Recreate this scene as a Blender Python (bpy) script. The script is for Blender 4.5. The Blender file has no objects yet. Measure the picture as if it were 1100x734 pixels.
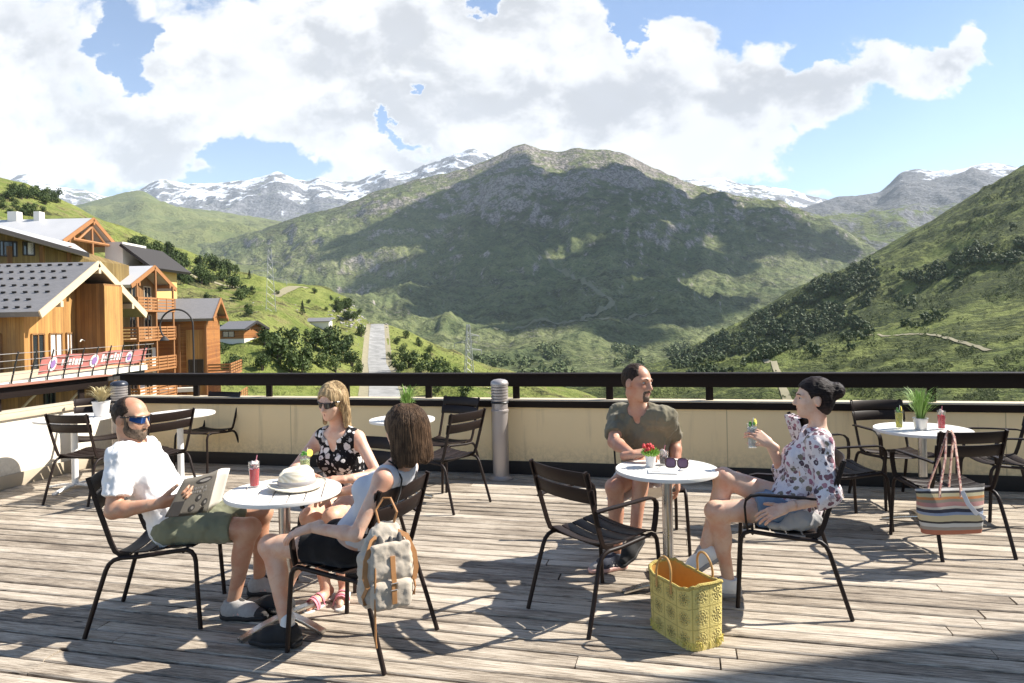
import bpy, bmesh, math, random
import numpy as np
from mathutils import Vector, Matrix, Euler
R = math.radians
SC = bpy.context.scene
COL = SC.collection
random.seed(7)
RNG = np.random.default_rng(11)

# ------------------------------------------------------------------ camera
F, HZ, H0, ROLL = 740.0, 342.0, 1.68, 0.021
def pt(px, py, d):
    """world point seen at photo pixel (px,py) standing d metres ahead"""
    dx, dy = px - 550.0, py - HZ
    c, s = math.cos(ROLL), math.sin(ROLL)
    rx, ry = dx * c - dy * s, dx * s + dy * c
    return Vector((rx / F * d, d, H0 - ry / F * d))
def gnd(px, py, z=0.0):
    dx, dy = px - 550.0, py - HZ
    c, s = math.cos(ROLL), math.sin(ROLL)
    ry = dx * s + dy * c
    return pt(px, py, (H0 - z) * F / ry)
cam = bpy.data.cameras.new('camera'); camo = bpy.data.objects.new('camera', cam); COL.objects.link(camo)
cam.sensor_width = 36.0; cam.lens = F / 1100 * 36.0
cam.shift_y = -(367 - HZ) / 1100.0
cam.clip_start = 0.05; cam.clip_end = 60000
camo.matrix_world = Matrix.Translation((0, 0, H0)) @ Matrix.Rotation(R(90), 4, 'X') @ Matrix.Rotation(-ROLL, 4, 'Z')
SC.camera = camo
YAW = -R(13.9)                                   # terrace axes against the view
U = Vector((math.cos(YAW), math.sin(YAW), 0)); V = Vector((-math.sin(YAW), math.cos(YAW), 0))

# ------------------------------------------------------------------ node helpers
class NT:
    def __init__(s, tree): s.t = tree; s.n = tree.nodes; s.l = tree.links
    def new(s, typ, **kw):
        nd = s.n.new(typ)
        for k, v in kw.items(): setattr(nd, k, v)
        return nd
    def put(s, sock, val):
        if isinstance(val, bpy.types.NodeSocket): s.l.new(val, sock)
        elif val is not None:
            if isinstance(val, (tuple, list)) and len(val) == 3 and sock.type == 'RGBA': val = (*val, 1)
            sock.default_value = val
    def math(s, op, a, b=None, c=None, clamp=False):
        nd = s.new('ShaderNodeMath', operation=op); nd.use_clamp = clamp
        s.put(nd.inputs[0], a)
        if b is not None: s.put(nd.inputs[1], b)
        if c is not None: s.put(nd.inputs[2], c)
        return nd.outputs[0]
    def mix(s, fac, a, b, blend='MIX'):
        nd = s.new('ShaderNodeMix', data_type='RGBA', blend_type=blend)
        s.put(nd.inputs[0], fac); s.put(nd.inputs[6], a); s.put(nd.inputs[7], b)
        return nd.outputs[2]
    def ramp(s, fac, stops, interp='LINEAR'):
        nd = s.new('ShaderNodeValToRGB'); cr = nd.color_ramp; cr.interpolation = interp
        while len(cr.elements) < len(stops): cr.elements.new(0.5)
        for e, (p, c) in zip(cr.elements, stops):
            e.position = p
            e.color = (c, c, c, 1) if not isinstance(c, (tuple, list)) else (*c[:3], 1)
        s.put(nd.inputs[0], fac)
        return nd.outputs[0]
    def step(s, v, lo, hi):
        nd = s.new('ShaderNodeMapRange', interpolation_type='SMOOTHSTEP')
        s.put(nd.inputs[0], v); nd.inputs[1].default_value = lo; nd.inputs[2].default_value = hi
        return nd.outputs[0]
    def coord(s, kind='Object', scale=(1, 1, 1), loc=(0, 0, 0), rot=(0, 0, 0)):
        tc = s.new('ShaderNodeTexCoord'); mp = s.new('ShaderNodeMapping')
        s.l.new(tc.outputs[kind], mp.inputs[0])
        mp.inputs['Scale'].default_value = scale; mp.inputs['Location'].default_value = loc; mp.inputs['Rotation'].default_value = rot
        return mp.outputs[0]
    def noise(s, vec, scale=5, detail=4, rough=0.55, dist=0.0):
        nd = s.new('ShaderNodeTexNoise')
        s.put(nd.inputs['Vector'], vec); nd.inputs['Scale'].default_value = scale
        nd.inputs['Detail'].default_value = detail; nd.inputs['Roughness'].default_value = rough
        nd.inputs['Distortion'].default_value = dist
        return nd.outputs[0]
    def voro(s, vec, scale=5, feat='F1', out=0, rnd=1.0):
        nd = s.new('ShaderNodeTexVoronoi', feature=feat)
        s.put(nd.inputs['Vector'], vec); nd.inputs['Scale'].default_value = scale
        nd.inputs['Randomness'].default_value = rnd
        return nd.outputs[out]
    def bump(s, h, strength=0.3, dist=0.01):
        nd = s.new('ShaderNodeBump'); nd.inputs['Strength'].default_value = strength
        nd.inputs['Distance'].default_value = dist; s.put(nd.inputs['Height'], h)
        return nd.outputs[0]

def new_mat(name):
    m = bpy.data.materials.new(name); m.use_nodes = True
    t = NT(m.node_tree); b = m.node_tree.nodes['Principled BSDF']
    return m, t, b
MATS = {}
def mat(name, col, rough=0.6, metal=0.0, var=0.12, scale=8.0, bump=0.0, bscale=60.0, coat=0.0, trans=0.0, spec=0.5, sss=0.0, coords='Object'):
    """plain procedural material with some tonal mottling and fine bump"""
    m, t, b = new_mat(name)
    co = t.coord(coords)
    n = t.noise(co, scale, 5, 0.6)
    f = t.math('MULTIPLY_ADD', n, 2 * var, 1 - var)
    vm = t.new('ShaderNodeVectorMath', operation='SCALE'); vm.inputs[0].default_value = col[:3]; t.put(vm.inputs['Scale'], f)
    t.put(b.inputs['Base Color'], vm.outputs[0])
    t.put(b.inputs['Roughness'], t.math('MULTIPLY_ADD', n, 0.16, rough - 0.08))
    b.inputs['Metallic'].default_value = metal
    b.inputs['Coat Weight'].default_value = coat
    b.inputs['Transmission Weight'].default_value = trans
    b.inputs['Specular IOR Level'].default_value = spec
    if sss:
        b.inputs['Subsurface Weight'].default_value = sss
        b.inputs['Subsurface Radius'].default_value = (0.012, 0.005, 0.003); b.inputs['Subsurface Scale'].default_value = 1.0
    if bump: t.put(b.inputs['Normal'], t.bump(t.noise(co, bscale, 4, 0.6), bump, 0.004))
    MATS[name] = m
    return m

# ------------------------------------------------------------------ mesh builder
class MB:
    def __init__(s): s.v = []; s.f = []; s.m = []; s.M = Matrix.Identity(4)
    def add(s, vs, fs, mi=0):
        o = len(s.v); M = s.M
        s.v += [tuple(M @ Vector(p)) for p in vs]
        s.f += [tuple(i + o for i in q) for q in fs]
        s.m += [mi] * len(fs)
        return s
    def box(s, c, size, rot=None, mi=0, bev=0.0):
        x, y, z = [k / 2 for k in size]; c = Vector(c)
        rm = rot if isinstance(rot, Matrix) else (Euler(rot).to_matrix() if rot else Matrix.Identity(3))
        if bev <= 0:
            vs = [c + rm @ Vector((a * x, b * y, d * z)) for a in (-1, 1) for b in (-1, 1) for d in (-1, 1)]
            fs = [(0, 1, 3, 2), (4, 6, 7, 5), (0, 4, 5, 1), (2, 3, 7, 6), (0, 2, 6, 4), (1, 5, 7, 3)]
            return s.add(vs, fs, mi)
        bm = bmesh.new(); bmesh.ops.create_cube(bm, size=1)
        for v in bm.verts: v.co = Vector((v.co.x * 2 * x, v.co.y * 2 * y, v.co.z * 2 * z))
        bmesh.ops.bevel(bm, geom=bm.edges[:], offset=min(bev, x, y, z), segments=2, profile=0.6, affect='EDGES')
        bm.verts.index_update()
        s.add([c + rm @ v.co for v in bm.verts], [[v.index for v in f.verts] for f in bm.faces], mi); bm.free()
        return s
    def tube(s, pts, r, n=8, mi=0, caps=True, closed=False, sx=1.0, sy=1.0):
        P = [Vector(p) for p in pts]; k = len(P)
        rr = [r] * k if not hasattr(r, '__len__') else list(r)
        T = []
        for i in range(k):
            a = P[(i - 1) % k] if (closed or i) else P[0]; b = P[(i + 1) % k] if (closed or i < k - 1) else P[-1]
            t = (b - a); T.append(t.normalized() if t.length > 1e-9 else Vector((0, 0, 1)))
        up = Vector((0, 0, 1)) if abs(T[0].z) < 0.9 else Vector((0, 1, 0))
        nx = T[0].cross(up).normalized()
        vs = []
        for i in range(k):
            nx = (nx - T[i] * nx.dot(T[i])).normalized(); ny = T[i].cross(nx)
            for j in range(n):
                a = 2 * math.pi * j / n
                vs.append(P[i] + nx * (math.cos(a) * rr[i] * sx) + ny * (math.sin(a) * rr[i] * sy))
        fs = []
        for i in range(k if closed else k - 1):
            i2 = (i + 1) % k
            for j in range(n):
                j2 = (j + 1) % n
                fs.append((i * n + j, i * n + j2, i2 * n + j2, i2 * n + j))
        if caps and not closed:
            fs.append(tuple(range(n - 1, -1, -1))); fs.append(tuple((k - 1) * n + j for j in range(n)))
        return s.add(vs, fs, mi)
    def sweep(s, pts, side, w, t, mi=0):
        """flat bar with rounded edges; side = direction of its width at every point"""
        P = [Vector(p) for p in pts]; k = len(P)
        prof = [(-.5, -.25), (-.46, -.5), (.46, -.5), (.5, -.25), (.5, .25), (.46, .5), (-.46, .5), (-.5, .25)]
        n = len(prof); vs = []
        for i in range(k):
            T = (P[min(i + 1, k - 1)] - P[max(i - 1, 0)]).normalized()
            sd = Vector(side[i] if isinstance(side, list) else side); sd = (sd - T * sd.dot(T)).normalized(); nn = sd.cross(T)
            for a, b in prof: vs.append(P[i] + sd * a * w + nn * b * t)
        fs = [(i * n + j, i * n + (j + 1) % n, (i + 1) * n + (j + 1) % n, (i + 1) * n + j) for i in range(k - 1) for j in range(n)]
        fs += [tuple(range(n - 1, -1, -1)), tuple((k - 1) * n + j for j in range(n))]
        return s.add(vs, fs, mi)
    def lathe(s, prof, n=24, c=(0, 0, 0), mi=0, cap=True):
        c = Vector(c); vs = []; fs = []; k = len(prof)
        for r, z in prof:
            for j in range(n):
                a = 2 * math.pi * j / n; vs.append(c + Vector((r * math.cos(a), r * math.sin(a), z)))
        for i in range(k - 1):
            for j in range(n):
                fs.append((i * n + j, i * n + (j + 1) % n, (i + 1) * n + (j + 1) % n, (i + 1) * n + j))
        if cap:
            fs.append(tuple(range(n - 1, -1, -1))); fs.append(tuple((k - 1) * n + j for j in range(n)))
        return s.add(vs, fs, mi)
    def prism(s, poly, d, mi=0):
        """poly = list of 3-D points, extruded by vector d"""
        d = Vector(d); n = len(poly); vs = [Vector(p) for p in poly] + [Vector(p) + d for p in poly]
        fs = [tuple(range(n - 1, -1, -1)), tuple(range(n, 2 * n))] + [(i, (i + 1) % n, n + (i + 1) % n, n + i) for i in range(n)]
        return s.add(vs, fs, mi)
    def ball(s, c, r, mi=0, seg=12, ring=8):
        r = (r, r, r) if not hasattr(r, '__len__') else r; c = Vector(c); vs = [c + Vector((0, 0, r[2]))]
        for i in range(1, ring):
            th = math.pi * i / ring
            for j in range(seg):
                a = 2 * math.pi * j / seg
                vs.append(c + Vector((r[0] * math.sin(th) * math.cos(a), r[1] * math.sin(th) * math.sin(a), r[2] * math.cos(th))))
        vs.append(c - Vector((0, 0, r[2]))); L = len(vs) - 1; fs = []
        for j in range(seg): fs.append((0, 1 + j, 1 + (j + 1) % seg))
        for i in range(ring - 2):
            for j in range(seg):
                a = 1 + i * seg; fs.append((a + j, a + seg + j, a + seg + (j + 1) % seg, a + (j + 1) % seg))
        a = 1 + (ring - 2) * seg
        for j in range(seg): fs.append((a + j, L, a + (j + 1) % seg))
        return s.add(vs, fs, mi)
    def build(s, name, mats, parent=None, smooth=True, angle=40, fix=True):
        me = bpy.data.meshes.new(name); me.from_pydata(s.v, [], s.f)
        for m in (mats if isinstance(mats, (list, tuple)) else [mats]): me.materials.append(m)
        if len(me.materials) > 1: me.polygons.foreach_set('material_index', s.m)
        if fix:
            bm = bmesh.new(); bm.from_mesh(me); bmesh.ops.recalc_face_normals(bm, faces=bm.faces[:]); bm.to_mesh(me); bm.free()
        if smooth:
            me.polygons.foreach_set('use_smooth', [True] * len(me.polygons))
            try: me.set_sharp_from_angle(angle=R(angle))
            except Exception: pass
        me.update()
        o = bpy.data.objects.new(name, me); COL.objects.link(o)
        if parent: o.parent = parent
        return o

def np_mesh(name, v, f, mats, parent=None, smooth=True):
    me = bpy.data.meshes.new(name)
    v = np.asarray(v, np.float32); f = np.asarray(f, np.int32)
    me.vertices.add(len(v)); me.vertices.foreach_set('co', v.ravel())
    k = f.shape[1]
    me.loops.add(f.size); me.loops.foreach_set('vertex_index', f.ravel())
    me.polygons.add(len(f)); me.polygons.foreach_set('loop_start', np.arange(0, f.size, k, dtype=np.int32))
    me.polygons.foreach_set('loop_total', np.full(len(f), k, np.int32))
    me.polygons.foreach_set('use_smooth', np.full(len(f), smooth, bool))
    me.update(calc_edges=True)
    for m in (mats if isinstance(mats, (list, tuple)) else [mats]): me.materials.append(m)
    o = bpy.data.objects.new(name, me); COL.objects.link(o)
    if parent: o.parent = parent
    return o

def tag(o, label=None, cat=None, group=None, kind=None):
    if label: o['label'] = label
    if cat: o['category'] = cat
    if group: o['group'] = group
    if kind: o['kind'] = kind
    return o
def thing(name, label, cat, loc=(0, 0, 0), rz=0.0, group=None):
    o = bpy.data.objects.new(name, None); COL.objects.link(o); o.empty_display_size = 0.1
    o.location = loc; o.rotation_euler = (0, 0, rz)
    return tag(o, label, cat, group)
def dup(o, parent=None):
    c = o.copy(); COL.objects.link(c)
    if parent: c.parent = parent
    for ch in list(o.children): dup(ch, c)
    return c
def place(o, loc, rz, label, group=None):
    o.location = loc; o.rotation_euler = (0, 0, rz); o['label'] = label
    if group: o['group'] = group
    return o
def arc(c, r, a0, a1, n, ax1, ax2):
    c = Vector(c); ax1 = Vector(ax1); ax2 = Vector(ax2)
    return [c + ax1 * (r * math.cos(a0 + (a1 - a0) * i / n)) + ax2 * (r * math.sin(a0 + (a1 - a0) * i / n)) for i in range(n + 1)]

# numpy value noise ---------------------------------------------------------
def _hash(ix, iy, iz, seed):
    ix, iy, iz = ix & 0xffffff, iy & 0xffffff, iz & 0xffffff
    h = (ix.astype(np.uint32) * np.uint32(374761393) + iy.astype(np.uint32) * np.uint32(668265263) + iz.astype(np.uint32) * np.uint32(2147483647 - 58) + np.uint32(seed * 974711 + 1))
    h = (h ^ (h >> np.uint32(13))) * np.uint32(1274126177)
    h = h ^ (h >> np.uint32(16))
    return (h & np.uint32(0xffff)).astype(np.float32) / 32767.5 - 1.0
def vnoise(x, y, z, seed=0):
    x, y, z = np.broadcast_arrays(np.asarray(x, np.float32), np.asarray(y, np.float32), np.asarray(z, np.float32))
    ix, iy, iz = np.floor(x).astype(np.int64), np.floor(y).astype(np.int64), np.floor(z).astype(np.int64)
    fx, fy, fz = x - ix, y - iy, z - iz
    fx, fy, fz = [f * f * f * (f * (f * 6 - 15) + 10) for f in (fx, fy, fz)]
    def L(a, b, t): return a + (b - a) * t
    g = lambda a, b, c: _hash(ix + a, iy + b, iz + c, seed)
    return L(L(L(g(0, 0, 0), g(1, 0, 0), fx), L(g(0, 1, 0), g(1, 1, 0), fx), fy), L(L(g(0, 0, 1), g(1, 0, 1), fx), L(g(0, 1, 1), g(1, 1, 1), fx), fy), fz)
def fbm(x, y, z=0.0, oct=5, gain=0.5, lac=2.03, seed=0, ridged=False):
    a, s, f = 1.0, 0.0, 1.0
    for i in range(oct):
        n = vnoise(np.asarray(x) * f, np.asarray(y) * f, np.asarray(z) * f, seed + i * 7)
        if ridged: n = 1 - 2 * np.abs(n)
        s = s + a * n; a *= gain; f *= lac
    return s
# ------------------------------------------------------------------ sun and sky
SUN_AZ, SUN_EL = R(12), R(43)                    # azimuth from +X towards +Y
SDIR = Vector((math.cos(SUN_EL) * math.cos(SUN_AZ), math.cos(SUN_EL) * math.sin(SUN_AZ), math.sin(SUN_EL)))
sl = bpy.data.lights.new('sun', 'SUN'); sl.energy = 5.0; sl.angle = R(0.53); sl.color = (1.0, 0.945, 0.86)
slo = bpy.data.objects.new('sun', sl); COL.objects.link(slo)
slo.rotation_euler = (-SDIR).to_track_quat('-Z', 'Y').to_euler(); slo.location = (20, 4, 30)
W = bpy.data.worlds.new('World'); SC.world = W; W.use_nodes = True
t = NT(W.node_tree); bg = t.n['Background']
sky = t.new('ShaderNodeTexSky', sky_type='NISHITA'); sky.sun_disc = False
sky.sun_elevation = SUN_EL; sky.sun_rotation = R(90) - SUN_AZ; sky.altitude = 1800; sky.air_density = 1.0; sky.dust_density = 0.6; sky.ozone_density = 1.2
tc = t.new('ShaderNodeTexCoord'); sp = t.new('ShaderNodeSeparateXYZ'); t.l.new(tc.outputs['Generated'], sp.inputs[0])
yy = t.math('MAXIMUM', sp.outputs[1], 0.02)
az = t.math('DIVIDE', sp.outputs[0], yy); el = t.math('DIVIDE', sp.outputs[2], yy)     # tangent-plane direction
cb = t.new('ShaderNodeCombineXYZ'); t.put(cb.inputs[0], az); t.put(cb.inputs[1], t.math('MULTIPLY', el, 1.35)); cb.inputs[2].default_value = 0.35
vec = cb.outputs[0]
n1 = t.noise(vec, 4.2, 10, 0.56, 0.25)
n2 = t.noise(vec, 13.0, 8, 0.6, 0.2)
wv = t.new('ShaderNodeVectorMath', operation='MULTIPLY_ADD'); nz = t.new('ShaderNodeTexNoise'); t.l.new(vec, nz.inputs['Vector']); nz.inputs['Scale'].default_value = 9.0; nz.inputs['Detail'].default_value = 5
t.l.new(nz.outputs[1], wv.inputs[0]); wv.inputs[1].default_value = (0.07,) * 3; t.l.new(vec, wv.inputs[2])
vo = t.voro(wv.outputs[0], 8.5, 'SMOOTH_F1', 0)
vo2 = t.voro(wv.outputs[0], 22.0, 'SMOOTH_F1', 0)
nzl = t.new('ShaderNodeTexNoise'); t.l.new(vec, nzl.inputs['Vector']); nzl.inputs['Scale'].default_value = 7.0; nzl.inputs['Detail'].default_value = 7; nzl.inputs['Roughness'].default_value = 0.62
sw = t.new('ShaderNodeSeparateColor'); t.l.new(nzl.outputs[1], sw.inputs[0])
azw = t.math('ADD', az, t.math('MULTIPLY_ADD', sw.outputs[0], 0.22, -0.11)); elw = t.math('ADD', el, t.math('MULTIPLY_ADD', sw.outputs[1], 0.17, -0.085))
def sky_blob(px, py, rx, ry, amp):
    q = pt(px, py, 1.0); ax, ez = q.x, q.z - H0
    a = t.math('DIVIDE', t.math('SUBTRACT', azw, ax), rx / F); e = t.math('DIVIDE', t.math('SUBTRACT', elw, ez), ry / F)
    s = t.math('ADD', t.math('MULTIPLY', a, a), t.math('MULTIPLY', e, e))
    return t.math('MULTIPLY', t.math('POWER', 2.718, t.math('MULTIPLY', s, -1.0)), amp)
blobs = [(20, 60, 130, 90, 1.0), (60, 165, 190, 42, 1.2), (150, 130, 80, 60, .7), (215, 190, 60, 18, .5), (330, 40, 180, 70, 1.0), (400, 125, 130, 62, 1.0), (540, 60, 150, 100, 1.0), (520, 150, 100, 34, .9),
         (650, 90, 130, 85, 1.0), (770, 115, 130, 66, 1.1), (780, 165, 60, 20, .5), (860, 128, 80, 44, .8), (900, 90, 70, 24, .6), (975, 75, 80, 24, .95), (1030, 62, 30, 16, .5),
         (300, -150, 500, 100, .9), (900, -260, 400, 80, .5), (-250, 60, 200, 160, .9), (1115, 172, 60, 14, .8), (925, 204, 60, 11, .8), (640, 190, 70, 26, .5), (420, 180, 60, 14, .5), (350, 192, 40, 7, .4),
         (155, 62, 17, 34, -1.9), (118, 22, 16, 22, -1.3), (246, 168, 24, 18, -1.5), (300, 176, 40, 12, -1.3), (455, 88, 12, 14, -1.6), (413, 132, 10, 26, -1.5), (446, 160, 40, 8, -1.3), (525, 4, 26, 16, -1.5), (686, 32, 14, 24, -1.6), (805, 6, 70, 22, -1.3), (868, 56, 22, 26, -1.2), (478, 172, 40, 6, -.6),
         (985, 165, 110, 34, -.7), (1090, 60, 36, 110, -.7)]
dens = t.math('MULTIPLY_ADD', n1, 2.0, -1.0 - 0.30)
dens = t.math('ADD', dens, t.math('MULTIPLY_ADD', n2, 0.8, -0.40))
dens = t.math('ADD', dens, t.math('MULTIPLY_ADD', vo, -0.55, 0.22))
dens = t.math('ADD', dens, t.math('MULTIPLY_ADD', vo2, -0.36, 0.14))
acc = 0.0
for b in blobs:
    q = sky_blob(*b); acc = t.math('ADD', q, acc)
acc = t.math('MULTIPLY', acc, 0.8)
dens = t.math('ADD', dens, acc)
up = t.new('ShaderNodeVectorMath', operation='ADD'); t.l.new(vec, up.inputs[0]); up.inputs[1].default_value = (0.035, 0.085, 0)
n1u = t.noise(up.outputs[0], 4.2, 7, 0.56, 0.25)
up2 = t.new('ShaderNodeVectorMath', operation='ADD'); t.l.new(vec, up2.inputs[0]); up2.inputs[1].default_value = (0.010, 0.022, 0)
n2u = t.noise(up2.outputs[0], 13.0, 6, 0.6, 0.2)
cover = t.step(dens, -0.02, 0.26)
thick = t.step(dens, 0.06, 0.50)
# lumpy tops bright, thick undersides grey
n3 = t.noise(vec, 3.4, 7, 0.55, 0.3)
relief = t.math('ADD', t.math('MULTIPLY', t.math('SUBTRACT', n1u, n1), 2.3), t.math('MULTIPLY', t.math('SUBTRACT', n2u, n2), 0.9))
relief = t.math('ADD', relief, t.math('MULTIPLY_ADD', n3, 1.5, -0.75))
sh = t.math('MULTIPLY', thick, t.step(relief, -0.16, 0.32))
shade = t.mix(t.math('MULTIPLY', sh, 0.95), (1.0, 1.0, 1.0), (0.57, 0.582, 0.61))
lump = t.math('MULTIPLY', t.math('MULTIPLY', t.step(t.math('ADD', t.math('MULTIPLY', vo, 0.6), t.math('MULTIPLY', vo2, 0.9)), 0.35, 0.85), t.step(dens, 0.05, 0.3)), 0.55)
shade = t.mix(lump, shade, t.mix(0.5, shade, (0.66, 0.68, 0.73)))
SKY_STR = 0.098
CLOUD = 5.35
vs_ = t.new('ShaderNodeVectorMath', operation='SCALE'); t.put(vs_.inputs[0], shade); vs_.inputs['Scale'].default_value = CLOUD
skyc = t.mix(t.math('MULTIPLY', cover, 0.96), sky.outputs[0], vs_.outputs[0])
back = t.step(sp.outputs[1], -0.05, 0.12)
allsky = t.mix(back, sky.outputs[0], skyc)
t.put(bg.inputs['Color'], allsky); bg.inputs['Strength'].default_value = SKY_STR
SC.view_settings.view_transform = 'Standard'; SC.view_settings.look = 'None'; SC.view_settings.gamma = 1.0
SC.view_settings.exposure = 1.12; SC.view_settings.use_curve_mapping = False
SC.cycles.use_denoising = True
SC.cycles.max_bounces = 8; SC.cycles.diffuse_bounces = 4; SC.cycles.transparent_max_bounces = 12; SC.cycles.volume_bounces = 1
SC.cycles.sample_clamp_indirect = 8
# ------------------------------------------------------------------ terrace: deck, parapets, furniture
# aged boards: tone per board kept in a face attribute
m, t, b = new_mat('weathered_boards')
co = t.coord('Object')
grain = t.noise(t.coord('Object', (1.5, 42, 10)), 3.2, 8, 0.7, 0.5)
fine = t.noise(t.coord('Object', (3.5, 150, 30)), 3.0, 6, 0.75, 0.4)
blot = t.noise(t.coord('Object', (0.9, 3.5, 1)), 1.6, 5, 0.6)
at = t.new('ShaderNodeAttribute', attribute_name='tone')
g = t.math('ADD', t.math('MULTIPLY_ADD', grain, 0.95, -0.20), t.math('MULTIPLY_ADD', fine, 0.65, -0.15))
g = t.math('ADD', g, t.math('MULTIPLY', t.math('SUBTRACT', at.outputs['Fac'], 0.5), 0.30))
g = t.math('ADD', g, t.math('MULTIPLY', t.math('SUBTRACT', blot, 0.5), 0.45))
colr = t.ramp(g, [(0.20, (0.06, 0.046, 0.035)), (0.37, (0.235, 0.19, 0.142)), (0.52, (0.45, 0.385, 0.305)), (0.74, (0.68, 0.60, 0.49))])
crack = t.step(t.noise(t.coord('Object', (0.8, 70, 10)), 4.0, 4, 0.6, 0.3), 0.335, 0.385)
colr = t.mix(crack, (0.05, 0.042, 0.035), colr)
kn = t.voro(t.coord('Object', (1.6, 7.0, 1)), 1.0)
colr = t.mix(t.step(kn, 0.03, 0.07), (0.07, 0.055, 0.04), colr)
stain = t.noise(t.coord('Object', (1.0, 2.2, 1)), 4.5, 6, 0.65)
colr = t.mix(t.math('MULTIPLY', t.step(stain, 0.56, 0.72), 0.55), colr, (0.085, 0.07, 0.056))
t.put(b.inputs['Base Color'], colr); b.inputs['Roughness'].default_value = 0.78; b.inputs['Specular IOR Level'].default_value = 0.3
t.put(b.inputs['Normal'], t.bump(t.math('ADD', t.math('MULTIPLY', grain, 0.6), t.math('MULTIPLY', crack, 0.5)), 0.5, 0.006))
M_deck = m
VW = 7.44                                          # distance at which the front wall crosses the view axis
WO = Vector((0, VW, 0)); v_wall = WO.dot(V)        # wall plane: v = v_wall
UC = -5.157 + WO.dot(U) ; uL = UC                  # left wall: u = uL
rt = random.Random(3)
mb = MB(); tones = []
v = v_wall - 0.02
u0, u1 = uL + 0.02, 9.5
while v > -3.0:
    w = rt.choice([0.116, 0.12, 0.124]); gap = rt.uniform(0.010, 0.019)
    u = u0 - rt.uniform(0, 2.5)
    while u < u1:
        L = rt.choice([2.4, 3.6, 4.8, 4.8, 6.0]); a, e = max(u, u0), min(u + L - rt.uniform(0.004, 0.012), u1)
        if e > a + 0.05:
            dz = rt.uniform(-0.003, 0.003); tw = rt.uniform(-0.0022, 0.0022); vo_ = rt.uniform(-0.002, 0.002)
            va, vb = v - w + gap + vo_, v + vo_
            k = max(2, int((e - a) / 0.5)); o = []
            n0 = len(mb.f)
            ed = 0.006
            prof = [(va, -0.035 + dz), (va, -ed + dz - tw), (va + ed, dz - tw), (vb - ed, dz + tw), (vb, -ed + dz + tw), (vb, -0.035 + dz)]
            bow = rt.uniform(-0.004, 0.004)
            vs = []
            for i in range(k + 1):
                uu = a + (e - a) * i / k; bw = bow * math.sin(math.pi * i / k)
                vs += [(uu, q[0] + bw, q[1]) for q in prof]
            n = 6
            fs = [(i * n + j, i * n + j + 1, (i + 1) * n + j + 1, (i + 1) * n + j) for i in range(k) for j in range(n - 1)]
            fs += [tuple(range(n)), tuple(k * n + j for j in range(n))]
            mb.add(vs, fs); tones += [min(1, max(0, rt.gauss(0.52, 0.15)))] * (len(mb.f) - n0)
        u += L
    v -= w
mb2 = MB(); mb2.box(((u0 + u1) / 2, (v_wall - 3) / 2, -0.09), (u1 - u0, v_wall + 3, 0.1))
deck = mb.build('deck', M_deck, fix=True, smooth=False)
a_ = deck.data.attributes.new('tone', 'FLOAT', 'FACE'); a_.data.foreach_set('value', tones)
deck.rotation_euler = (0, 0, YAW); tag(deck, kind='structure')
under = mb2.build('deck_base', mat('deck_underside', (0.04, 0.035, 0.03)), smooth=False); under.rotation_euler = (0, 0, YAW); tag(under, kind='structure')

M_render = mat('beige_render', (0.84, 0.66, 0.38), 0.9, var=0.05, scale=2.2, bump=0.25, bscale=90)
M_render2 = mat('cream_render', (0.80, 0.74, 0.62), 0.9, var=0.05, scale=2.2, bump=0.25, bscale=90)
M_rail = mat('dark_stained_timber', (0.011, 0.006, 0.0045), 0.65, var=0.35, scale=5, bump=0.2, bscale=40, spec=0.2)
M_railred = mat('reddish_timber', (0.30, 0.13, 0.085), 0.7, var=0.2, scale=5, bump=0.2, bscale=40)  # lighter, redder timber than the dark rail, for the left top rail
for m_ in (M_render, M_render2):
    t = NT(m_.node_tree); b = m_.node_tree.nodes['Principled BSDF']; src = b.inputs['Base Color'].links[0].from_socket
    st_ = t.noise(t.coord('Object', (9, 9, 0.7)), 1.0, 5, 0.6); sp_ = t.noise(t.coord('Object'), 22, 4, 0.7); sx_ = t.new('ShaderNodeSeparateXYZ'); t.l.new(t.coord('Object'), sx_.inputs[0])
    low = t.step(sx_.outputs[2], 0.40, 0.12); f_ = t.math('ADD', t.math('MULTIPLY', t.step(st_, 0.54, 0.74), 0.30), t.math('MULTIPLY', t.math('MULTIPLY', low, t.step(sp_, 0.35, 0.65)), 0.35))
    jt = t.math('LESS_THAN', t.math('FRACT', t.math('DIVIDE', sx_.outputs[0], 2.45)), 0.004)
    t.put(b.inputs['Base Color'], t.mix(t.math('MAXIMUM', f_, t.math('MULTIPLY', jt, 0.6)), src, (0.30, 0.23, 0.15)))
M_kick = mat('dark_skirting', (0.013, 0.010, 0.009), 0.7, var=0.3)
M_sill = mat('pale_sill', (0.55, 0.46, 0.33), 0.8, var=0.1)
def parapet(origin, direc, length, label, kickmat, railtop, barmat, rendermat, posts):
    """wall running along local +x, its terrace face at local y=0, y>0 outside"""
    rz = math.atan2(direc.y, direc.x)
    e = thing('parapet_wall', label, 'wall', origin, rz)
    L = length
    MB().box((L / 2, 0.10, 0.28), (L, 0.20, 0.88)).build('wall_panel', rendermat, e, smooth=False)
    MB().box((L / 2, -0.012, 0.07), (L, 0.024, 0.14), bev=0.004).build('skirting_board', kickmat, e)
    MB().box((L / 2, 0.085, 0.755), (L, 0.23, 0.07), bev=0.006).build('lower_rail', barmat, e)
    MB().box((L / 2, 0.085, 0.7945), (L, 0.236, 0.008), bev=0.002).build('sill_cap', M_sill, e)
    r = MB().box((L / 2, 0.085, 1.00), (L, 0.05, 0.13), bev=0.006); r.build('fascia_board', M_rail, e)
    MB().box((L / 2, 0.085, 1.0725), (L, 0.17, 0.018), bev=0.004).build('top_rail', railtop, e)
    for x in posts:
        MB().box((x, 0.125, 0.905), (0.075, 0.03, 0.214), bev=0.004).build('post', M_rail, e)
    return e
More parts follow.
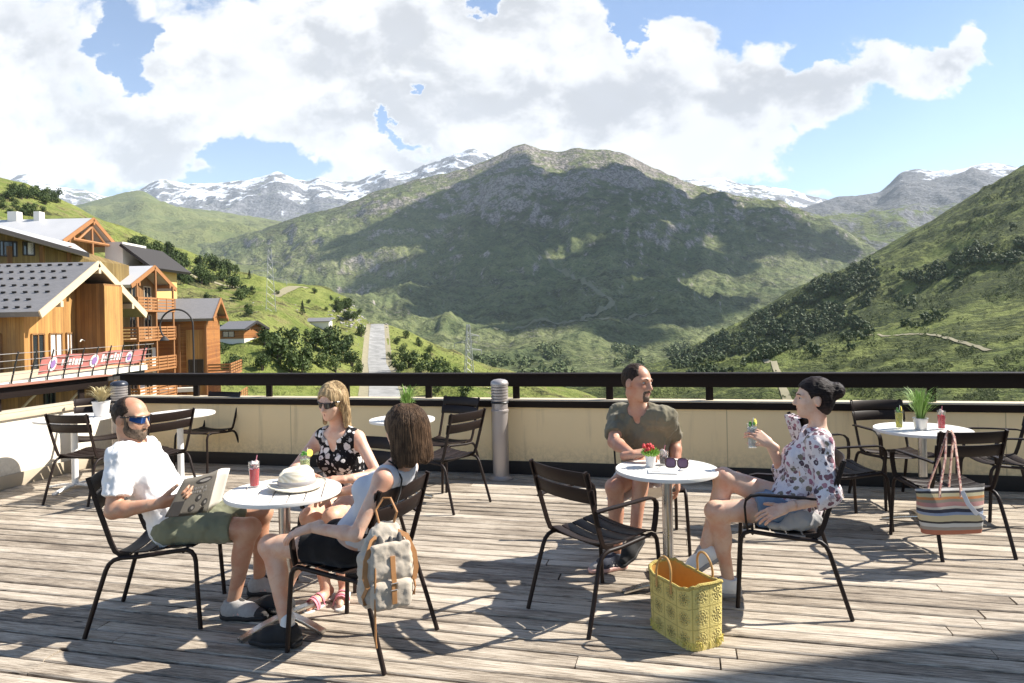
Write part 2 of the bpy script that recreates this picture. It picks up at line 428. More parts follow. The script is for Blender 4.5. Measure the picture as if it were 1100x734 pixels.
fo = uL * U + v_wall * V
pw = parapet(fo, U, 14.2, 'long beige parapet with dark timber rail facing the mountain', M_kick, M_rail, M_rail, M_render, [0.057 + 1.02 * i for i in range(14)])
lo = fo - V * 7.0
# left one runs along V (local y>0 = to its left = outside)
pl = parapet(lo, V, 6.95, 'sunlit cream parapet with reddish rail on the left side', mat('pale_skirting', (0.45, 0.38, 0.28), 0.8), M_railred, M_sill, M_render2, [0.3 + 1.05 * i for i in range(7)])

# ------------------------------------------------------------------ bollard lights
M_alu = mat('bead_blasted_aluminium', (0.42, 0.38, 0.36), 0.45, metal=0.55, var=0.12, scale=3)
M_black = mat('black_plastic', (0.02, 0.02, 0.022), 0.45)
M_dome = mat('dark_blue_dome', (0.025, 0.03, 0.045), 0.35)
def bollard(loc, label, dome):
    e = thing('bollard_light', label, 'bollard light', loc)
    MB().lathe([(0.085, 0.012), (0.085, 0.70)], 28).build('column', M_alu, e)
    MB().lathe([(0.135, 0.0), (0.135, 0.008), (0.10, 0.016), (0.088, 0.03)], 28).build('base_flange', M_alu, e)
    MB().lathe([(0.092, 0.70), (0.092, 0.72), (0.086, 0.725)], 28).build('collar', M_alu, e)
    MB().lathe([(0.092, 0.79), (0.094, 0.80), (0.086, 0.81)], 28).build('collar', M_black, e)
    pr = [(0.084, 0.725), (0.084, 0.79)]
    MB().lathe(pr, 28).build('neck', M_alu, e)
    pr = []
    for i in range(6): pr += [(0.078, 0.81 + i * 0.03), (0.091, 0.815 + i * 0.03), (0.091, 0.833 + i * 0.03), (0.078, 0.838 + i * 0.03)]
    MB().lathe(pr, 28).build('louvre_head', M_alu, e)
    MB().lathe([(0.095, 0.985), (0.095, 1.0), (0.085, 1.022), (0.06, 1.036), (0.02, 1.043), (0.002, 1.044)], 28).build('cap', dome, e)
    return e
bollard(gnd(538.5, 513.5), 'grey louvred bollard light standing before the middle of the parapet', M_alu)
q = pt(128, 420, 8.1); q.z = 0
bollard(q, 'bollard light with a dark dome half hidden in the terrace corner', M_dome)

# ------------------------------------------------------------------ chairs
M_chair = mat('brown_powder_coat', (0.017, 0.010, 0.008), 0.5, var=0.15, scale=20, bump=0.05, bscale=300, spec=0.25)
M_foot = mat('black_rubber_foot', (0.01, 0.01, 0.01), 0.8)
def chair_proto(arms):
    e = thing('terrace_chair', '', 'chair')
    c = M_chair
    for s in (1, -1):
        y = 0.232 * s
        fl = [(0.268, 0.246 * s, 0.0), (0.255, 0.24 * s, 0.2), (0.246, y, 0.37)]
        fl += [(0.240, y, 0.40), (0.224, y, 0.425), (0.196, y, 0.438)]
        MB().tube(fl, 0.0125, 10).build('leg', c, e)
        rl = [(-0.145, y, 0.415), (-0.178, y, 0.405), (-0.203, y, 0.384), (-0.22, y, 0.35), (-0.268, 0.243 * s, 0.19), (-0.325, 0.252 * s, 0.0)]
        MB().tube(rl, 0.0125, 10).build('leg', c, e)
        MB().tube([(0.198, y, 0.438), (0.08, y, 0.428), (-0.05, y, 0.416), (-0.147, y, 0.4148)], 0.012, 10).build('side_rail', c, e)
        po = [(-0.10, 0.218 * s, 0.425), (-0.15, 0.218 * s, 0.43), (-0.175, 0.218 * s, 0.45), (-0.195, 0.22 * s, 0.50), (-0.243, 0.224 * s, 0.66), (-0.302, 0.226 * s, 0.862)]
        MB().sweep(po, (1, 0, 0), 0.026, 0.013).build('back_post', c, e)
        if arms:
            ar = [(-0.236, 0.236 * s, 0.640), (-0.20, 0.25 * s, 0.648), (0.0, 0.262 * s, 0.655), (0.14, 0.262 * s, 0.657), (0.185, 0.26 * s, 0.648), (0.212, 0.257 * s, 0.622), (0.219, 0.253 * s, 0.585), (0.214, 0.245 * s, 0.50), (0.206, 0.24 * s, 0.452)]
            MB().sweep(ar, (0, 1, 0), 0.034, 0.012).build('armrest', c, e)
    # seat slats run across, dished to the middle
    sb = MB(); prof = [(-0.165, 0.436), (-0.085, 0.424), (-0.0, 0.424), (0.085, 0.434), (0.17, 0.444), (0.235, 0.434)]
    for i in range(5):
        (xa, za), (xb, zb) = prof[i], prof[i + 1]
        cx, cz = (xa + xb) / 2, (za + zb) / 2; d = Vector((xb - xa, 0, zb - za))
        pts = [(cx, yy, cz + 0.014 - 0.022 * (1 - (yy / 0.222) ** 2)) for yy in np.linspace(-0.222, 0.222, 11)]
        sb.sweep(pts, d, d.length - 0.008, 0.007)
    sb.tube([(0.18, -0.23, 0.425), (0.18, 0.23, 0.425)], 0.008, 8); sb.tube([(-0.12, -0.23, 0.412), (-0.12, 0.23, 0.412)], 0.008, 8)
    sb.build('seat', c, e)
    bb = MB(); ax = Vector((-0.059, 0, 0.202)).normalized()
    for z in (0.722, 0.815):
        xc = -0.243 - (z - 0.66) * 0.292
        pts = [(xc + 0.012 - 0.038 * (1 - (yy / 0.24) ** 2), yy, z) for yy in np.linspace(-0.24, 0.24, 13)]
        bb.sweep(pts, ax, 0.084, 0.010)
    bb.build('backrest', c, e)
    return e
CH = {True: None, False: None}
CHG = 'brown slatted terrace chairs'
def chair(x, y, rz, arms, label):
    global CH
    if CH[arms] is None: CH[arms] = o = chair_proto(arms)
    else: o = dup(CH[arms])
    return place(o, (x, y, 0), rz, label, CHG)
def chair_feet(arms, label, **ft):
    """fit the chair to the ground pixels of its feet: rl, rr, fl, fr as seen by the sitter"""
    lay = dict(rl=(-0.325, 0.252), rr=(-0.325, -0.252), fl=(0.268, 0.246), fr=(0.268, -0.246))
    A = np.array([lay[k] for k in ft]); B = np.array([tuple(gnd(*p).xy) for p in ft.values()])
    ac, bc = A.mean(0), B.mean(0); a, b_ = A - ac, B - bc
    th = math.atan2((a[:, 0] * b_[:, 1] - a[:, 1] * b_[:, 0]).sum(), (a * b_).sum())
    c, s = math.cos(th), math.sin(th)
    off = bc - np.array([c * ac[0] - s * ac[1], s * ac[0] + c * ac[1]])
    print('CHAIR', label[:40], off.round(2), round(math.degrees(th), 1), 'resid', np.abs(b_ - np.stack([c * a[:, 0] - s * a[:, 1], s * a[:, 0] + c * a[:, 1]], 1)).max().round(3))
    return chair(off[0], off[1], th, arms, label)
CH_A = chair_feet(False, 'armless chair under the man in the white T-shirt', rr=(99, 684), fr=(216, 672), rl=(134, 645.5), fl=(233, 642.5))
CH_C = chair_feet(True, 'armchair with the canvas backpack hung on its back', rl=(409, 720), rr=(467, 677), fl=(317, 698), fr=(371, 664))
CH_D = chair_feet(True, 'empty armchair in front at the table with the sunglasses', rl=(570, 653.5), rr=(632, 682), fl=(645, 630))
CH_F = chair_feet(True, 'armchair under the woman raising a clear glass', fl=(796.5, 651), rl=(908, 665), fr=(797.5, 622.5), rr=(900.6, 629))
CH_K = chair_feet(False, 'empty armless chair turned sideways beside the bollard light', rl=(487, 553.6), rr=(527.5, 539))
CH_G = chair_feet(False, 'empty armless chair by the sunlit left wall, nearest the camera there', rl=(47.7, 543), rr=(92.5, 545))
CH_M = chair_feet(True, 'armchair with the striped tote bag hung on its back', rl=(1011.7, 604), rr=(1092.5, 601))
CH_L = chair_feet(True, 'empty armchair facing us behind the table with the yellow drink', fr=(947, 547), rr=(916, 532))
CH_O = chair_feet(True, 'empty armchair facing right, directly behind the woman in the floral blouse', fr=(954, 568.5), fl=(924, 553.6))
E_ = gnd(690, 586); CH_E = chair(E_.x + 0.06, 5.08, R(-94), False, 'chair under the man in the olive T-shirt')
CH_B = chair(-1.10, 4.62, R(-118), True, 'armchair under the woman in the black floral outfit')
CH_H = chair(-4.70, 7.80, R(-58), False, 'empty chair tucked into the terrace corner beside the sunlit left wall')
CH_I = chair(-3.52, 6.72, R(152), False, 'empty armless chair just behind the head of the man in the white T-shirt')
CH_I2 = chair(-3.62, 8.12, R(250), False, 'empty chair squeezed between the beige parapet and a bare white-columned table')
CH_J = chair(-0.72, 7.06, R(235), False, 'empty chair facing us beside the parapet, next to the bollard light')
CH_N = chair(4.02, 5.62, R(172), True, 'empty armchair cut by the right edge of the photo')

# ------------------------------------------------------------------ tables
M_top = mat('white_table_top', (0.74, 0.71, 0.66), 0.5, var=0.10, scale=6)
M_steel = mat('brushed_steel', (0.55, 0.54, 0.52), 0.28, metal=1.0, var=0.08)
M_white = mat('white_paint', (0.80, 0.79, 0.76), 0.45, var=0.04)
TBG = 'round bistro tables on a single column'
TB = None
def disc_strips(r, z0, z1, n=7, gap=0.008):
    mb = MB(); w = 2 * r / n
    for i in range(n):
        x0, x1 = -r + i * w + gap / 2, -r + (i + 1) * w - gap / 2
        if i == 0: x0 = -r
        if i == n - 1: x1 = r
        k = 14; xs = np.linspace(x0, x1, k)
        up = [(x, math.sqrt(max(r * r - x * x, 1e-6))) for x in xs]
        poly = [(x, y, z0) for x, y in up] + [(x, -y, z0) for x, y in reversed(up)]
        mb.prism(poly, (0, 0, z1 - z0))
    return mb
def table(loc, r, h, label, rz=0.3, pole=None, foot=None):
    e = thing('bistro_table', label, 'table', loc, rz, TBG)
    disc_strips(r - 0.012, h - 0.018, h - 0.002).build('tabletop', M_top, e, angle=25)
    MB().lathe([(r - 0.014, h - 0.024), (r, h - 0.022), (r + 0.002, h - 0.012), (r, h - 0.001), (r - 0.005, h), (r - 0.012, h - 0.003), (r - 0.014, h - 0.024)], 64, cap=False).build('rim', M_top, e)
    MB().lathe([(r * 0.4, h - 0.034), (r * 0.4, h - 0.022)], 32).build('mounting_plate', M_steel, e)
    MB().lathe([(0.032, 0.04), (0.032, h - 0.034)], 24).build('column', pole or M_steel, e)
    for k in range(4):
        a = math.pi / 4 + k * math.pi / 2; d = Vector((math.cos(a), math.sin(a), 0))
        MB().sweep([d * 0.02 + Vector((0, 0, 0.045)), d * 0.16 + Vector((0, 0, 0.036)), d * 0.30 + Vector((0, 0, 0.012))], Vector((-d.y, d.x, 0)), 0.045, 0.018).build('foot', foot or M_steel, e)
    return e
def at_h(px, py, z): return gnd(px, py, z)
TH = 0.74
p = at_h(305, 526.5, TH); T1 = table((p.x, p.y, 0), 0.315, TH, 'round white table with the straw hat, between the three friends', 0.2)
p = at_h(716, 503, TH); T2 = table((p.x, p.y, 0), 0.308, TH, 'round white table with sunglasses and a small potted succulent', 1.0)
p = at_h(990.5, 460.5, TH); T3 = table((p.x, p.y, 0), 0.345, TH, 'round white table with yellow and red drinks near the right edge', 0.5)
p = at_h(432, 450, TH); T4 = table((p.x, p.y, 0), 0.31, TH, 'round white table behind the brown-haired woman, with a grassy plant on it', 0.5)
table((-4.60, 7.20, 0), 0.36, TH, 'round table on a white column by the sunlit left wall, with dried grass on it', 0.7, M_white, M_white)
table((-3.57, 7.36, 0), 0.35, TH, 'bare round table on a white column behind the man in the white T-shirt', 0.1, M_white, M_white)
print('TABLES', [tuple(round(k, 2) for k in o.location) for o in (T1, T2, T3, T4)])
# ------------------------------------------------------------------ signed-distance modelling for figures and soft goods
def A3(v): return np.array((v[0], v[1], v[2]), np.float32)
def cone(a, b, ra, rb, k=0.03, op='u', cut=(), flat=None):
    return dict(t='c', a=A3(a), b=A3(b), ra=ra, rb=rb, k=k, op=op, cut=cut)
def ell(c, r, ax=None, k=0.03, op='u', cut=()):
    ax = np.eye(3, dtype=np.float32) if ax is None else np.array([A3(q) for q in ax])
    return dict(t='e', c=A3(c), r=np.array(r, np.float32), ax=ax, k=k, op=op, cut=cut)
def rbox(c, h, ax=None, rad=0.02, k=0.02, op='u', cut=()):
    ax = np.eye(3, dtype=np.float32) if ax is None else np.array([A3(q) for q in ax])
    return dict(t='b', c=A3(c), h=np.array(h, np.float32), ax=ax, rad=rad, k=k, op=op, cut=cut)
def pbounds(p):
    if p['t'] == 'c':
        return np.minimum(p['a'] - p['ra'], p['b'] - p['rb']), np.maximum(p['a'] + p['ra'], p['b'] + p['rb'])
    if p['t'] == 'e': e = np.sqrt(((p['ax'] * p['r'][:, None]) ** 2).sum(0))
    else: e = np.abs(p['ax'] * p['h'][:, None]).sum(0)
    return p['c'] - e, p['c'] + e
def pdist(p, X, Y, Z):
    if p['t'] == 'c':
        ab = p['b'] - p['a']; L2 = float((ab ** 2).sum()) + 1e-12
        x, y, z = X - p['a'][0], Y - p['a'][1], Z - p['a'][2]
        tt = np.clip((x * ab[0] + y * ab[1] + z * ab[2]) / L2, 0, 1)
        return np.sqrt((x - tt * ab[0]) ** 2 + (y - tt * ab[1]) ** 2 + (z - tt * ab[2]) ** 2) - (p['ra'] + (p['rb'] - p['ra']) * tt)
    x, y, z = X - p['c'][0], Y - p['c'][1], Z - p['c'][2]
    q = [x * a[0] + y * a[1] + z * a[2] for a in p['ax']]
    if p['t'] == 'e':
        k0 = np.sqrt(sum((q[i] / p['r'][i]) ** 2 for i in range(3))) + 1e-6
        k1 = np.sqrt(sum((q[i] / p['r'][i] ** 2) ** 2 for i in range(3))) + 1e-6
        return k0 * (k0 - 1) / k1
    d = [np.abs(q[i]) - (p['h'][i] - p['rad']) for i in range(3)]
    return np.sqrt(sum(np.maximum(e, 0) ** 2 for e in d)) + np.minimum(np.maximum(d[0], np.maximum(d[1], d[2])), 0) - p['rad']
def sdf_mesh(prims, vox, wrinkle=0.0, wfreq=14.0, cut=(), seed=0, wdir=(1, 1, 1)):
    add = [p for p in prims if p['op'] == 'u']
    lo = np.min([pbounds(p)[0] for p in add], 0) - vox * 3 - wrinkle * 2; hi = np.max([pbounds(p)[1] for p in add], 0) + vox * 3 + wrinkle * 2
    n = np.ceil((hi - lo) / vox).astype(int) + 1
    g = [lo[i] + vox * np.arange(n[i], dtype=np.float32) for i in range(3)]
    D = np.full(n, 0.2, np.float32)
    for p in prims:
        a, b = pbounds(p); m = p['k'] + vox * 3 + 0.02
        i0 = np.maximum(0, ((a - m - lo) / vox).astype(int)); i1 = np.minimum(n, ((b + m - lo) / vox).astype(int) + 2)
        if (i1 <= i0).any(): continue
        sl_ = tuple(slice(i0[i], i1[i]) for i in range(3))
        X, Y, Z = np.meshgrid(*[g[i][sl_[i]] for i in range(3)], indexing='ij', sparse=True)
        d = pdist(p, X, Y, Z)
        for q, nn in p['cut']:
            d = np.maximum(d, (X - q[0]) * nn[0] + (Y - q[1]) * nn[1] + (Z - q[2]) * nn[2])
        S = D[sl_]; k = max(p['k'], 1e-4)
        if p['op'] == 'u':
            h = np.maximum(k - np.abs(S - d), 0) / k; D[sl_] = np.minimum(S, d) - h * h * k * 0.25
        else:
            h = np.maximum(k - np.abs(S + d), 0) / k; D[sl_] = np.maximum(S, -d) + h * h * k * 0.25
    X, Y, Z = np.meshgrid(*g, indexing='ij', sparse=True)
    if wrinkle:
        msk = np.abs(D) < vox * 4 + wrinkle * 2; ii = np.nonzero(msk)
        x, y, z = g[0][ii[0]], g[1][ii[1]], g[2][ii[2]]
        D[ii] += wrinkle * fbm(x * wfreq * wdir[0], y * wfreq * wdir[1], z * wfreq * wdir[2], oct=3, seed=seed)
    for q, nn in cut:
        D = np.maximum(D, (X - q[0]) * nn[0] + (Y - q[1]) * nn[1] + (Z - q[2]) * nn[2])
    # surface nets
    ins = D < 0
    c = [ins[i:n[0] - 1 + i, j:n[1] - 1 + j, k:n[2] - 1 + k] for i in (0, 1) for j in (0, 1) for k in (0, 1)]
    cnt = sum(q.astype(np.int8) for q in c); act = (cnt > 0) & (cnt < 8)
    ci = np.argwhere(act); idx = np.full(act.shape, -1, np.int64); idx[act] = np.arange(len(ci))
    acc = np.zeros((len(ci), 3), np.float64); num = np.zeros(len(ci))
    offs = [np.array(o) for o in ((0, 0, 0), (0, 0, 1), (0, 1, 0), (0, 1, 1), (1, 0, 0), (1, 0, 1), (1, 1, 0), (1, 1, 1))]
    vals = [D[tuple((ci + o).T)] for o in offs]
    for a in range(8):
        for b in range(a + 1, 8):
            if np.abs(offs[a] - offs[b]).sum() != 1: continue
            va, vb = vals[a], vals[b]; cr = (va < 0) != (vb < 0)
            tt = np.where(cr, va / np.where(cr, va - vb, 1), 0)
            acc += np.where(cr[:, None], offs[a] + tt[:, None] * (offs[b] - offs[a]), 0); num += cr
    Vv = lo + vox * (ci + acc / num[:, None])
    F_ = []
    for ax in range(3):
        o1, o2 = [e for e in range(3) if e != ax]
        s0 = [slice(None)] * 3; s1 = [slice(None)] * 3; s0[ax] = slice(0, -1); s1[ax] = slice(1, None)
        A_, B_ = ins[tuple(s0)], ins[tuple(s1)]
        e = np.argwhere(A_ != B_); e = e[(e[:, o1] > 0) & (e[:, o2] > 0) & (e[:, o1] < n[o1] - 1) & (e[:, o2] < n[o2] - 1)]
        def cell(d1, d2):
            q = e.copy(); q[:, o1] -= d1; q[:, o2] -= d2; return idx[tuple(q.T)]
        quad = np.stack([cell(0, 0), cell(1, 0), cell(1, 1), cell(0, 1)], 1)
        flip = A_[tuple(e.T)] ^ (ax == 1)
        quad[flip] = quad[flip][:, ::-1]
        F_.append(quad)
    F_ = np.concatenate(F_); F_ = F_[(F_ >= 0).all(1)]
    return Vv, F_[:, ::-1]
def relax(V_, F_, it=2, lam=0.5):
    e = np.concatenate([F_[:, [0, 1]], F_[:, [1, 2]], F_[:, [2, 3]], F_[:, [3, 0]]]); V_ = V_.copy()
    deg = np.bincount(e[:, 0], minlength=len(V_)) + np.bincount(e[:, 1], minlength=len(V_))
    for _ in range(it):
        s = np.stack([np.bincount(e[:, 0], V_[e[:, 1], i], len(V_)) + np.bincount(e[:, 1], V_[e[:, 0], i], len(V_)) for i in range(3)], 1)
        V_ += lam * (s / np.maximum(deg, 1)[:, None] - V_)
    return V_

# ------------------------------------------------------------------ skin, hair, cloth
def skin_mat(name, col):
    m, t, b = new_mat(name); co = t.coord('Object')
    n = t.noise(co, 9, 4, 0.6); n2 = t.noise(co, 70, 3, 0.6)
    c2 = (col[0] * 1.02, col[1] * 0.80, col[2] * 0.72); c3 = (col[0] * 1.08, col[1] * 1.1, col[2] * 1.1)
    cc = t.mix(t.step(n, 0.40, 0.68), c3, c2); cc = t.mix(t.math('MULTIPLY', t.step(n2, 0.5, 0.8), 0.35), cc, c2); n5 = t.noise(co, 24, 4, 0.65); cc = t.mix(t.math('MULTIPLY', t.step(n5, 0.52, 0.72), 0.4), cc, (col[0] * 0.86, col[1] * 0.68, col[2] * 0.62)); v5 = t.voro(co, 260); cc = t.mix(t.math('MULTIPLY', t.math('LESS_THAN', v5, 0.16), 0.35), cc, (col[0] * 0.6, col[1] * 0.5, col[2] * 0.45))
    t.put(b.inputs['Base Color'], cc); t.put(b.inputs['Roughness'], t.math('MULTIPLY_ADD', n2, 0.2, 0.38))
    b.inputs['Subsurface Weight'].default_value = 0.12; b.inputs['Subsurface Radius'].default_value = (0.012, 0.005, 0.003); b.inputs['Subsurface Scale'].default_value = 1.0
    t.put(b.inputs['Normal'], t.bump(n2, 0.12, 0.003)); return m
def hair_mat(name, dark, light, rot=(0, 0, 0), sc=(150, 150, 9)):
    m, t, b = new_mat(name); co = t.coord('Object', sc, rot=rot)
    n = t.noise(co, 1.0, 4, 0.6, 0.4); n2 = t.noise(t.coord('Object'), 14, 3)
    cc = t.mix(t.step(t.math('ADD', t.math('MULTIPLY', n, 0.7), t.math('MULTIPLY', n2, 0.3)), 0.36, 0.66), dark, light)
    t.put(b.inputs['Base Color'], cc); b.inputs['Roughness'].default_value = 0.55; b.inputs['Specular IOR Level'].default_value = 0.14
    t.put(b.inputs['Normal'], t.bump(n, 0.9, 0.006)); return m
def cloth_mat(name, col, var=0.08, weave=420, rough=0.9):
    m, t, b = new_mat(name); co = t.coord('Object')
    n = t.noise(co, 6, 4, 0.6); w = t.noise(co, weave, 2)
    vm = t.new('ShaderNodeVectorMath', operation='SCALE'); vm.inputs[0].default_value = col
    t.put(vm.inputs['Scale'], t.math('ADD', t.math('MULTIPLY_ADD', n, 2 * var, 1 - var - 0.06), t.math('MULTIPLY', w, 0.12)))
    t.put(b.inputs['Base Color'], vm.outputs[0]); b.inputs['Roughness'].default_value = rough; b.inputs['Specular IOR Level'].default_value = 0.2
    b.inputs['Sheen Weight'].default_value = 0.15
    t.put(b.inputs['Normal'], t.bump(t.math('ADD', w, t.math('MULTIPLY', t.noise(co, 40, 3), 0.8)), 0.25, 0.004)); return m
def floral_mat(name, ground, cols, scale, size, warp=0.35):
    m, t, b = new_mat(name); co = t.coord('Object')
    nz = t.new('ShaderNodeTexNoise'); t.l.new(co, nz.inputs['Vector']); nz.inputs['Scale'].default_value = scale * 1.3; nz.inputs['Detail'].default_value = 3
    va = t.new('ShaderNodeVectorMath', operation='MULTIPLY_ADD'); t.l.new(nz.outputs[1], va.inputs[0]); va.inputs[1].default_value = (warp / scale,) * 3; t.l.new(co, va.inputs[2])
    vn = t.new('ShaderNodeTexVoronoi'); t.l.new(va.outputs[0], vn.inputs['Vector']); vn.inputs['Scale'].default_value = scale
    sepc = t.new('ShaderNodeSeparateColor'); t.l.new(vn.outputs['Color'], sepc.inputs[0])
    blob = t.math('LESS_THAN', vn.outputs['Distance'], t.math('MULTIPLY_ADD', sepc.outputs[1], size * 0.9, size * 0.5))
    st = [(i / len(cols), c) for i, c in enumerate(cols)]
    pc = t.ramp(sepc.outputs[0], st, 'CONSTANT')
    cc = t.mix(blob, ground, pc)
    core = t.math('LESS_THAN', vn.outputs['Distance'], t.math('MULTIPLY', sepc.outputs[2], size * 0.45))
    cc = t.mix(core, cc, t.mix(0.55, pc, ground))
    v2 = t.voro(va.outputs[0], scale * 2.7); cc = t.mix(t.math('LESS_THAN', v2, size * 0.30), cc, t.mix(0.3, cols[0], ground))
    t.put(b.inputs['Base Color'], cc); b.inputs['Roughness'].default_value = 0.85; b.inputs['Specular IOR Level'].default_value = 0.2
    t.put(b.inputs['Normal'], t.bump(t.noise(co, 38, 4), 0.3, 0.006)); return m
M_skinA = skin_mat('tanned_skin', (0.47, 0.265, 0.17)); M_skinB = skin_mat('fair_skin', (0.62, 0.40, 0.29)); M_skinC = skin_mat('ruddy_skin', (0.49, 0.28, 0.19))
M_hdark = hair_mat('dark_brown_hair', (0.016, 0.010, 0.008), (0.055, 0.034, 0.022)); M_hbrown = hair_mat('brown_hair', (0.035, 0.020, 0.012), (0.16, 0.095, 0.055))
M_hblond = hair_mat('blond_hair', (0.20, 0.125, 0.06), (0.55, 0.40, 0.22)); M_hgrey = hair_mat('greying_stubble', (0.055, 0.037, 0.026), (0.20, 0.145, 0.105), sc=(220, 220, 60))
M_hblack = hair_mat('black_hair', (0.008, 0.005, 0.005), (0.035, 0.024, 0.022), sc=(26, 26, 170))
M_tee = cloth_mat('white_cotton', (0.80, 0.79, 0.78)); M_olive = cloth_mat('olive_cotton', (0.175, 0.155, 0.105)); M_short = cloth_mat('khaki_green_cotton', (0.185, 0.19, 0.125), var=0.16)
M_cream = cloth_mat('cream_cotton', (0.70, 0.66, 0.58)); M_blackc = cloth_mat('black_cotton', (0.012, 0.011, 0.012)); M_tank = cloth_mat('pale_grey_jersey', (0.60, 0.60, 0.63))
M_denim = cloth_mat('faded_denim', (0.17, 0.23, 0.31), var=0.25, weave=300); M_grey = cloth_mat('grey_knit', (0.33, 0.32, 0.31))
M_bflor = floral_mat('black_floral_cloth', (0.012, 0.011, 0.012), [(0.75, 0.72, 0.68), (0.62, 0.58, 0.56), (0.8, 0.78, 0.74), (0.35, 0.33, 0.32)], 23, 0.44, 0.7)
M_wflor = floral_mat('white_floral_cloth', (0.70, 0.63, 0.63), [(0.20, 0.10, 0.12), (0.12, 0.08, 0.09), (0.40, 0.20, 0.23), (0.20, 0.17, 0.13), (0.34, 0.15, 0.20), (0.09, 0.06, 0.07), (0.45, 0.36, 0.36)], 30, 0.46, 0.9)
M_lip = mat('lip', (0.36, 0.12, 0.10), 0.4); M_eye = mat('eye_white', (0.45, 0.42, 0.39), 0.4); M_iris = mat('iris', (0.03, 0.02, 0.015), 0.2)
M_lensblue = mat('blue_mirror_lens', (0.03, 0.09, 0.30), 0.08, metal=0.7); M_lensblk = mat('black_lens', (0.006, 0.006, 0.007), 0.08); M_fram = mat('black_frame', (0.008, 0.008, 0.009), 0.3)
M_shoeg = mat('grey_suede', (0.36, 0.34, 0.32), 0.85, var=0.3, scale=45); M_shoek = mat('black_suede', (0.012, 0.012, 0.013), 0.8); M_shoen = mat('navy_mesh', (0.035, 0.04, 0.06), 0.8, var=0.5, scale=60)
M_shoew = mat('white_leather', (0.76, 0.74, 0.71), 0.5); M_solew = mat('white_rubber', (0.66, 0.64, 0.60), 0.6); M_solek = mat('black_rubber', (0.015, 0.014, 0.014), 0.7); M_pink = mat('pink_strap', (0.62, 0.22, 0.27), 0.6)
M_solep = mat('pink_rubber', (0.62, 0.38, 0.33), 0.6); M_sock = cloth_mat('white_sock', (0.72, 0.71, 0.69))

def vn_(v): return Vector(v).normalized()
def ik(root, end, l1, l2, pole, name=''):
    root, end, pole = Vector(root), Vector(end), Vector(pole); d = end - root; L = d.length
    print('LIMB %s reach %.3f of %.3f' % (name, L, l1 + l2))
    if L > (l1 + l2) * 0.995: s = L / ((l1 + l2) * 0.995); l1 *= s; l2 *= s
    a = (l1 * l1 - l2 * l2 + L * L) / (2 * L); h = math.sqrt(max(l1 * l1 - a * a, 0)); dn = d / L
    pv = pole - dn * pole.dot(dn)
    return root + dn * a + pv.normalized() * h
class Fig: pass
def hand_prims(w, d, pn, side, curl=(0.35, 0.45, 0.35), thumb=(0.55, 0.75, 0.35), s=1.0, spread=0.06):
    X = vn_(d); Z = vn_(Vector(pn) - X * Vector(pn).dot(X)); Y = X.cross(Z) if side == 'R' else Z.cross(X)
    w = Vector(w); out = []
    P = lambda x, y, z: w + (X * x + Y * y + Z * z) * s
    K = [(0.088, 0.030), (0.091, 0.010), (0.087, -0.010), (0.079, -0.028)]
    SEG = [(0.042, 0.025, 0.020), (0.046, 0.029, 0.021), (0.042, 0.027, 0.021), (0.033, 0.021, 0.018)]
    out.append(cone(P(-0.05, 0, 0), P(0.005, 0, 0), 0.0265 * s, 0.025 * s, 0.01))
    for x, y in K: out.append(cone(P(0.008, y * 0.62, 0), P(x, y, 0), 0.0165 * s, 0.0115 * s, 0.014))
    out.append(ell(P(0.035, 0.022, 0.008), (0.032 * s, 0.018 * s, 0.014 * s), (X, Y, Z), 0.012))
    for i, ((x, y), sg) in enumerate(zip(K, SEG)):
        p = P(x, y, 0); a = 0.0; rr = 0.0092 * s; fan = (1.5 - i) * spread
        for j, L in enumerate(sg):
            a += curl[j] * (1 + 0.06 * i)
            q = p + (X * math.cos(a) * math.cos(fan) + Y * math.sin(fan) + Z * math.sin(a)) * L * s
            out.append(cone(p, q, rr, rr * 0.91, 0.004)); p = q; rr *= 0.91
    p = P(0.022, 0.026, 0.006); dv = (X * thumb[0] + Y * thumb[1] + Z * thumb[2]).normalized(); rr = 0.0135 * s
    for j, L in enumerate((0.042, 0.032, 0.026)):
        q = p + dv * L * s; out.append(cone(p, q, rr, rr * 0.86, 0.006)); p = q; rr *= 0.86
        dv = (dv + X * 0.18 + Z * 0.10).normalized()
    return out
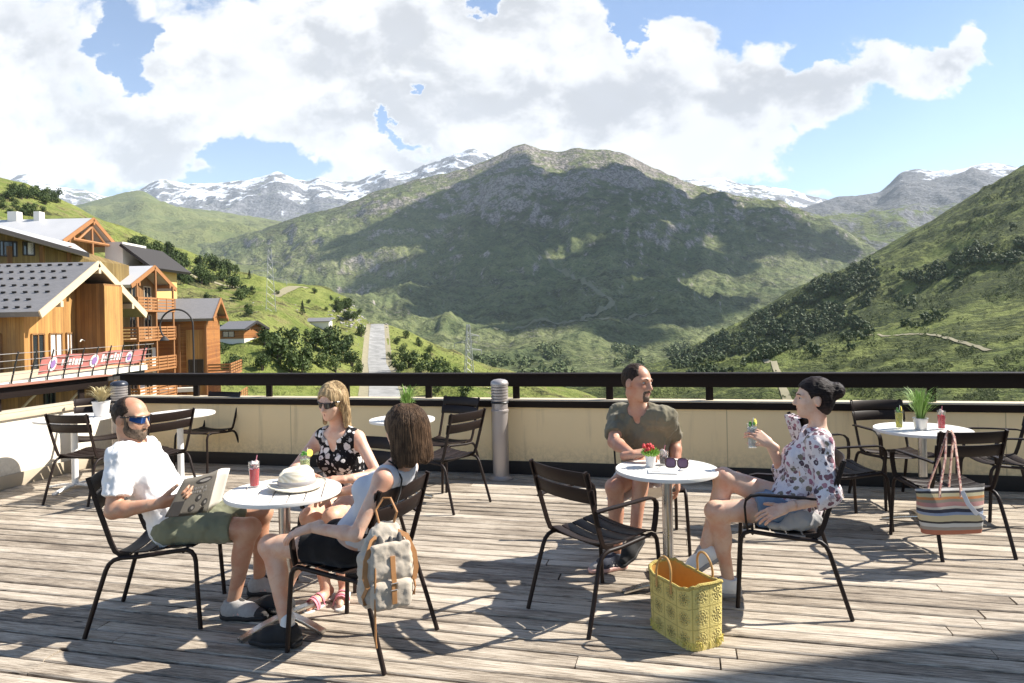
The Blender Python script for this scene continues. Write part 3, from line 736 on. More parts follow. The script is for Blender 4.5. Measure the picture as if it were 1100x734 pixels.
def person(J, skin, label, female=False, sc=1.0, face=True, bust=0.0):
    """J: pelvis, neck, head (centres); F = body facing, HF = head facing; hands and feet targets"""
    g = Fig(); P = {k: (Vector(v) if hasattr(v, '__len__') else v) for k, v in J.items()}
    Up = vn_(P['neck'] - P['pelvis']); Fb = vn_(P['F'] - Up * P['F'].dot(Up)); Lb = Up.cross(Fb)
    g.Up, g.Fb, g.Lb = Up, Fb, Lb; g.pel, g.neck = P['pelvis'], P['neck']; g.sc = sc
    shw = (0.150 if female else 0.178) * sc; hpw = 0.088 * sc
    tw = P.get('twist', Vector((0, 0, 0)))
    Ls = vn_(Lb + tw); Fs = vn_(Ls.cross(Up))
    g.Ls, g.Fs = Ls, Fs
    base = Vector((P['pelvis'].x, P['pelvis'].y, 0)); g.base = base
    g.sh = {'L': P.get('shL', P['neck'] - Up * 0.055 + Ls * shw), 'R': P.get('shR', P['neck'] - Up * 0.055 - Ls * shw)}
    g.hp = {'L': P['pelvis'] + Lb * hpw, 'R': P['pelvis'] - Lb * hpw}
    ua, fa, th, sn = 0.285 * sc, 0.255 * sc, 0.435 * sc, 0.43 * sc
    g.el, g.wr, g.kn, g.an = {}, {}, {}, {}
    for s in 'LR':
        g.wr[s] = P['wr' + s]; g.el[s] = ik(g.sh[s], g.wr[s], ua, fa, P['ep' + s], 'arm' + s + label[:18])
        g.an[s] = P['an' + s]; g.kn[s] = ik(g.hp[s], g.an[s], th, sn, P.get('kp' + s, Vector((0, 0, 1)) + Fb), 'leg' + s + label[:18])
        print('LIMB   knee', s, tuple(round(q, 2) for q in g.kn[s]), 'elbow', tuple(round(q, 2) for q in g.el[s]))
    HF = vn_(P['HF']); HL = vn_(P.get('HUP', Vector((0, 0, 1))).cross(HF)); HU = HF.cross(HL)
    g.H = (P['head'], HF, HL, HU); hs = (0.95 if female else 1.0) * P.get('hs', 1.0); g.hs = hs
    def hp_(f, l, u): return P['head'] + (HF * f + HL * l + HU * u) * hs
    g.hp_ = hp_; ax = (HF, HL, HU)
    fem = 0.86 if female else 1.0
    Tt = lambda a: P['pelvis'].lerp(P['neck'], a)
    lat = (Lb, Fb, Up); lats = (Ls, Fs, Up)
    g.torso = [ell(Tt(0.0), (0.168 * sc, 0.118 * sc, 0.12 * sc), lat, 0.05), ell(Tt(0.26), ((0.128 if female else 0.150) * sc, 0.098 * sc, 0.13 * sc), lat, 0.07),
               ell(Tt(0.62), ((0.138 if female else 0.162) * sc, (0.100 if female else 0.116) * sc, 0.155 * sc), lats, 0.07),
               cone(g.sh['L'] - Ls * 0.03 * sc, g.sh['R'] + Ls * 0.03 * sc, 0.060 * fem * sc, 0.060 * fem * sc, 0.07),
               ell(Tt(0.93), (0.105 * sc * fem, 0.062 * sc, 0.05 * sc), lats, 0.05)]
    if P.get('belly'): g.torso.append(ell(Tt(0.22) + Fb * 0.045, (0.125 * sc, 0.085 * sc, 0.12 * sc), lat, 0.06))
    if bust:
        for s in (1, -1): g.torso.append(ell(Tt(0.60) + Fs * 0.085 * sc + Ls * 0.066 * s * sc, (0.056, 0.050 * bust, 0.056), lats, 0.04))
    body = list(g.torso)
    nk = P['head'] + (HF * -0.025 - HU * 0.07) * hs
    body.append(cone(P['neck'] - Up * 0.02, nk, 0.058 * fem * sc, 0.053 * fem * sc, 0.035))
    body.append(ell(hp_(-0.012, 0, 0.026), (0.098 * hs, 0.077 * hs, 0.092 * hs), ax, 0.02))
    body.append(ell(hp_(0.028, 0, -0.052), (0.060 * hs, 0.056 * hs, 0.064 * hs), ax, 0.03))
    body.append(ell(hp_(0.068, 0, -0.090), (0.026 * hs, 0.026 * hs, 0.022 * hs), ax, 0.025))
    body.append(ell(hp_(0.058, 0, -0.03), (0.036 * hs, 0.048 * hs, 0.045 * hs), ax, 0.02))
    for s in (1, -1):
        body.append(ell(hp_(0.048, 0.044 * s, -0.020), (0.026 * hs, 0.020 * hs, 0.020 * hs), ax, 0.02))
        body.append(ell(hp_(-0.010, 0.081 * s, -0.008), (0.020 * hs, 0.012 * hs, 0.034 * hs), (vn_(HF - HL * 0.35 * s), vn_(HL + HF * 0.35 * s), HU), 0.006)); body.append(ell(hp_(-0.004, 0.092 * s, -0.006), (0.009 * hs, 0.006 * hs, 0.018 * hs), ax, 0.006, 'd'))
        body.append(ell(hp_(0.095, 0.033 * s, 0.011), (0.014 * hs, 0.018 * hs, 0.009 * hs), ax, 0.014, 'd'))
        body.append(cone(hp_(0.083, 0.012 * s, 0.030), hp_(0.070, 0.052 * s, 0.027), 0.011 * hs, 0.009 * hs, 0.012))
        body.append(ell(hp_(0.096, 0.011 * s, -0.030), (0.012 * hs, 0.009 * hs, 0.008 * hs), ax, 0.006))
    body.append(cone(hp_(0.086, 0, 0.022), hp_(0.110, 0, -0.024), 0.0085 * hs, 0.012 * hs, 0.010))
    body.append(cone(hp_(0.086, -0.018, -0.053), hp_(0.086, 0.018, -0.053), 0.008 * hs, 0.008 * hs, 0.008))
    body.append(cone(hp_(0.083, -0.015, -0.066), hp_(0.083, 0.015, -0.066), 0.008 * hs, 0.008 * hs, 0.007))
    am = 0.80 if female else 1.0
    for s in 'LR':
        body.append(cone(g.sh[s], g.el[s], 0.052 * sc * am, 0.041 * sc * am, 0.05))
        m_ = g.el[s].lerp(g.wr[s], 0.25)
        body.append(cone(g.el[s], m_, 0.039 * sc * am, 0.042 * sc * am, 0.02)); body.append(cone(m_, g.wr[s], 0.042 * sc * am, 0.0265 * sc * (0.9 if female else 1), 0.02))
        body.append(cone(g.hp[s], g.kn[s], 0.086 * sc, 0.056 * sc, 0.05))
        kd = vn_(g.kn[s] - g.hp[s])
        body.append(ell(g.kn[s] + kd * 0.012, (0.05 * sc,) * 3, None, 0.03))
        sd = vn_(g.an[s] - g.kn[s]); bk = vn_(-kd - sd * (-kd).dot(sd)) if abs(kd.dot(sd)) < 0.98 else -Fb
        body.append(cone(g.kn[s], g.an[s], 0.050 * sc, 0.034 * sc, 0.03))
        body.append(ell(g.kn[s].lerp(g.an[s], 0.30) + bk * 0.020 * sc, (0.044 * sc, 0.046 * sc, 0.115 * sc), (bk, sd.cross(bk), sd), 0.03))
        fd = P['fd' + s].normalized(); fu = P.get('fu' + s, Vector((0, 0, 1))); fu = vn_(fu - fd * fu.dot(fd))
        P['fu' + s] = fu
        body.append(cone(g.an[s] - fd * 0.03 - fu * 0.045, g.an[s] + fd * 0.11 - fu * 0.055, 0.032 * sc, 0.030 * sc, 0.03))
        body.append(cone(g.an[s] + fd * 0.10 - fu * 0.058, g.an[s] + fd * 0.165 - fu * 0.066, 0.030 * sc, 0.018 * sc, 0.02))
    g.P = P
    v, f = sdf_mesh(body, 0.0062, seed=3)
    v = relax(v, f, 1, 0.4)
    hv = []; hf = []
    for s in 'LR':
        a, b_ = sdf_mesh(hand_prims(g.wr[s], P['hd' + s], P['hn' + s], s, J.get('curl' + s, (0.35, 0.45, 0.35)), J.get('thumb' + s, (0.55, 0.75, 0.35)), (0.93 if female else 1.02) * sc), 0.0033)
        f = np.concatenate([f, b_ + len(v)]); v = np.concatenate([v, a])
    o = np_mesh('person', v - np.array(base), f, skin); o.location = base
    tag(o, label, 'person', 'people sitting on the terrace')
    g.o = o
    if face:
        for s in (1, -1):
            eb = MB(); eb.ball(hp_(0.0745, 0.033 * s, 0.010), (0.0105 * hs, 0.0115 * hs, 0.0058 * hs)); eb.ball(hp_(0.0825, 0.0335 * s, 0.010), (0.0045, 0.0055, 0.0050), 1)
            gput(g, eb, 'eye', [M_eye, M_iris])
            bb = MB(); bb.tube([hp_(0.094, 0.014 * s, 0.031), hp_(0.091, 0.032 * s, 0.036), hp_(0.079, 0.052 * s, 0.030)], [0.0028, 0.0034, 0.002], 6); gput(g, bb, 'eyebrow', M_hdark)
        lb = MB(); lb.tube([hp_(0.082, -0.025, -0.059), hp_(0.0925, -0.010, -0.055), hp_(0.0935, 0, -0.0565), hp_(0.0925, 0.010, -0.055), hp_(0.082, 0.025, -0.059)], [0.002, 0.0045, 0.0045, 0.0045, 0.002], 6)
        lb.tube([hp_(0.081, -0.022, -0.062), hp_(0.091, 0, -0.066), hp_(0.081, 0.022, -0.062)], [0.002, 0.006, 0.002], 6); gput(g, lb, 'lips', M_lip)
    return g
def gput(g, mb, name, mats, parent=None):
    par = parent or g.o
    mb.v = [(p[0] - g.base.x, p[1] - g.base.y, p[2]) for p in mb.v]
    return mb.build(name, mats, par)
def gsdf(g, name, prims, m, vox=0.0065, wrinkle=0.0, wfreq=14.0, cut=(), seed=1, parent=None, rel=1, wdir=(1, 1, 1)):
    v, f = sdf_mesh(prims, vox, wrinkle, wfreq, cut, seed, wdir)
    if rel: v = relax(v, f, rel, 0.4)
    return np_mesh(name, v - np.array(g.base), f, m, parent or g.o)
def infl(p, d):
    q = dict(p)
    if p['t'] == 'c': q['ra'] = p['ra'] + d; q['rb'] = p['rb'] + d
    else: q['r'] = p['r'] + d
    return q
def shirt(g, m, d=0.012, sleeve=0.7, swide=0.016, hem=-0.10, neckr=0.075, wr=0.009, voff=0.0, name='shirt', seed=1, flare=0.0, forearm=0.0, vneck=0.0):
    Up, sc = g.Up, g.sc
    pr = [infl(p, d) for p in g.torso]
    if flare: pr.append(ell(g.pel + Up * 0.02, (0.185 * sc + flare, 0.14 * sc + flare, 0.13), (g.Lb, g.Fb, Up), 0.05))
    fem = [p for p in ()]
    for s in 'LR':
        if sleeve > 0:
            e = g.sh[s].lerp(g.el[s], sleeve); ad = vn_(g.el[s] - g.sh[s])
            pr.append(cone(g.sh[s], e + ad * 0.05, 0.055 * sc + swide * 0.6, 0.046 * sc + swide, 0.05, cut=[(e, ad)]))
        if forearm > 0:
            e = g.el[s].lerp(g.wr[s], forearm); ad = vn_(g.wr[s] - g.el[s])
            pr.append(cone(g.el[s], e + ad * 0.04, 0.046 * sc + swide, 0.034 * sc + swide, 0.04, cut=[(e, ad)]))
    nk = g.neck + Up * 0.015 + g.Fs * 0.02
    pr.append(ell(nk + g.Fs * 0.015, (neckr, neckr, neckr * 0.9), (g.Ls, g.Fs, Up), 0.008, 'd'))
    if vneck: pr.append(ell(nk + g.Fs * 0.08 - Up * vneck * 0.45, (0.035, 0.06, vneck), (g.Ls, g.Fs, Up), 0.01, 'd'))
    if sleeve <= 0:
        for s, sg in (('L', 1), ('R', -1)): pr.append(ell(g.sh[s] + g.Ls * 0.045 * sg + Up * 0.0, (0.058, 0.085, 0.105), (g.Ls, g.Fs, Up), 0.008, 'd'))
    cut = [(g.pel + Up * hem, -Up)]
    return gsdf(g, name, pr, m, 0.0058, wr, 19, cut, seed, wdir=(1.0, 1.0, 0.62))
def shorts(g, m, frac=0.75, d=0.016, flare=0.02, top=0.10, name='shorts', seed=5, wr=0.006):
    sc = g.sc; pr = [infl(g.torso[0], d), infl(g.torso[1], d * 0.6)]
    for s in 'LR':
        e = g.hp[s].lerp(g.kn[s], frac); ad = vn_(g.kn[s] - g.hp[s])
        pr.append(cone(g.hp[s], e + ad * 0.05, 0.088 * sc + d, 0.056 * sc + 0.03 * (1 - frac) + flare + 0.006, 0.03, cut=[(e, ad)]))
    return gsdf(g, name, pr, m, 0.0065, wr, 16, [(g.pel + g.Up * top, g.Up)], seed)
def shoe(g, s, m, ms, name='shoe', ankle=0.012, sock=None, stripe=None, cap=None):
    a = g.an[s]; fd = g.P['fd' + s].normalized(); fu = g.P['fu' + s]; si = fd.cross(fu)
    gd = a - fu * 0.092
    q = lambda f, l, u: gd + fd * f + si * l + fu * u
    up = [cone(q(-0.035, 0, 0.045), q(0.10, 0, 0.040), 0.039, 0.041, 0.02), cone(q(0.10, 0, 0.038), q(0.172, 0.004, 0.030), 0.041, 0.028, 0.03), cone(q(-0.012, 0, 0.055), q(-0.008, 0, 0.092 + ankle), 0.043, 0.043, 0.03, cut=[(q(0, 0, 0.092 + ankle), fu)]), cone(q(0.02, 0, 0.08), q(0.11, 0, 0.058), 0.034, 0.024, 0.03)]
    sh_ = gsdf(g, name, up, m, 0.0055, 0, cut=[(q(0, 0, 0.018), -fu)])
    so = [cone(q(-0.035, 0, 0.02), q(0.10, 0, 0.02), 0.044, 0.047, 0.01), cone(q(0.10, 0, 0.02), q(0.182, 0.004, 0.02), 0.047, 0.033, 0.02)]
    gsdf(g, 'sole', so, ms, 0.0055, 0, cut=[(q(0, 0, 0.028), fu), (q(0, 0, 0.0), -fu)], parent=sh_)
    if cap:
        gsdf(g, 'toe_cap', [cone(q(0.10, 0, 0.038), q(0.172, 0.004, 0.030), 0.0435, 0.0305, 0.02)], cap, 0.0055, 0, cut=[(q(0.118, 0, 0), -fd), (q(0, 0, 0.022), -fu)], parent=sh_)
        gsdf(g, 'heel_counter', [cone(q(-0.035, 0, 0.045), q(0.02, 0, 0.05), 0.0415, 0.042, 0.02)], cap, 0.0055, 0, cut=[(q(-0.012, 0, 0), fd), (q(0, 0, 0.022), -fu), (q(0, 0, 0.088), fu)], parent=sh_)
        gsdf(g, 'tongue', [cone(q(0.015, 0, 0.105), q(0.075, 0, 0.075), 0.024, 0.02, 0.02)], cap, 0.005, 0, parent=sh_)
    lc = MB()
    for i in range(4):
        f = 0.045 + i * 0.022; u = 0.108 - i * 0.012
        lc.tube([q(f, -0.022, u - 0.008), q(f, 0, u), q(f, 0.022, u - 0.008)], 0.0035, 6)
    gput(g, lc, 'lace', M_solew if ms is not M_solek or m is M_shoeg else M_shoek, sh_)
    if stripe:
        for sg in (1, -1):
            sb = MB()
            for dx in (0, 0.028): sb.sweep([q(0.02 + dx, 0.0405 * sg, 0.035), q(0.035 + dx, 0.039 * sg, 0.062), q(0.045 + dx, 0.030 * sg, 0.082)], fd, 0.013, 0.004)
            gput(g, sb, 'side_stripe', stripe, sh_)
    if sock: gsdf(g, 'sock', [cone(a + fu * 0.0, a + fu * 0.045, 0.039 * g.sc, 0.038 * g.sc, 0.01)], sock, 0.006, 0)
def glasses(g, lens, wrap=True):
    hp = g.hp_
    def at(ang, u, off=0.0): return hp((0.103 + off) * math.cos(ang) - 0.002, (0.081 + off) * math.sin(ang), u)
    p = None
    for s in (1, -1):
        vs = []; N = 12
        for i in range(N + 1):
            a = s * (0.09 + 1.0 * i / N); tt = i / N
            h0 = 0.026 - 0.004 * tt; h1 = -0.016 + 0.018 * tt ** 1.6 + 0.006 * (1 - tt) ** 6
            vs.append((at(a, h0), at(a, h1), at(a, h0, -0.003), at(a, h1, -0.003)))
        fl = [p_ for q in vs for p_ in q]
        fs = [(4 * i + a, 4 * i + b, 4 * i + 4 + b, 4 * i + 4 + a) for i in range(N) for a, b in ((0, 1), (3, 2), (2, 0), (1, 3))] + [(0, 1, 3, 2), (4 * N, 4 * N + 1, 4 * N + 3, 4 * N + 2)]
        mb = MB().add(fl, fs)
        if p is None:
            fr = MB(); pts = [at(a, 0.027, 0.001) for a in np.linspace(-1.12, 1.12, 19)]
            fr.tube(pts, 0.0035, 6)
            for q in (1, -1): fr.tube([at(1.12 * q, 0.022, 0.002), hp(0.01, 0.086 * q, 0.016), hp(-0.02, 0.082 * q, 0.012)], 0.0035, 6)
            p = gput(g, fr, 'sunglasses', M_fram)
        gput(g, mb, 'lens', lens, p)

def strands(g, mb, n, c, r, a0, a1, zlen, seed, w=0.0035, flick=0.02, top=0.9):
    """thin ribbons of hair combed down from the crown over the ellipsoid (c, r) and hanging to zlen below its centre"""
    rg = random.Random(seed)
    for k in range(n):
        a = rg.uniform(a0, a1); ca, sa = math.cos(a), math.sin(a); off = rg.uniform(1.0, 1.06); L = zlen * rg.uniform(0.86, 1.04); P_ = []; wob = rg.uniform(-0.012, 0.012); da = rg.uniform(-0.12, 0.12)
        th0 = rg.uniform(0.15, top)
        for i in range(6):
            th = th0 + (math.pi / 2 - th0) * i / 5; aa = a + da * i / 5
            P_.append((c[0] + r[0] * off * math.sin(th) * math.cos(aa), c[1] + r[1] * off * math.sin(th) * math.sin(aa), c[2] + r[2] * off * math.cos(th)))
        for i in range(1, 6):
            q = i / 5; aa = a + da + wob * 6 * q
            k_ = off * (1 - 0.03 * q + flick * q * q * rg.uniform(0.2, 1.6)); P_.append((c[0] + r[0] * k_ * math.cos(aa), c[1] + r[1] * k_ * math.sin(aa), c[2] - L * q))
        Q = [g.hp_(*p) for p in P_]; vs = []
        cw = g.hp_(c[0], c[1], c[2])
        for i, p in enumerate(Q):
            T = (Q[min(i + 1, 10)] - Q[max(i - 1, 0)]).normalized(); nn = (p - cw); sd = T.cross(nn).normalized(); ww = w * (1.0 if i < 8 else (10.4 - i) / 2.4)
            vs += [p - sd * ww, p + nn.normalized() * ww * 0.6, p + sd * ww]
        mb.add(vs, [(3 * i + j, 3 * i + j + 1, 3 * i + j + 4, 3 * i + j + 3) for i in range(10) for j in (0, 1)])
    return mb
# ------------------------------------------------------------------ the five people
Zp = Vector((0, 0, 1))
# 1 man in white T-shirt, reading
g = person(dict(pelvis=(-1.97, 4.0, 0.525), neck=(-2.235, 4.0, 0.992), head=(-2.215, 3.99, 1.148), F=(0.99, 0.12, 0), HF=(0.965, -0.20, -0.15), belly=1, hs=1.0,
    wrR=pt(172, 541, 3.73), epR=(-0.2, -0.3, -1), hdR=(0.96, 0.12, 0.16), hnR=(-0.05, 0.75, 0.6), curlR=(0.35, 0.5, 0.4), thumbR=(0.8, 0.5, 0.25),
    wrL=(-1.885, 4.20, 0.69), epL=(-0.2, 0.5, -1), hdL=(0.80, -0.55, 0.05), hnL=(-0.2, -0.5, 0.85), curlL=(0.4, 0.5, 0.4),
    anR=(-1.625, 3.93, 0.095), anL=(-1.60, 4.27, 0.095), fdR=(1, -0.12, 0), fdL=(1, -0.02, 0), kpR=(0.9, -0.05, 0.9), kpL=(0.9, 0.1, 0.9)),
    M_skinA, 'bearded man in a white T-shirt and blue mirrored sunglasses reading a newspaper', sc=1.02, face=False)
G1 = g
shirt(g, M_tee, 0.014, 0.72, 0.024, -0.075, 0.072, 0.010, seed=2)
shorts(g, M_short, 0.80, 0.008, 0.012, 0.06, wr=0.010)
hp_ = g.hp_; H0_, HF_, HL_, HU_ = g.H
gsdf(g, 'hair', [ell(hp_(-0.018, 0, 0.028), (0.103, 0.0825, 0.096), (HF_, HL_, HU_), 0.01), ell(hp_(0.075, 0, 0.080), (0.115, 0.066, 0.088), (HF_, HL_, HU_), 0.02, 'd'), ell(hp_(0.075, 0, -0.02), (0.085, 0.2, 0.085), (HF_, HL_, HU_), 0.01, 'd'), ell(hp_(0.01, 0, -0.11), (0.12, 0.2, 0.085), (HF_, HL_, HU_), 0.01, 'd')] , M_hdark, 0.0032, 0.0018, 75)
gsdf(g, 'beard', [ell(hp_(0.028, 0, -0.054), (0.068, 0.0635, 0.070), (HF_, HL_, HU_), 0.01), ell(hp_(0.070, 0, -0.090), (0.034, 0.033, 0.031), (HF_, HL_, HU_), 0.02), cone(hp_(0.090, -0.024, -0.044), hp_(0.094, 0.0, -0.041), 0.0085, 0.0085, 0.006), cone(hp_(0.094, 0.0, -0.041), hp_(0.090, 0.024, -0.044), 0.0085, 0.0085, 0.006), ell(hp_(0.075, 0, -0.005), (0.085, 0.2, 0.042), (HF_, HL_, HU_), 0.008, 'd'), ell(hp_(-0.02, 0, 0.02), (0.2, 0.2, 0.045), (HF_, HL_, HU_), 0.01, 'd'), ell(hp_(0.105, 0, -0.060), (0.03, 0.014, 0.005), (HF_, HL_, HU_), 0.004, 'd'), ell(hp_(-0.06, 0, -0.08), (0.05, 0.2, 0.1), (HF_, HL_, HU_), 0.01, 'd'), cone(hp_(0.020, 0.074, 0.02), hp_(0.030, 0.060, -0.055), 0.009, 0.014, 0.02), cone(hp_(0.020, -0.074, 0.02), hp_(0.030, -0.060, -0.055), 0.009, 0.014, 0.02)], M_hgrey, 0.0032, 0.0014, 90)
glasses(g, M_lensblue)
M_capd = mat('dark_grey_suede', (0.035, 0.03, 0.028), 0.85, var=0.3, scale=40); M_capl = mat('grey_leather', (0.33, 0.31, 0.30), 0.6)
for s in 'RL': shoe(g, s, M_shoeg, M_solek, stripe=M_solep, cap=M_capd)
# 2 woman in black floral outfit
g = person(dict(pelvis=(-1.12, 4.60, 0.53), neck=(-1.155, 4.50, 0.975), head=pt(356.5, 431.5, 4.44), F=(-0.30, -0.95, 0), HF=(-0.36, -0.88, -0.27), HUP=(0.08, 0, 1),
    wrR=(-1.27, 4.16, 0.765), epR=(-0.9, 0.3, -0.6), hdR=(0.3, -0.9, 0.05), hnR=(0.2, 0.2, -1), curlR=(0.2, 0.3, 0.3),
    wrL=pt(371, 515, 4.16), epL=(0.9, 0.35, -0.6), hdL=(-0.97, -0.1, 0.05), hnL=(0, 0.2, -1), curlL=(0.25, 0.35, 0.3),
    anR=(-1.16, 4.16, 0.09), anL=(-1.06, 4.20, 0.09), fdR=(-0.35, -0.9, -0.05), fdL=(0.10, -1, -0.03), kpR=(-0.35, -0.8, 0.8), kpL=(-0.25, -0.9, 0.9)),
    M_skinB, 'woman with long blond hair in a sleeveless black floral outfit and black sunglasses', female=True, sc=0.97, face=False, bust=1.0)
shirt(g, M_bflor, 0.011, 0, 0, -0.06, 0.082, 0.005, name='blouse', vneck=0.09)
shorts(g, M_bflor, 0.5, 0.018, 0.03, 0.05)
hp_ = g.hp_; H0_, HF_, HL_, HU_ = g.H; AX = (HF_, HL_, HU_)
lk = [ell(hp_(-0.018, 0, 0.030), (0.108, 0.086, 0.100), AX, 0.01), cone(hp_(-0.075, 0.0, 0.0), hp_(-0.085, 0.0, -0.13), 0.060, 0.045, 0.03)]
for s in (1, -1):
    lk += [cone(hp_(-0.01, 0.072 * s, 0.045), hp_(-0.03, 0.080 * s, -0.07), 0.026, 0.026, 0.02), cone(hp_(-0.03, 0.080 * s, -0.07), hp_(-0.005, 0.085 * s, -0.17), 0.026, 0.016, 0.02), cone(hp_(-0.06, 0.055 * s, -0.05), hp_(-0.06, 0.065 * s, -0.20), 0.032, 0.018, 0.02)]
lk += [ell(hp_(0.110, 0, -0.015), (0.085, 0.060, 0.088), AX, 0.012, 'd')]
hr_ = gsdf(g, 'hair', lk, M_hblond, 0.0045, 0.004, 45, wdir=(1.5, 1.5, 0.25))
sm_ = strands(g, strands(g, MB(), 330, (-0.03, 0, 0.02), (0.092, 0.092, 0.112), 1.15, 2.9, 0.19, 3, 0.0015), 330, (-0.03, 0, 0.02), (0.092, 0.092, 0.112), -2.9, -1.15, 0.19, 4, 0.0015)
gput(g, sm_, 'hair_strand', M_hblond, hr_)
glasses(g, M_lensblk)
lb = MB(); lb.tube([g.hp_(0.082, -0.024, -0.058), g.hp_(0.0935, 0, -0.056), g.hp_(0.082, 0.024, -0.058)], [0.002, 0.006, 0.002], 6); lb.tube([g.hp_(0.081, -0.02, -0.062), g.hp_(0.091, 0, -0.066), g.hp_(0.081, 0.02, -0.062)], [0.002, 0.006, 0.002], 6); gput(g, lb, 'lips', M_lip)
for s in 'RL':
    a = g.an[s]; fd = g.P['fd' + s].normalized(); fu = g.P['fu' + s]; si = fd.cross(fu); gd = a - fu * 0.092; q = lambda f, l, u: gd + fd * f + si * l + fu * u
    sa = gsdf(g, 'sandal', [cone(q(-0.04, 0, 0.008), q(0.10, 0, 0.008), 0.036, 0.042, 0.01), cone(q(0.10, 0, 0.008), q(0.175, 0, 0.008), 0.042, 0.030, 0.02)], M_solew, 0.0055, 0, cut=[(q(0, 0, 0.016), fu), (q(0, 0, 0), -fu)])
    sb = MB()
    for f0, r0 in ((0.115, 0.037), (0.135, 0.034), (0.07, 0.038)): sb.sweep([q(f0, 0.043 * math.cos(k), 0.012 + (r0 + 0.026) * math.sin(k)) for k in np.linspace(0, math.pi, 11)], fd, 0.016, 0.004)
    gput(g, sb, 'strap', M_pink, sa)
# 3 woman with brown hair seen from behind
g = person(dict(pelvis=(-0.845, 3.62, 0.53), neck=pt(431, 499, 3.50), head=pt(433, 461, 3.52), F=(-0.92, 0.40, 0), HF=(-0.80, 0.52, -0.10), twist=(0.12, 0.02, 0),
    wrL=pt(334, 567, 3.36), epL=(-0.1, -0.5, -1), hdL=(-0.9, 0.02, -0.28), hnL=(0.15, 0.2, -1), curlL=(0.2, 0.35, 0.3), thumbL=(0.8, 0.5, 0.2),
    wrR=(-1.02, 3.95, 0.70), epR=(0.3, 0.5, -1), hdR=(-0.95, 0.2, -0.2), hnR=(0, 0, -1),
    anL=(-1.20, 3.58, 0.10), anR=(-1.36, 3.98, 0.10), fdL=(-1, 0.10, 0), fdR=(-1, 0.15, 0), kpL=(-0.9, 0.25, 0.9), kpR=(-0.9, 0.5, 0.9)),
    M_skinB, 'woman with shoulder-length brown hair in a grey tank top, her back turned to us', female=True, sc=0.98, face=False, bust=1.0)
shirt(g, M_tank, 0.009, 0, 0, -0.04, 0.088, 0.004, name='tank_top')
shorts(g, M_blackc, 0.52, 0.014, 0.014, 0.05, wr=0.004)
hp_ = g.hp_; H0_, HF_, HL_, HU_ = g.H; AX = (HF_, HL_, HU_)
lk = [ell(hp_(-0.016, 0, 0.028), (0.112, 0.092, 0.104), AX, 0.01), ell(hp_(-0.045, 0, -0.055), (0.088, 0.096, 0.110), AX, 0.04)]
for a in np.linspace(-2.1, 2.1, 11):
    lk.append(cone(hp_(-0.045 - 0.045 * math.cos(a), 0.070 * math.sin(a), 0.0), hp_(-0.05 - 0.062 * math.cos(a), 0.086 * math.sin(a), -0.165 + 0.012 * math.sin(a * 5)), 0.034, 0.022, 0.012))
lk += [ell(hp_(0.115, 0, -0.02), (0.088, 0.062, 0.10), AX, 0.012, 'd')]
hr_ = gsdf(g, 'hair', lk, M_hbrown, 0.0045, 0.004, 42, wdir=(1.5, 1.5, 0.25))
gput(g, strands(g, MB(), 1100, (-0.046, 0, 0.0), (0.104, 0.108, 0.130), 1.0, 5.28, 0.175, 7, 0.0015, flick=0.05, top=0.7), 'hair_strand', M_hbrown, hr_)
for s in (1, -1):
    sb = MB()
    Tq = lambda a, l, f: g.pel.lerp(g.neck, a) + g.Ls * l + g.Fs * f
    sb.sweep([Tq(1.02, 0.075 * s, 0.045), Tq(1.03, 0.078 * s, 0.0), Tq(0.96, 0.082 * s, -0.066), Tq(0.84, 0.086 * s, -0.094), Tq(0.72, 0.088 * s, -0.108)], g.Ls, 0.012, 0.004)
    gput(g, sb, 'strap', M_blackc)
for s in 'LR': shoe(g, s, M_shoek, M_solek, sock=M_sock)
# 4 man in olive T-shirt
g = person(dict(pelvis=(0.945, 4.95, 0.53), neck=(0.885, 4.80, 1.035), head=pt(685, 411.5, 4.76), F=(-0.35, -0.94, 0), HF=(0.66, -0.74, -0.08), HUP=(0.12, 0, 1), hs=1.06, twist=(0.02, -0.42, 0.0),
    wrR=pt(679, 488.5, 4.44), epR=(-0.9, 0.1, -0.7), hdR=(0.88, -0.25, 0.2), hnR=(0.2, 0.3, -1), curlR=(0.45, 0.6, 0.4),
    wrL=pt(727, 511, 4.74), epL=(0.35, 1.0, 0.1), hdL=(0.05, -0.15, -1), hnL=(-0.8, 0.3, 0), curlL=(0.4, 0.6, 0.4),
    anR=(0.665, 4.58, 0.095), anL=(0.765, 4.45, 0.26), fdR=(-0.93, -0.36, 0), fdL=(-0.55, -0.65, -0.42), fuL=(-0.1, -0.4, 1), kpR=(-0.4, -0.8, 0.7), kpL=(-0.35, -0.75, 1.2)),
    M_skinC, 'smiling man with a goatee in an olive T-shirt, legs crossed, by the parapet', sc=1.04)
shirt(g, M_olive, 0.013, 0.78, 0.019, -0.07, 0.076, 0.011, seed=9, vneck=0.06)
shorts(g, M_cream, 0.90, 0.032, 0.045, 0.05, wr=0.010)
hp_ = g.hp_; H0_, HF_, HL_, HU_ = g.H; AX = (HF_, HL_, HU_); k_ = 1.06
gsdf(g, 'hair', [ell(hp_(-0.018, 0, 0.030), (0.105 * k_, 0.0825 * k_, 0.097 * k_), AX, 0.01), ell(hp_(0.080, 0, 0.060), (0.085, 0.058, 0.092), AX, 0.02, 'd'), ell(hp_(0.085, 0, -0.01), (0.090, 0.2, 0.075), AX, 0.01, 'd'), ell(hp_(0.01, 0, -0.11), (0.12, 0.2, 0.09), AX, 0.01, 'd')], M_hdark, 0.0032, 0.0016, 75)
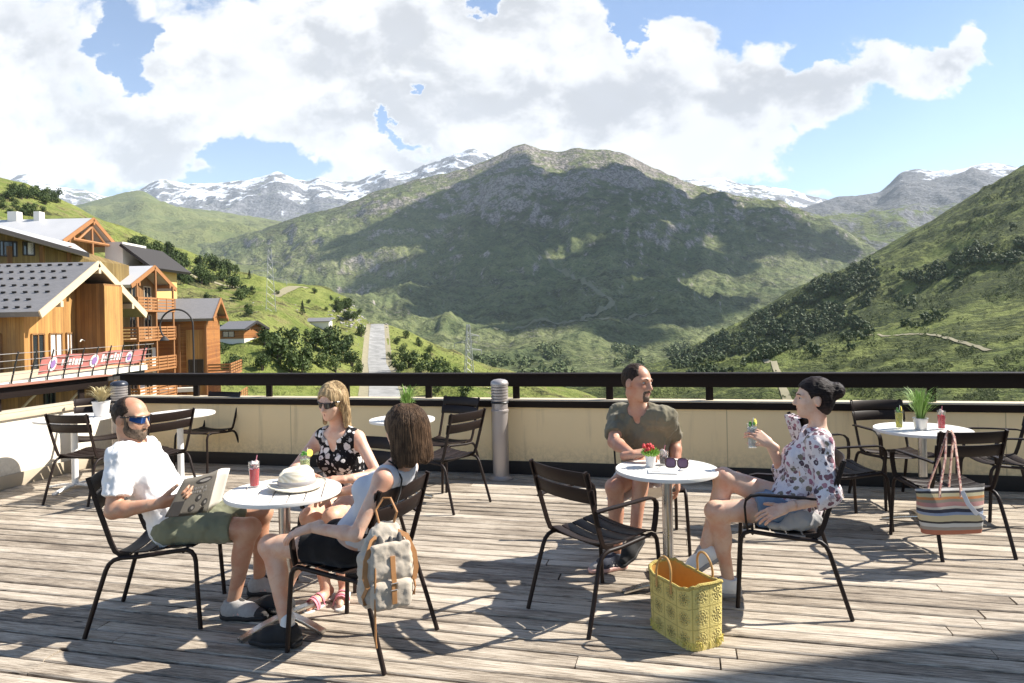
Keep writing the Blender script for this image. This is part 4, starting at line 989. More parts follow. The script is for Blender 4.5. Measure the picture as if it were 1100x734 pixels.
gsdf(g, 'beard', [ell(hp_(0.074, 0, -0.092), (0.030, 0.026, 0.027), AX, 0.01), cone(hp_(0.086, -0.027, -0.052), hp_(0.094, 0, -0.043), 0.008, 0.009, 0.006), cone(hp_(0.094, 0, -0.043), hp_(0.086, 0.027, -0.052), 0.009, 0.008, 0.006), cone(hp_(0.082, -0.029, -0.055), hp_(0.074, -0.022, -0.088), 0.008, 0.009, 0.01), cone(hp_(0.082, 0.029, -0.055), hp_(0.074, 0.022, -0.088), 0.008, 0.009, 0.01)], M_hgrey, 0.004, 0.0015, 90)
shoe(g, 'R', M_shoen, M_solep, stripe=M_solew, cap=M_capl); shoe(g, 'L', M_shoek, M_solek)
G4 = g
# 5 woman in floral blouse, raising a glass
g = person(dict(pelvis=(1.64, 4.08, 0.53), neck=(1.79, 4.05, 0.978), head=pt(873, 428.5, 4.05), F=(-0.95, 0.28, 0), HF=(-0.975, 0.18, -0.03),
    wrL=pt(843, 546, 3.80), epL=(0.8, -0.2, -0.8), hdL=(-0.86, 0.1, -0.35), hnL=(0.1, 0.6, -0.7), curlL=(0.2, 0.3, 0.25),
    wrR=pt(826, 476, 4.16), epR=(0.2, 0.3, -1), hdR=(-0.70, 0.02, 0.55), hnR=(-0.35, 0.85, -0.2), curlR=(0.55, 0.7, 0.4), thumbR=(0.6, 0.3, 0.75),
    anL=(1.255, 4.10, 0.095), anR=pt(757, 590, 4.12), fdL=(-1, 0.12, 0), fdR=(-0.85, 0.05, -0.50), fuR=(-0.5, 0, 0.85), kpL=(-0.9, -0.02, 0.8), kpR=(-0.9, -0.02, 1.1)),
    M_skinB, 'dark-haired woman in a floral blouse and denim shorts holding up a clear glass', female=True, sc=1.02, bust=1.0)
shirt(g, M_wflor, 0.011, 1.0, 0.015, -0.03, 0.078, 0.009, name='blouse', seed=12, flare=0.002, forearm=0.32)
shorts(g, M_denim, 0.50, 0.016, 0.024, 0.05)
hp_ = g.hp_; H0_, HF_, HL_, HU_ = g.H; AX = (HF_, HL_, HU_)
gsdf(g, 'hair', [ell(hp_(-0.022, 0, 0.034), (0.108, 0.087, 0.100), AX, 0.01), ell(hp_(-0.06, 0, -0.03), (0.055, 0.070, 0.070), AX, 0.03), ell(hp_(-0.135, 0, 0.045), (0.052, 0.052, 0.050), AX, 0.02), ell(hp_(0.100, 0, -0.005), (0.075, 0.2, 0.080), AX, 0.012, 'd'), ell(hp_(-0.008, 0.085, -0.012), (0.03, 0.03, 0.035), AX, 0.01, 'd'), ell(hp_(-0.008, -0.085, -0.012), (0.03, 0.03, 0.035), AX, 0.01, 'd')], M_hblack, 0.0042, 0.0025, 60)
shoe(g, 'L', M_shoew, M_capl, cap=M_capl); shoe(g, 'R', M_shoew, M_capl, cap=M_capl)
G5 = g
# ------------------------------------------------------------------ mountains and valley (lofted relief, real distances)
from mathutils.bvhtree import BVHTree
def curve(cv, xs):
    cv = sorted(cv); X = [c[0] for c in cv]
    out = [np.interp(xs, X, [c[i] for c in cv]) for i in range(1, len(cv[0]))]
    k = np.hanning(9); k /= k.sum()
    return [np.convolve(np.pad(o, 4, mode='edge'), k, 'valid') for o in out]
def loft(name, rows, px0, px1, nx, seg, mat_, amp, lam, seed=0, gain=0.5, flat=None, ridged=0.0, drop=None, crest_amp=1.0, gully=0.0):
    """rows: control curves (px, py, distance) from near to far; relief noise is added in metres"""
    xs = np.linspace(px0, px1, nx); Rw = []
    c, s = math.cos(ROLL), math.sin(ROLL)
    for cv in rows:
        y, d = curve(cv, xs)
        dx, dy = xs - 550.0, y - HZ
        rx, ry = dx * c - dy * s, dx * s + dy * c
        Rw.append(np.stack([rx / F * d, d, H0 - ry / F * d], 1))
    if drop:
        last = Rw[-1]; k = drop[0]
        b = last.copy(); b[:, :2] *= (1 + k); b[:, 2] -= drop[1]; Rw.append(b); seg = seg + [max(6, seg[-1] // 5)]
    G = [Rw[0][None]]; tt = [np.zeros(1)]
    for i in range(len(Rw) - 1):
        u = (np.arange(1, seg[i] + 1) / seg[i])
        G.append(Rw[i][None] * (1 - u)[:, None, None] + Rw[i + 1][None] * u[:, None, None]); tt.append(i + u)
    G = np.concatenate(G); tt = np.concatenate(tt)
    # soften the kinks between control rows
    for _ in range(6):
        z = G[:, :, 2]; z[1:-1] = 0.25 * z[:-2] + 0.5 * z[1:-1] + 0.25 * z[2:] if not drop else z[1:-1]
        if drop:
            j = len(tt) - seg[-1] - 1; z[1:j - 2] = 0.25 * z[0:j - 3] + 0.5 * z[1:j - 2] + 0.25 * z[2:j - 1]
    x, y = G[:, :, 0], G[:, :, 1]
    n = fbm(x / lam, y / lam, 0.0, 7, gain, seed=seed)
    if ridged: n = n * (1 - ridged) + ridged * (fbm(x / lam * 1.1, y / lam * 1.1, 0.3, 7, gain + 0.02, seed=seed + 50, ridged=True) - 0.2)
    if gully:
        az_ = x / np.maximum(y, 1); n = n + gully * fbm(az_ * 16 + 0.4 * fbm(x / lam, y / lam, oct=2, seed=seed + 9), y / lam * 0.35, 0.7, 5, 0.55, seed=seed + 77, ridged=True)
    env = np.ones_like(x)
    if drop: env = env * np.where(tt > len(rows) - 1.35, crest_amp, 1.0)[:, None]
    if flat is not None: env = env * flat(x, y)
    G[:, :, 2] += amp * n * env
    nr = G.shape[0]
    i = np.arange(nr - 1)[:, None] * nx + np.arange(nx - 1)[None]
    f = np.stack([i, i + 1, i + nx + 1, i + nx], -1).reshape(-1, 4)
    o = np_mesh(name, G.reshape(-1, 3), f, mat_)
    return tag(o, kind='structure')
def terrain_mat(name, S, grass=((0.085, 0.115, 0.022), (0.15, 0.165, 0.045)), shrub=(0.022, 0.034, 0.012), shrub_lo=0.50, shrub_hi=0.60, rock=(0.21, 0.195, 0.18), rock_s=(0.55, 0.75), straw=(0.26, 0.22, 0.10), straw_t=(0.58, 0.72), snow=None, high=None, fine=1.0, speck=0):
    """S = metres per large patch"""
    m, t, b = new_mat(name)
    geo = t.new('ShaderNodeNewGeometry'); sp = t.new('ShaderNodeSeparateXYZ'); t.l.new(geo.outputs['Normal'], sp.inputs[0])
    sx = t.new('ShaderNodeSeparateXYZ'); t.l.new(geo.outputs['Position'], sx.inputs[0])
    co = t.coord('Object', (1 / S, 1 / S, 1 / S))
    a = t.noise(co, 1.0, 8, 0.62, 0.4); c_ = t.noise(co, 3.3, 7, 0.62, 0.5); d_ = t.noise(co, 11, 6, 0.66, 0.3); e_ = t.noise(co, 42 * fine, 5, 0.7)
    col = t.mix(t.step(t.math('ADD', t.math('MULTIPLY', c_, 0.6), t.math('MULTIPLY', e_, 0.4)), 0.36, 0.62), grass[0], grass[1])
    col = t.mix(t.step(t.math('ADD', t.math('MULTIPLY', a, 0.55), t.math('MULTIPLY', d_, 0.45)), *straw_t), col, straw)
    sh = t.math('ADD', t.math('MULTIPLY', a, 0.30), t.math('ADD', t.math('MULTIPLY', c_, 0.30), t.math('MULTIPLY', d_, 0.40)))
    shm = t.step(sh, shrub_lo, shrub_hi)
    col = t.mix(t.math('MULTIPLY', shm, t.math('MULTIPLY_ADD', t.step(e_, 0.3, 0.6), 0.6, 0.35)), col, shrub)
    steep = t.math('SUBTRACT', 1.0, sp.outputs[2])
    rk = t.math('ADD', t.math('MULTIPLY', steep, 0.9), t.math('ADD', t.math('MULTIPLY', d_, 0.35), t.math('MULTIPLY', e_, 0.30)))
    if high: rk = t.math('ADD', rk, t.math('MULTIPLY', t.step(sx.outputs[2], high[0], high[1]), high[2]))
    rcol = t.mix(t.step(e_, 0.35, 0.65), tuple(k * 0.55 for k in rock), tuple(k * 1.25 for k in rock))
    col = t.mix(t.step(rk, *rock_s), col, rcol)
    if speck:
        s1 = t.noise(t.coord('Object', (1 / S, 1 / S, 1 / S)), 75, 4, 0.7); s2 = t.voro(t.coord('Object', (1 / S, 1 / S, 1 / S)), 60)
        col = t.mix(t.math('MULTIPLY', t.step(t.math('ADD', t.math('MULTIPLY', s1, 0.6), t.math('MULTIPLY', c_, 0.4)), 0.555, 0.635), 0.6), col, rcol)
        col = t.mix(t.math('MULTIPLY', t.step(t.math('ADD', s2, t.math('MULTIPLY', d_, -0.9)), 0.02, -0.18), 0.45), col, shrub)
    if snow:
        sn = t.math('ADD', t.math('MULTIPLY', t.step(sx.outputs[2], snow[0], snow[1]), 0.30), t.math('ADD', t.math('MULTIPLY', c_, 0.5), t.math('ADD', t.math('MULTIPLY', d_, 0.45), t.math('MULTIPLY', steep, snow[3]))))
        col = t.mix(t.step(sn, snow[2], snow[2] + 0.05), col, (0.72, 0.74, 0.78))
    t.put(b.inputs['Base Color'], col); b.inputs['Roughness'].default_value = 0.95; b.inputs['Specular IOR Level'].default_value = 0.1
    t.put(b.inputs['Normal'], t.bump(t.math('ADD', e_, t.math('ADD', t.math('MULTIPLY', d_, 1.5), t.math('MULTIPLY', shm, 0.8))), 0.8, S * 0.02))
    return m
M_mtn = terrain_mat('mountain_slope', 620, shrub_lo=0.46, shrub_hi=0.60, grass=((0.085, 0.110, 0.045), (0.205, 0.22, 0.092)), speck=1, rock=(0.33, 0.29, 0.26), rock_s=(0.57, 0.76), high=(200, 850, 0.16), straw_t=(0.58, 0.70))
M_far = terrain_mat('snowy_range', 1500, rock=(0.17, 0.17, 0.185), rock_s=(0.26, 0.44), shrub_lo=0.6, shrub_hi=0.7, snow=(600, 1700, 0.70, -0.35))
M_far2 = terrain_mat('distant_massif', 1300, rock=(0.15, 0.15, 0.155), rock_s=(0.36, 0.54), high=(500, 1100, 0.25), snow=(900, 1400, 0.70, -0.3))
M_mid = terrain_mat('green_shoulder', 900, grass=((0.10, 0.125, 0.04), (0.17, 0.18, 0.065)), shrub_lo=0.54, shrub_hi=0.64, rock_s=(0.72, 0.86))
M_right = terrain_mat('right_slope', 190, grass=((0.105, 0.135, 0.036), (0.215, 0.235, 0.075)), shrub_lo=0.44, shrub_hi=0.53, rock_s=(0.78, 0.95), fine=1.6)
M_left = terrain_mat('left_slope', 70, grass=((0.105, 0.14, 0.030), (0.23, 0.245, 0.07)), shrub_lo=0.52, shrub_hi=0.60, rock_s=(0.72, 0.90), straw_t=(0.50, 0.62))
def flatd(crest, y, d): return [(p, y, d) for p, _ in crest]
# far snowy range on the left and the snow peaks behind the pass
cr = [(-150, 215), (-60, 208), (-30, 205), (0, 197), (18, 188), (28, 187), (42, 196), (60, 203), (95, 208), (110, 213), (150, 206), (170, 195), (182, 198), (200, 201), (240, 200), (270, 196), (298, 188), (312, 194), (330, 197), (343, 189), (360, 195), (385, 193), (400, 189), (415, 180), (428, 187), (445, 186), (462, 180), (485, 170), (505, 162), (520, 165), (535, 172), (560, 175), (640, 190)]
loft('snow_range', [[(p, 275, 6200) for p, _ in cr], [(p, y * 0.45 + 262 * 0.55, 7600) for p, y in cr], [(p, y, 9000) for p, y in cr]], -150, 640, 380, [26, 60], M_far, 130, 900, 3, ridged=0.6, drop=(0.15, 500), crest_amp=0.45)
cr = [(640, 215), (700, 205), (740, 196), (766, 193), (778, 190), (792, 194), (812, 197), (830, 200), (860, 207), (890, 216), (930, 235), (1000, 260)]
loft('snow_peak', [[(p, 275, 6000) for p, _ in cr], [(p, y, 9500) for p, y in cr]], 640, 1000, 220, [70], M_far, 130, 900, 8, ridged=0.6, drop=(0.15, 600), crest_amp=0.4)
cr = [(820, 255), (860, 228), (880, 221), (898, 216), (925, 213), (945, 211), (958, 198), (968, 187), (985, 184), (1002, 187), (1030, 183), (1060, 180), (1085, 182), (1130, 186), (1300, 200)]
loft('distant_massif', [[(p, 290, 3200) for p, _ in cr], [(p, y * 0.4 + 250 * 0.6, 4800) for p, y in cr], [(p, y, 6800) for p, y in cr]], 820, 1300, 260, [30, 60], M_far2, 120, 700, 12, ridged=0.5, drop=(0.15, 500), crest_amp=0.4)
cr = [(-100, 235), (60, 226), (85, 222), (110, 216), (138, 210), (150, 207), (160, 209), (172, 217), (200, 222), (250, 228), (300, 234), (360, 246), (430, 262), (520, 290)]
loft('green_shoulder', [[(p, 330, 2400) for p, _ in cr], [(p, y * 0.4 + 285 * 0.6, 3900) for p, y in cr], [(p, y, 5400) for p, y in cr]], -100, 520, 260, [30, 60], M_mid, 90, 600, 21, ridged=0.3, drop=(0.15, 500), crest_amp=0.35)
# the big mountain
cr = [(60, 300), (140, 285), (215, 263), (250, 254), (300, 240), (350, 224), (400, 205), (440, 192), (470, 186), (500, 180), (525, 170), (540, 161), (552, 154), (566, 153), (580, 159), (600, 162), (618, 158), (635, 157), (655, 159), (672, 165), (690, 173), (720, 187), (750, 203), (790, 215), (830, 224), (870, 234), (910, 247), (950, 262), (1000, 285), (1100, 330)]
def frac(k, yb, d): return [(p, yb + (y - yb) * k, d) for p, y in cr]
mtn = loft('mountain', [[(60, 700, 60), (1100, 700, 60)], frac(-0.16, 410, 480), frac(0.0, 404, 900), frac(0.05, 402, 1300), frac(0.20, 400, 1750), frac(0.36, 400, 2200), frac(0.55, 400, 2650), frac(0.78, 400, 3150), [(p, y, 3600) for p, y in cr]],
           60, 1100, 560, [6, 12, 26, 34, 46, 46, 46, 46, 40], M_mtn, 78, 640, 31, gain=0.56, ridged=0.42, drop=(0.15, 500), crest_amp=0.40, gully=0.16, flat=lambda x, y: np.clip((y - 500) / 1500, 0.06, 1.0))
# right hillside
cr = [(600, 412, 880), (660, 402, 900), (720, 386, 900), (760, 368, 950), (800, 346, 1000), (840, 321, 1000), (870, 307, 1000), (900, 293, 1050), (950, 264, 1100), (1000, 236, 1100), (1050, 206, 1100), (1100, 176, 1100), (1150, 150, 1050), (1350, 70, 900)]
hr = loft('right_hill', [[(600, 1000, 40), (1350, 1000, 40)], [(600, 490, 170), (700, 470, 170), (800, 452, 175), (900, 438, 180), (1000, 424, 180), (1100, 408, 180), (1350, 370, 170)], [(600, 440, 330), (700, 424, 340), (760, 410, 350), (820, 391, 360), (900, 368, 370), (1000, 346, 370), (1100, 322, 370), (1350, 262, 340)],
          [(600, 446, 450), (700, 428, 460), (760, 416, 480), (820, 400, 490), (900, 380, 500), (1000, 360, 500), (1100, 336, 500), (1350, 260, 460)],
          [(600, 425, 640), (700, 407, 650), (760, 390, 680), (800, 374, 700), (850, 350, 720), (900, 330, 740), (950, 308, 760), (1000, 284, 760), (1050, 258, 760), (1100, 232, 760), (1350, 150, 640)], cr],
          600, 1350, 420, [5, 40, 46, 22, 40, 50], M_right, 17, 170, 41, gain=0.56, ridged=0.45, drop=(0.2, 150), crest_amp=0.5, gully=0.10, flat=lambda x, y: np.clip((y - 60) / 600, 0.1, 1.0))
# left hillside with the road
cr = [(-300, 120, 300), (-150, 150, 320), (0, 190, 350), (40, 203, 350), (80, 221, 350), (110, 238, 350), (150, 254, 380), (200, 272, 380), (250, 296, 380), (290, 303, 400), (340, 306, 400), (370, 318, 370), (388, 338, 300), (397, 348, 264), (414, 348, 264), (440, 358, 268), (470, 374, 275), (520, 392, 270), (560, 404, 260), (640, 430, 250), (760, 490, 250), (860, 560, 250)]
def roadflat(x, y):
    d = np.abs(x / np.maximum(y, 1) * F + 550 - np.interp(y, [95, 106, 189, 264, 300], [419, 412, 404, 405.5, 406])) * y / F
    return np.clip((d - 3.5) / 9.0, 0.0, 1.0)
hl = loft('left_hill', [[(-300, 1500, 14), (860, 1500, 14)], [(-300, 520, 55), (0, 480, 55), (150, 450, 80), (250, 432, 90), (330, 436, 95), (394, 437, 95), (430, 437, 95), (500, 460, 95), (560, 475, 95), (640, 500, 95), (860, 640, 95)],
          [(-300, 330, 150), (0, 345, 140), (150, 368, 120), (240, 363, 128), (282, 365, 130), (330, 376, 160), (394, 391, 189), (414, 391, 189), (450, 393, 185), (500, 408, 180), (560, 430, 170), (640, 455, 170), (860, 590, 170)],
          [(-300, 230, 230), (0, 258, 220), (100, 285, 220), (150, 300, 220), (200, 310, 220), (250, 319, 230), (290, 323, 240), (340, 331, 240), (380, 346, 235), (397, 362, 230), (414, 362, 230), (440, 369, 230), (470, 382, 230), (520, 398, 225), (560, 413, 215), (640, 438, 210), (860, 570, 210)], cr],
          -300, 860, 520, [8, 50, 46, 50], M_left, 4.5, 42, 61, ridged=0.25, drop=(0.25, 60), crest_amp=0.5, flat=roadflat)
def bvh_of(o):
    return BVHTree.FromPolygons([v.co.copy() for v in o.data.vertices], [tuple(p.vertices) for p in o.data.polygons])
BV_L, BV_R, BV_M = bvh_of(hl), bvh_of(hr), bvh_of(mtn)
def drop_on(bv, x, y):
    h = bv.ray_cast(Vector((x, y, 4000)), Vector((0, 0, -1)))
    return h[0] if h[0] else None
# road
m, t, b = new_mat('pale_asphalt'); co = t.coord('Object')
t.put(b.inputs['Base Color'], t.mix(t.step(t.noise(co, 0.35, 6, 0.6), 0.35, 0.65), (0.22, 0.215, 0.20), (0.33, 0.32, 0.30))); b.inputs['Roughness'].default_value = 0.9
def strip(bv, pts, w, name, mt, lift=0.12, na=4):
    P = [Vector(p) for p in pts]; mb = MB(); rows = []
    for i, p in enumerate(P):
        d = (P[min(i + 1, len(P) - 1)] - P[max(i - 1, 0)]); n = Vector((d.y, -d.x)).normalized() if d.length else Vector((1, 0))
        r = []
        for j in range(na + 1):
            q = Vector(p[:2]) + n * w * (j / na - 0.5); h = drop_on(bv, q.x, q.y)
            r.append(Vector((q.x, q.y, (h.z if h else 0) + lift)))
        rows.append(r)
    vs = [v for r in rows for v in r]; k = na + 1
    fs = [(i * k + j, i * k + j + 1, (i + 1) * k + j + 1, (i + 1) * k + j) for i in range(len(P) - 1) for j in range(na)]
    mb.add(vs, fs); o = mb.build(name, mt, angle=80); return tag(o, kind='structure')
rp = []
for d in np.linspace(90, 263, 60):
    px = np.interp(d, [90, 106, 189, 264], [421, 412, 404, 405.5]); rp.append(((px - 550) / F * d, d))
strip(BV_L, rp, 5.0, 'road', m)
strip(BV_L, rp, 8.2, 'road_verge', mat('gravel_verge', (0.24, 0.21, 0.13), 0.95, var=0.35, scale=0.6), 0.05, 6)
mtm = mat('faint_track', (0.17, 0.165, 0.09), 0.95, var=0.25, scale=0.05)
mt = mat('bare_track', (0.25, 0.22, 0.13), 0.95, var=0.15, scale=0.3)
def track(bv, pix, ds, w, name='dirt_track', lift=0.25):
    xs = [(px - 550) / F * d for px, d in zip(pix, ds)]; n = 60
    tt = np.linspace(0, 1, n); ti = np.linspace(0, 1, len(pix))
    strip(bv, list(zip(np.interp(tt, ti, xs), np.interp(tt, ti, ds))), w, name, mt, lift, 2)
track(BV_L, [190, 225, 262, 300, 330], [245, 262, 285, 310, 345], 5)
track(BV_R, [846, 838, 830, 812, 800], [190, 230, 285, 330, 350], 2.4)
track(BV_R, [1062, 1030, 1000, 965, 930], [225, 245, 270, 300, 330], 1.7)
def ptrack(bv, pix, w, o):
    """track through photo pixels, found on the mountain's own surface"""
    P = []
    for px, py in pix:
        q = pt(px, py, 1.0) - Vector((0, 0, H0)); h = bv.ray_cast(Vector((0, 0, H0)), q.normalized())
        if h[0]: P.append(h[0])
    X = [p.x for p in P]; Y = [p.y for p in P]; ti = np.linspace(0, 1, len(P)); tt = np.linspace(0, 1, 260)
    X, Y = np.interp(tt, ti, X), np.interp(tt, ti, Y); k = np.ones(21) / 21; X = np.convolve(np.pad(X, 10, mode='edge'), k, 'valid'); Y = np.convolve(np.pad(Y, 10, mode='edge'), k, 'valid')
    strip(bv, list(zip(X, Y)), w, o, mtm, 1.6, 4)
ptrack(BV_M, [(586, 268), (592, 285), (612, 296), (630, 305), (648, 318), (660, 324), (648, 332), (628, 340), (612, 348)], 15, 'dirt_track')
ptrack(BV_M, [(530, 355), (560, 352), (600, 348), (640, 344), (680, 338), (708, 332)], 10, 'dirt_track')
# ------------------------------------------------------------------ clouds between sun and mountain (they stand above the picture)
m, t, b = new_mat('cloud_body'); t.put(b.inputs['Base Color'], t.mix(t.noise(t.coord('Object'), 0.002, 4), (0.8, 0.8, 0.82), (0.9, 0.9, 0.9))); b.inputs['Roughness'].default_value = 1.0
M_cloud = m
def cloud(targets, zc, seed):
    """targets: (px, py, radius in m) patches of the mountain this cloud shades"""
    prims = MB(); rg = random.Random(seed)
    for px, py, r in targets:
        q = pt(px, py, 1.0) - Vector((0, 0, H0)); h = BV_M.ray_cast(Vector((0, 0, H0)), q.normalized())
        if not h[0]: continue
        c = h[0] + SDIR * ((zc - h[0].z) / SDIR.z)
        for k in range(10):
            a = rg.uniform(0, 6.28); rr = r * rg.uniform(0.22, 0.68); ofs = r * rg.uniform(0, 0.85)
            prims.ball((c.x + ofs * math.cos(a), c.y + ofs * math.sin(a), zc + rg.uniform(-0.08, 0.25) * r), (rr, rr, rr * 0.55), 0, 16, 10)
    o = prims.build('cloud', M_cloud, angle=180); return tag(o, kind='structure')
cloud([(470, 232, 240), (520, 215, 260), (560, 230, 280), (620, 225, 280), (680, 215, 280), (740, 232, 260), (790, 240, 240), (840, 250, 220), (880, 262, 160), (560, 265, 200), (520, 290, 210), (470, 300, 170), (560, 300, 220), (620, 295, 200), (680, 285, 220), (740, 290, 190), (600, 335, 190), (660, 335, 200), (520, 330, 200), (720, 325, 190), (770, 320, 170), (480, 335, 120), (590, 262, 150), (690, 255, 220), (740, 265, 200), (790, 285, 150), (640, 280, 150), (600, 315, 180), (660, 312, 190), (500, 205, 150), (600, 200, 150), (660, 200, 170), (720, 210, 160), (450, 318, 90), (440, 262, 60), (395, 300, 50), (590, 350, 120), (660, 347, 120), (520, 345, 110), (800, 262, 120), (420, 245, 130), (430, 300, 80)], 3000, 5)
# ------------------------------------------------------------------ chalets, terrace walkway, lamp, pylons
def wood_mat(name, a, c, vert=True, scale=5.0):
    m, t, b = new_mat(name); co = t.coord('Object'); sp = t.new('ShaderNodeSeparateXYZ'); t.l.new(co, sp.inputs[0])
    u = t.math('ADD', sp.outputs[0], sp.outputs[1]) if vert else sp.outputs[2]
    fl = t.math('FLOOR', t.math('MULTIPLY', u, scale)); wn = t.new('ShaderNodeTexWhiteNoise', noise_dimensions='1D'); t.put(wn.inputs['W'], fl)
    fr = t.math('FRACT', t.math('MULTIPLY', u, scale)); gap = t.math('LESS_THAN', fr, 0.07)
    n = t.noise(t.coord('Object', (4, 4, 0.5) if vert else (0.5, 0.5, 4)), 2.0, 5, 0.6)
    f = t.math('ADD', t.math('MULTIPLY', wn.outputs[0], 0.45), t.math('MULTIPLY', n, 0.6))
    cc = t.mix(t.step(f, 0.15, 0.85), a, c); cc = t.mix(t.math('MULTIPLY', gap, 0.65), cc, tuple(k * 0.25 for k in a))
    w1 = t.noise(t.coord('Object', (1.2, 1.2, 0.35)), 0.8, 6, 0.65); w2 = t.noise(t.coord('Object', (7, 7, 0.5) if vert else (0.5, 0.5, 7)), 1.3, 5, 0.7)
    cc = t.mix(t.math('MULTIPLY', t.step(t.math('ADD', t.math('MULTIPLY', w1, 0.55), t.math('MULTIPLY', w2, 0.45)), 0.48, 0.66), 0.6), cc, tuple(0.4 * k + 0.03 for k in a))
    t.put(b.inputs['Base Color'], cc); b.inputs['Roughness'].default_value = 0.75; b.inputs['Specular IOR Level'].default_value = 0.25
    return m
M_wy = wood_mat('honey_larch_boards', (0.31, 0.155, 0.05), (0.49, 0.275, 0.09)); M_wb = wood_mat('brown_larch_boards', (0.17, 0.085, 0.035), (0.30, 0.16, 0.06)); M_wo = wood_mat('orange_larch_boards', (0.25, 0.095, 0.03), (0.38, 0.165, 0.05), False, 6)
M_beam = mat('larch_beam', (0.33, 0.145, 0.05), 0.7, var=0.2, scale=3); M_barge = mat('pale_bargeboard', (0.60, 0.48, 0.32), 0.7, var=0.12, scale=2)
M_stucco = mat('white_stucco', (0.72, 0.68, 0.60), 0.9, var=0.06, scale=0.8); M_stuccoy = mat('yellow_stucco', (0.60, 0.42, 0.14), 0.9, var=0.06, scale=0.8)
M_pane = mat('window_glass', (0.02, 0.025, 0.03), 0.08, spec=0.8); M_curt = mat('curtain', (0.68, 0.66, 0.62), 0.9, var=0.1, scale=9)
m, t, b = new_mat('slate_roof'); co = t.coord('Object'); br = t.new('ShaderNodeTexBrick'); t.l.new(t.coord('Object', (1, 1.4, 1.4)), br.inputs['Vector'])
br.inputs['Scale'].default_value = 2.2; br.inputs['Color1'].default_value = (0.155, 0.15, 0.15, 1); br.inputs['Color2'].default_value = (0.205, 0.197, 0.195, 1); br.inputs['Mortar'].default_value = (0.12, 0.115, 0.115, 1); br.inputs['Mortar Size'].default_value = 0.012
t.put(b.inputs['Base Color'], t.mix(t.math('MULTIPLY', t.noise(co, 0.7, 5), 0.6), br.outputs[0], (0.22, 0.21, 0.205))); b.inputs['Roughness'].default_value = 0.6; M_slate = m
M_metal = mat('pale_metal_roof', (0.50, 0.49, 0.48), 0.45, var=0.12, scale=0.5); M_dark = mat('dark_trim', (0.03, 0.025, 0.022), 0.7)
def slab(mb, quad, th, mi=0):
    a, b_, c = Vector(quad[0]), Vector(quad[1]), Vector(quad[2]); n = (b_ - a).cross(c - a).normalized()
    if n.z > 0: n = -n
    mb.prism(quad, n * th, mi)
def window(par, origin, ux, w, h, out, frame=M_barge, pane=M_pane, mull=1):
    """origin = lower left corner on the wall, ux along the wall, out = outward normal"""
    o, ux, out = Vector(origin), Vector(ux).normalized(), Vector(out).normalized(); up = Vector((0, 0, 1)); fb = MB(); t_ = 0.07
    def bar(a, c, th):
        mid = (a + c) / 2; L = (c - a).length; d = (c - a).normalized(); s = d.cross(out)
        fb.box(mid + out * 0.03, (L, th, 0.09), Matrix((d, s, out)).transposed())
    p = [o, o + ux * w, o + ux * w + up * h, o + up * h]
    for i in range(4): bar(p[i], p[(i + 1) % 4], t_)
    for k in range(mull): bar(o + ux * w * (k + 1) / (mull + 1), o + ux * w * (k + 1) / (mull + 1) + up * h, 0.045)
    f = fb.build('window', frame, par, smooth=False)
    MB().prism([q + out * 0.006 for q in p], out * 0.012).build('pane', pane, f, smooth=False)
def rail(par, a, c, h=1.0, th=0.12, n=3, m=M_beam, name='balcony_rail', posts=True):
    a, c = Vector(a), Vector(c); d = (c - a); L = d.length; d.normalize(); s = Vector((-d.y, d.x, 0)); rm = Matrix((d, s, Vector((0, 0, 1)))).transposed(); mb = MB()
    for i in range(n): mb.box((a + c) / 2 + Vector((0, 0, h * (i + 0.75) / n)), (L, 0.05, h / n * 0.62), rm)
    if posts:
        k = max(1, int(L / 1.4))
        for i in range(k + 1): mb.box(a + d * (L * i / k) + Vector((0, 0, h / 2)) - s * 0.045, (0.09, 0.035, h), rm)
    return mb.build(name, m, par, smooth=False)
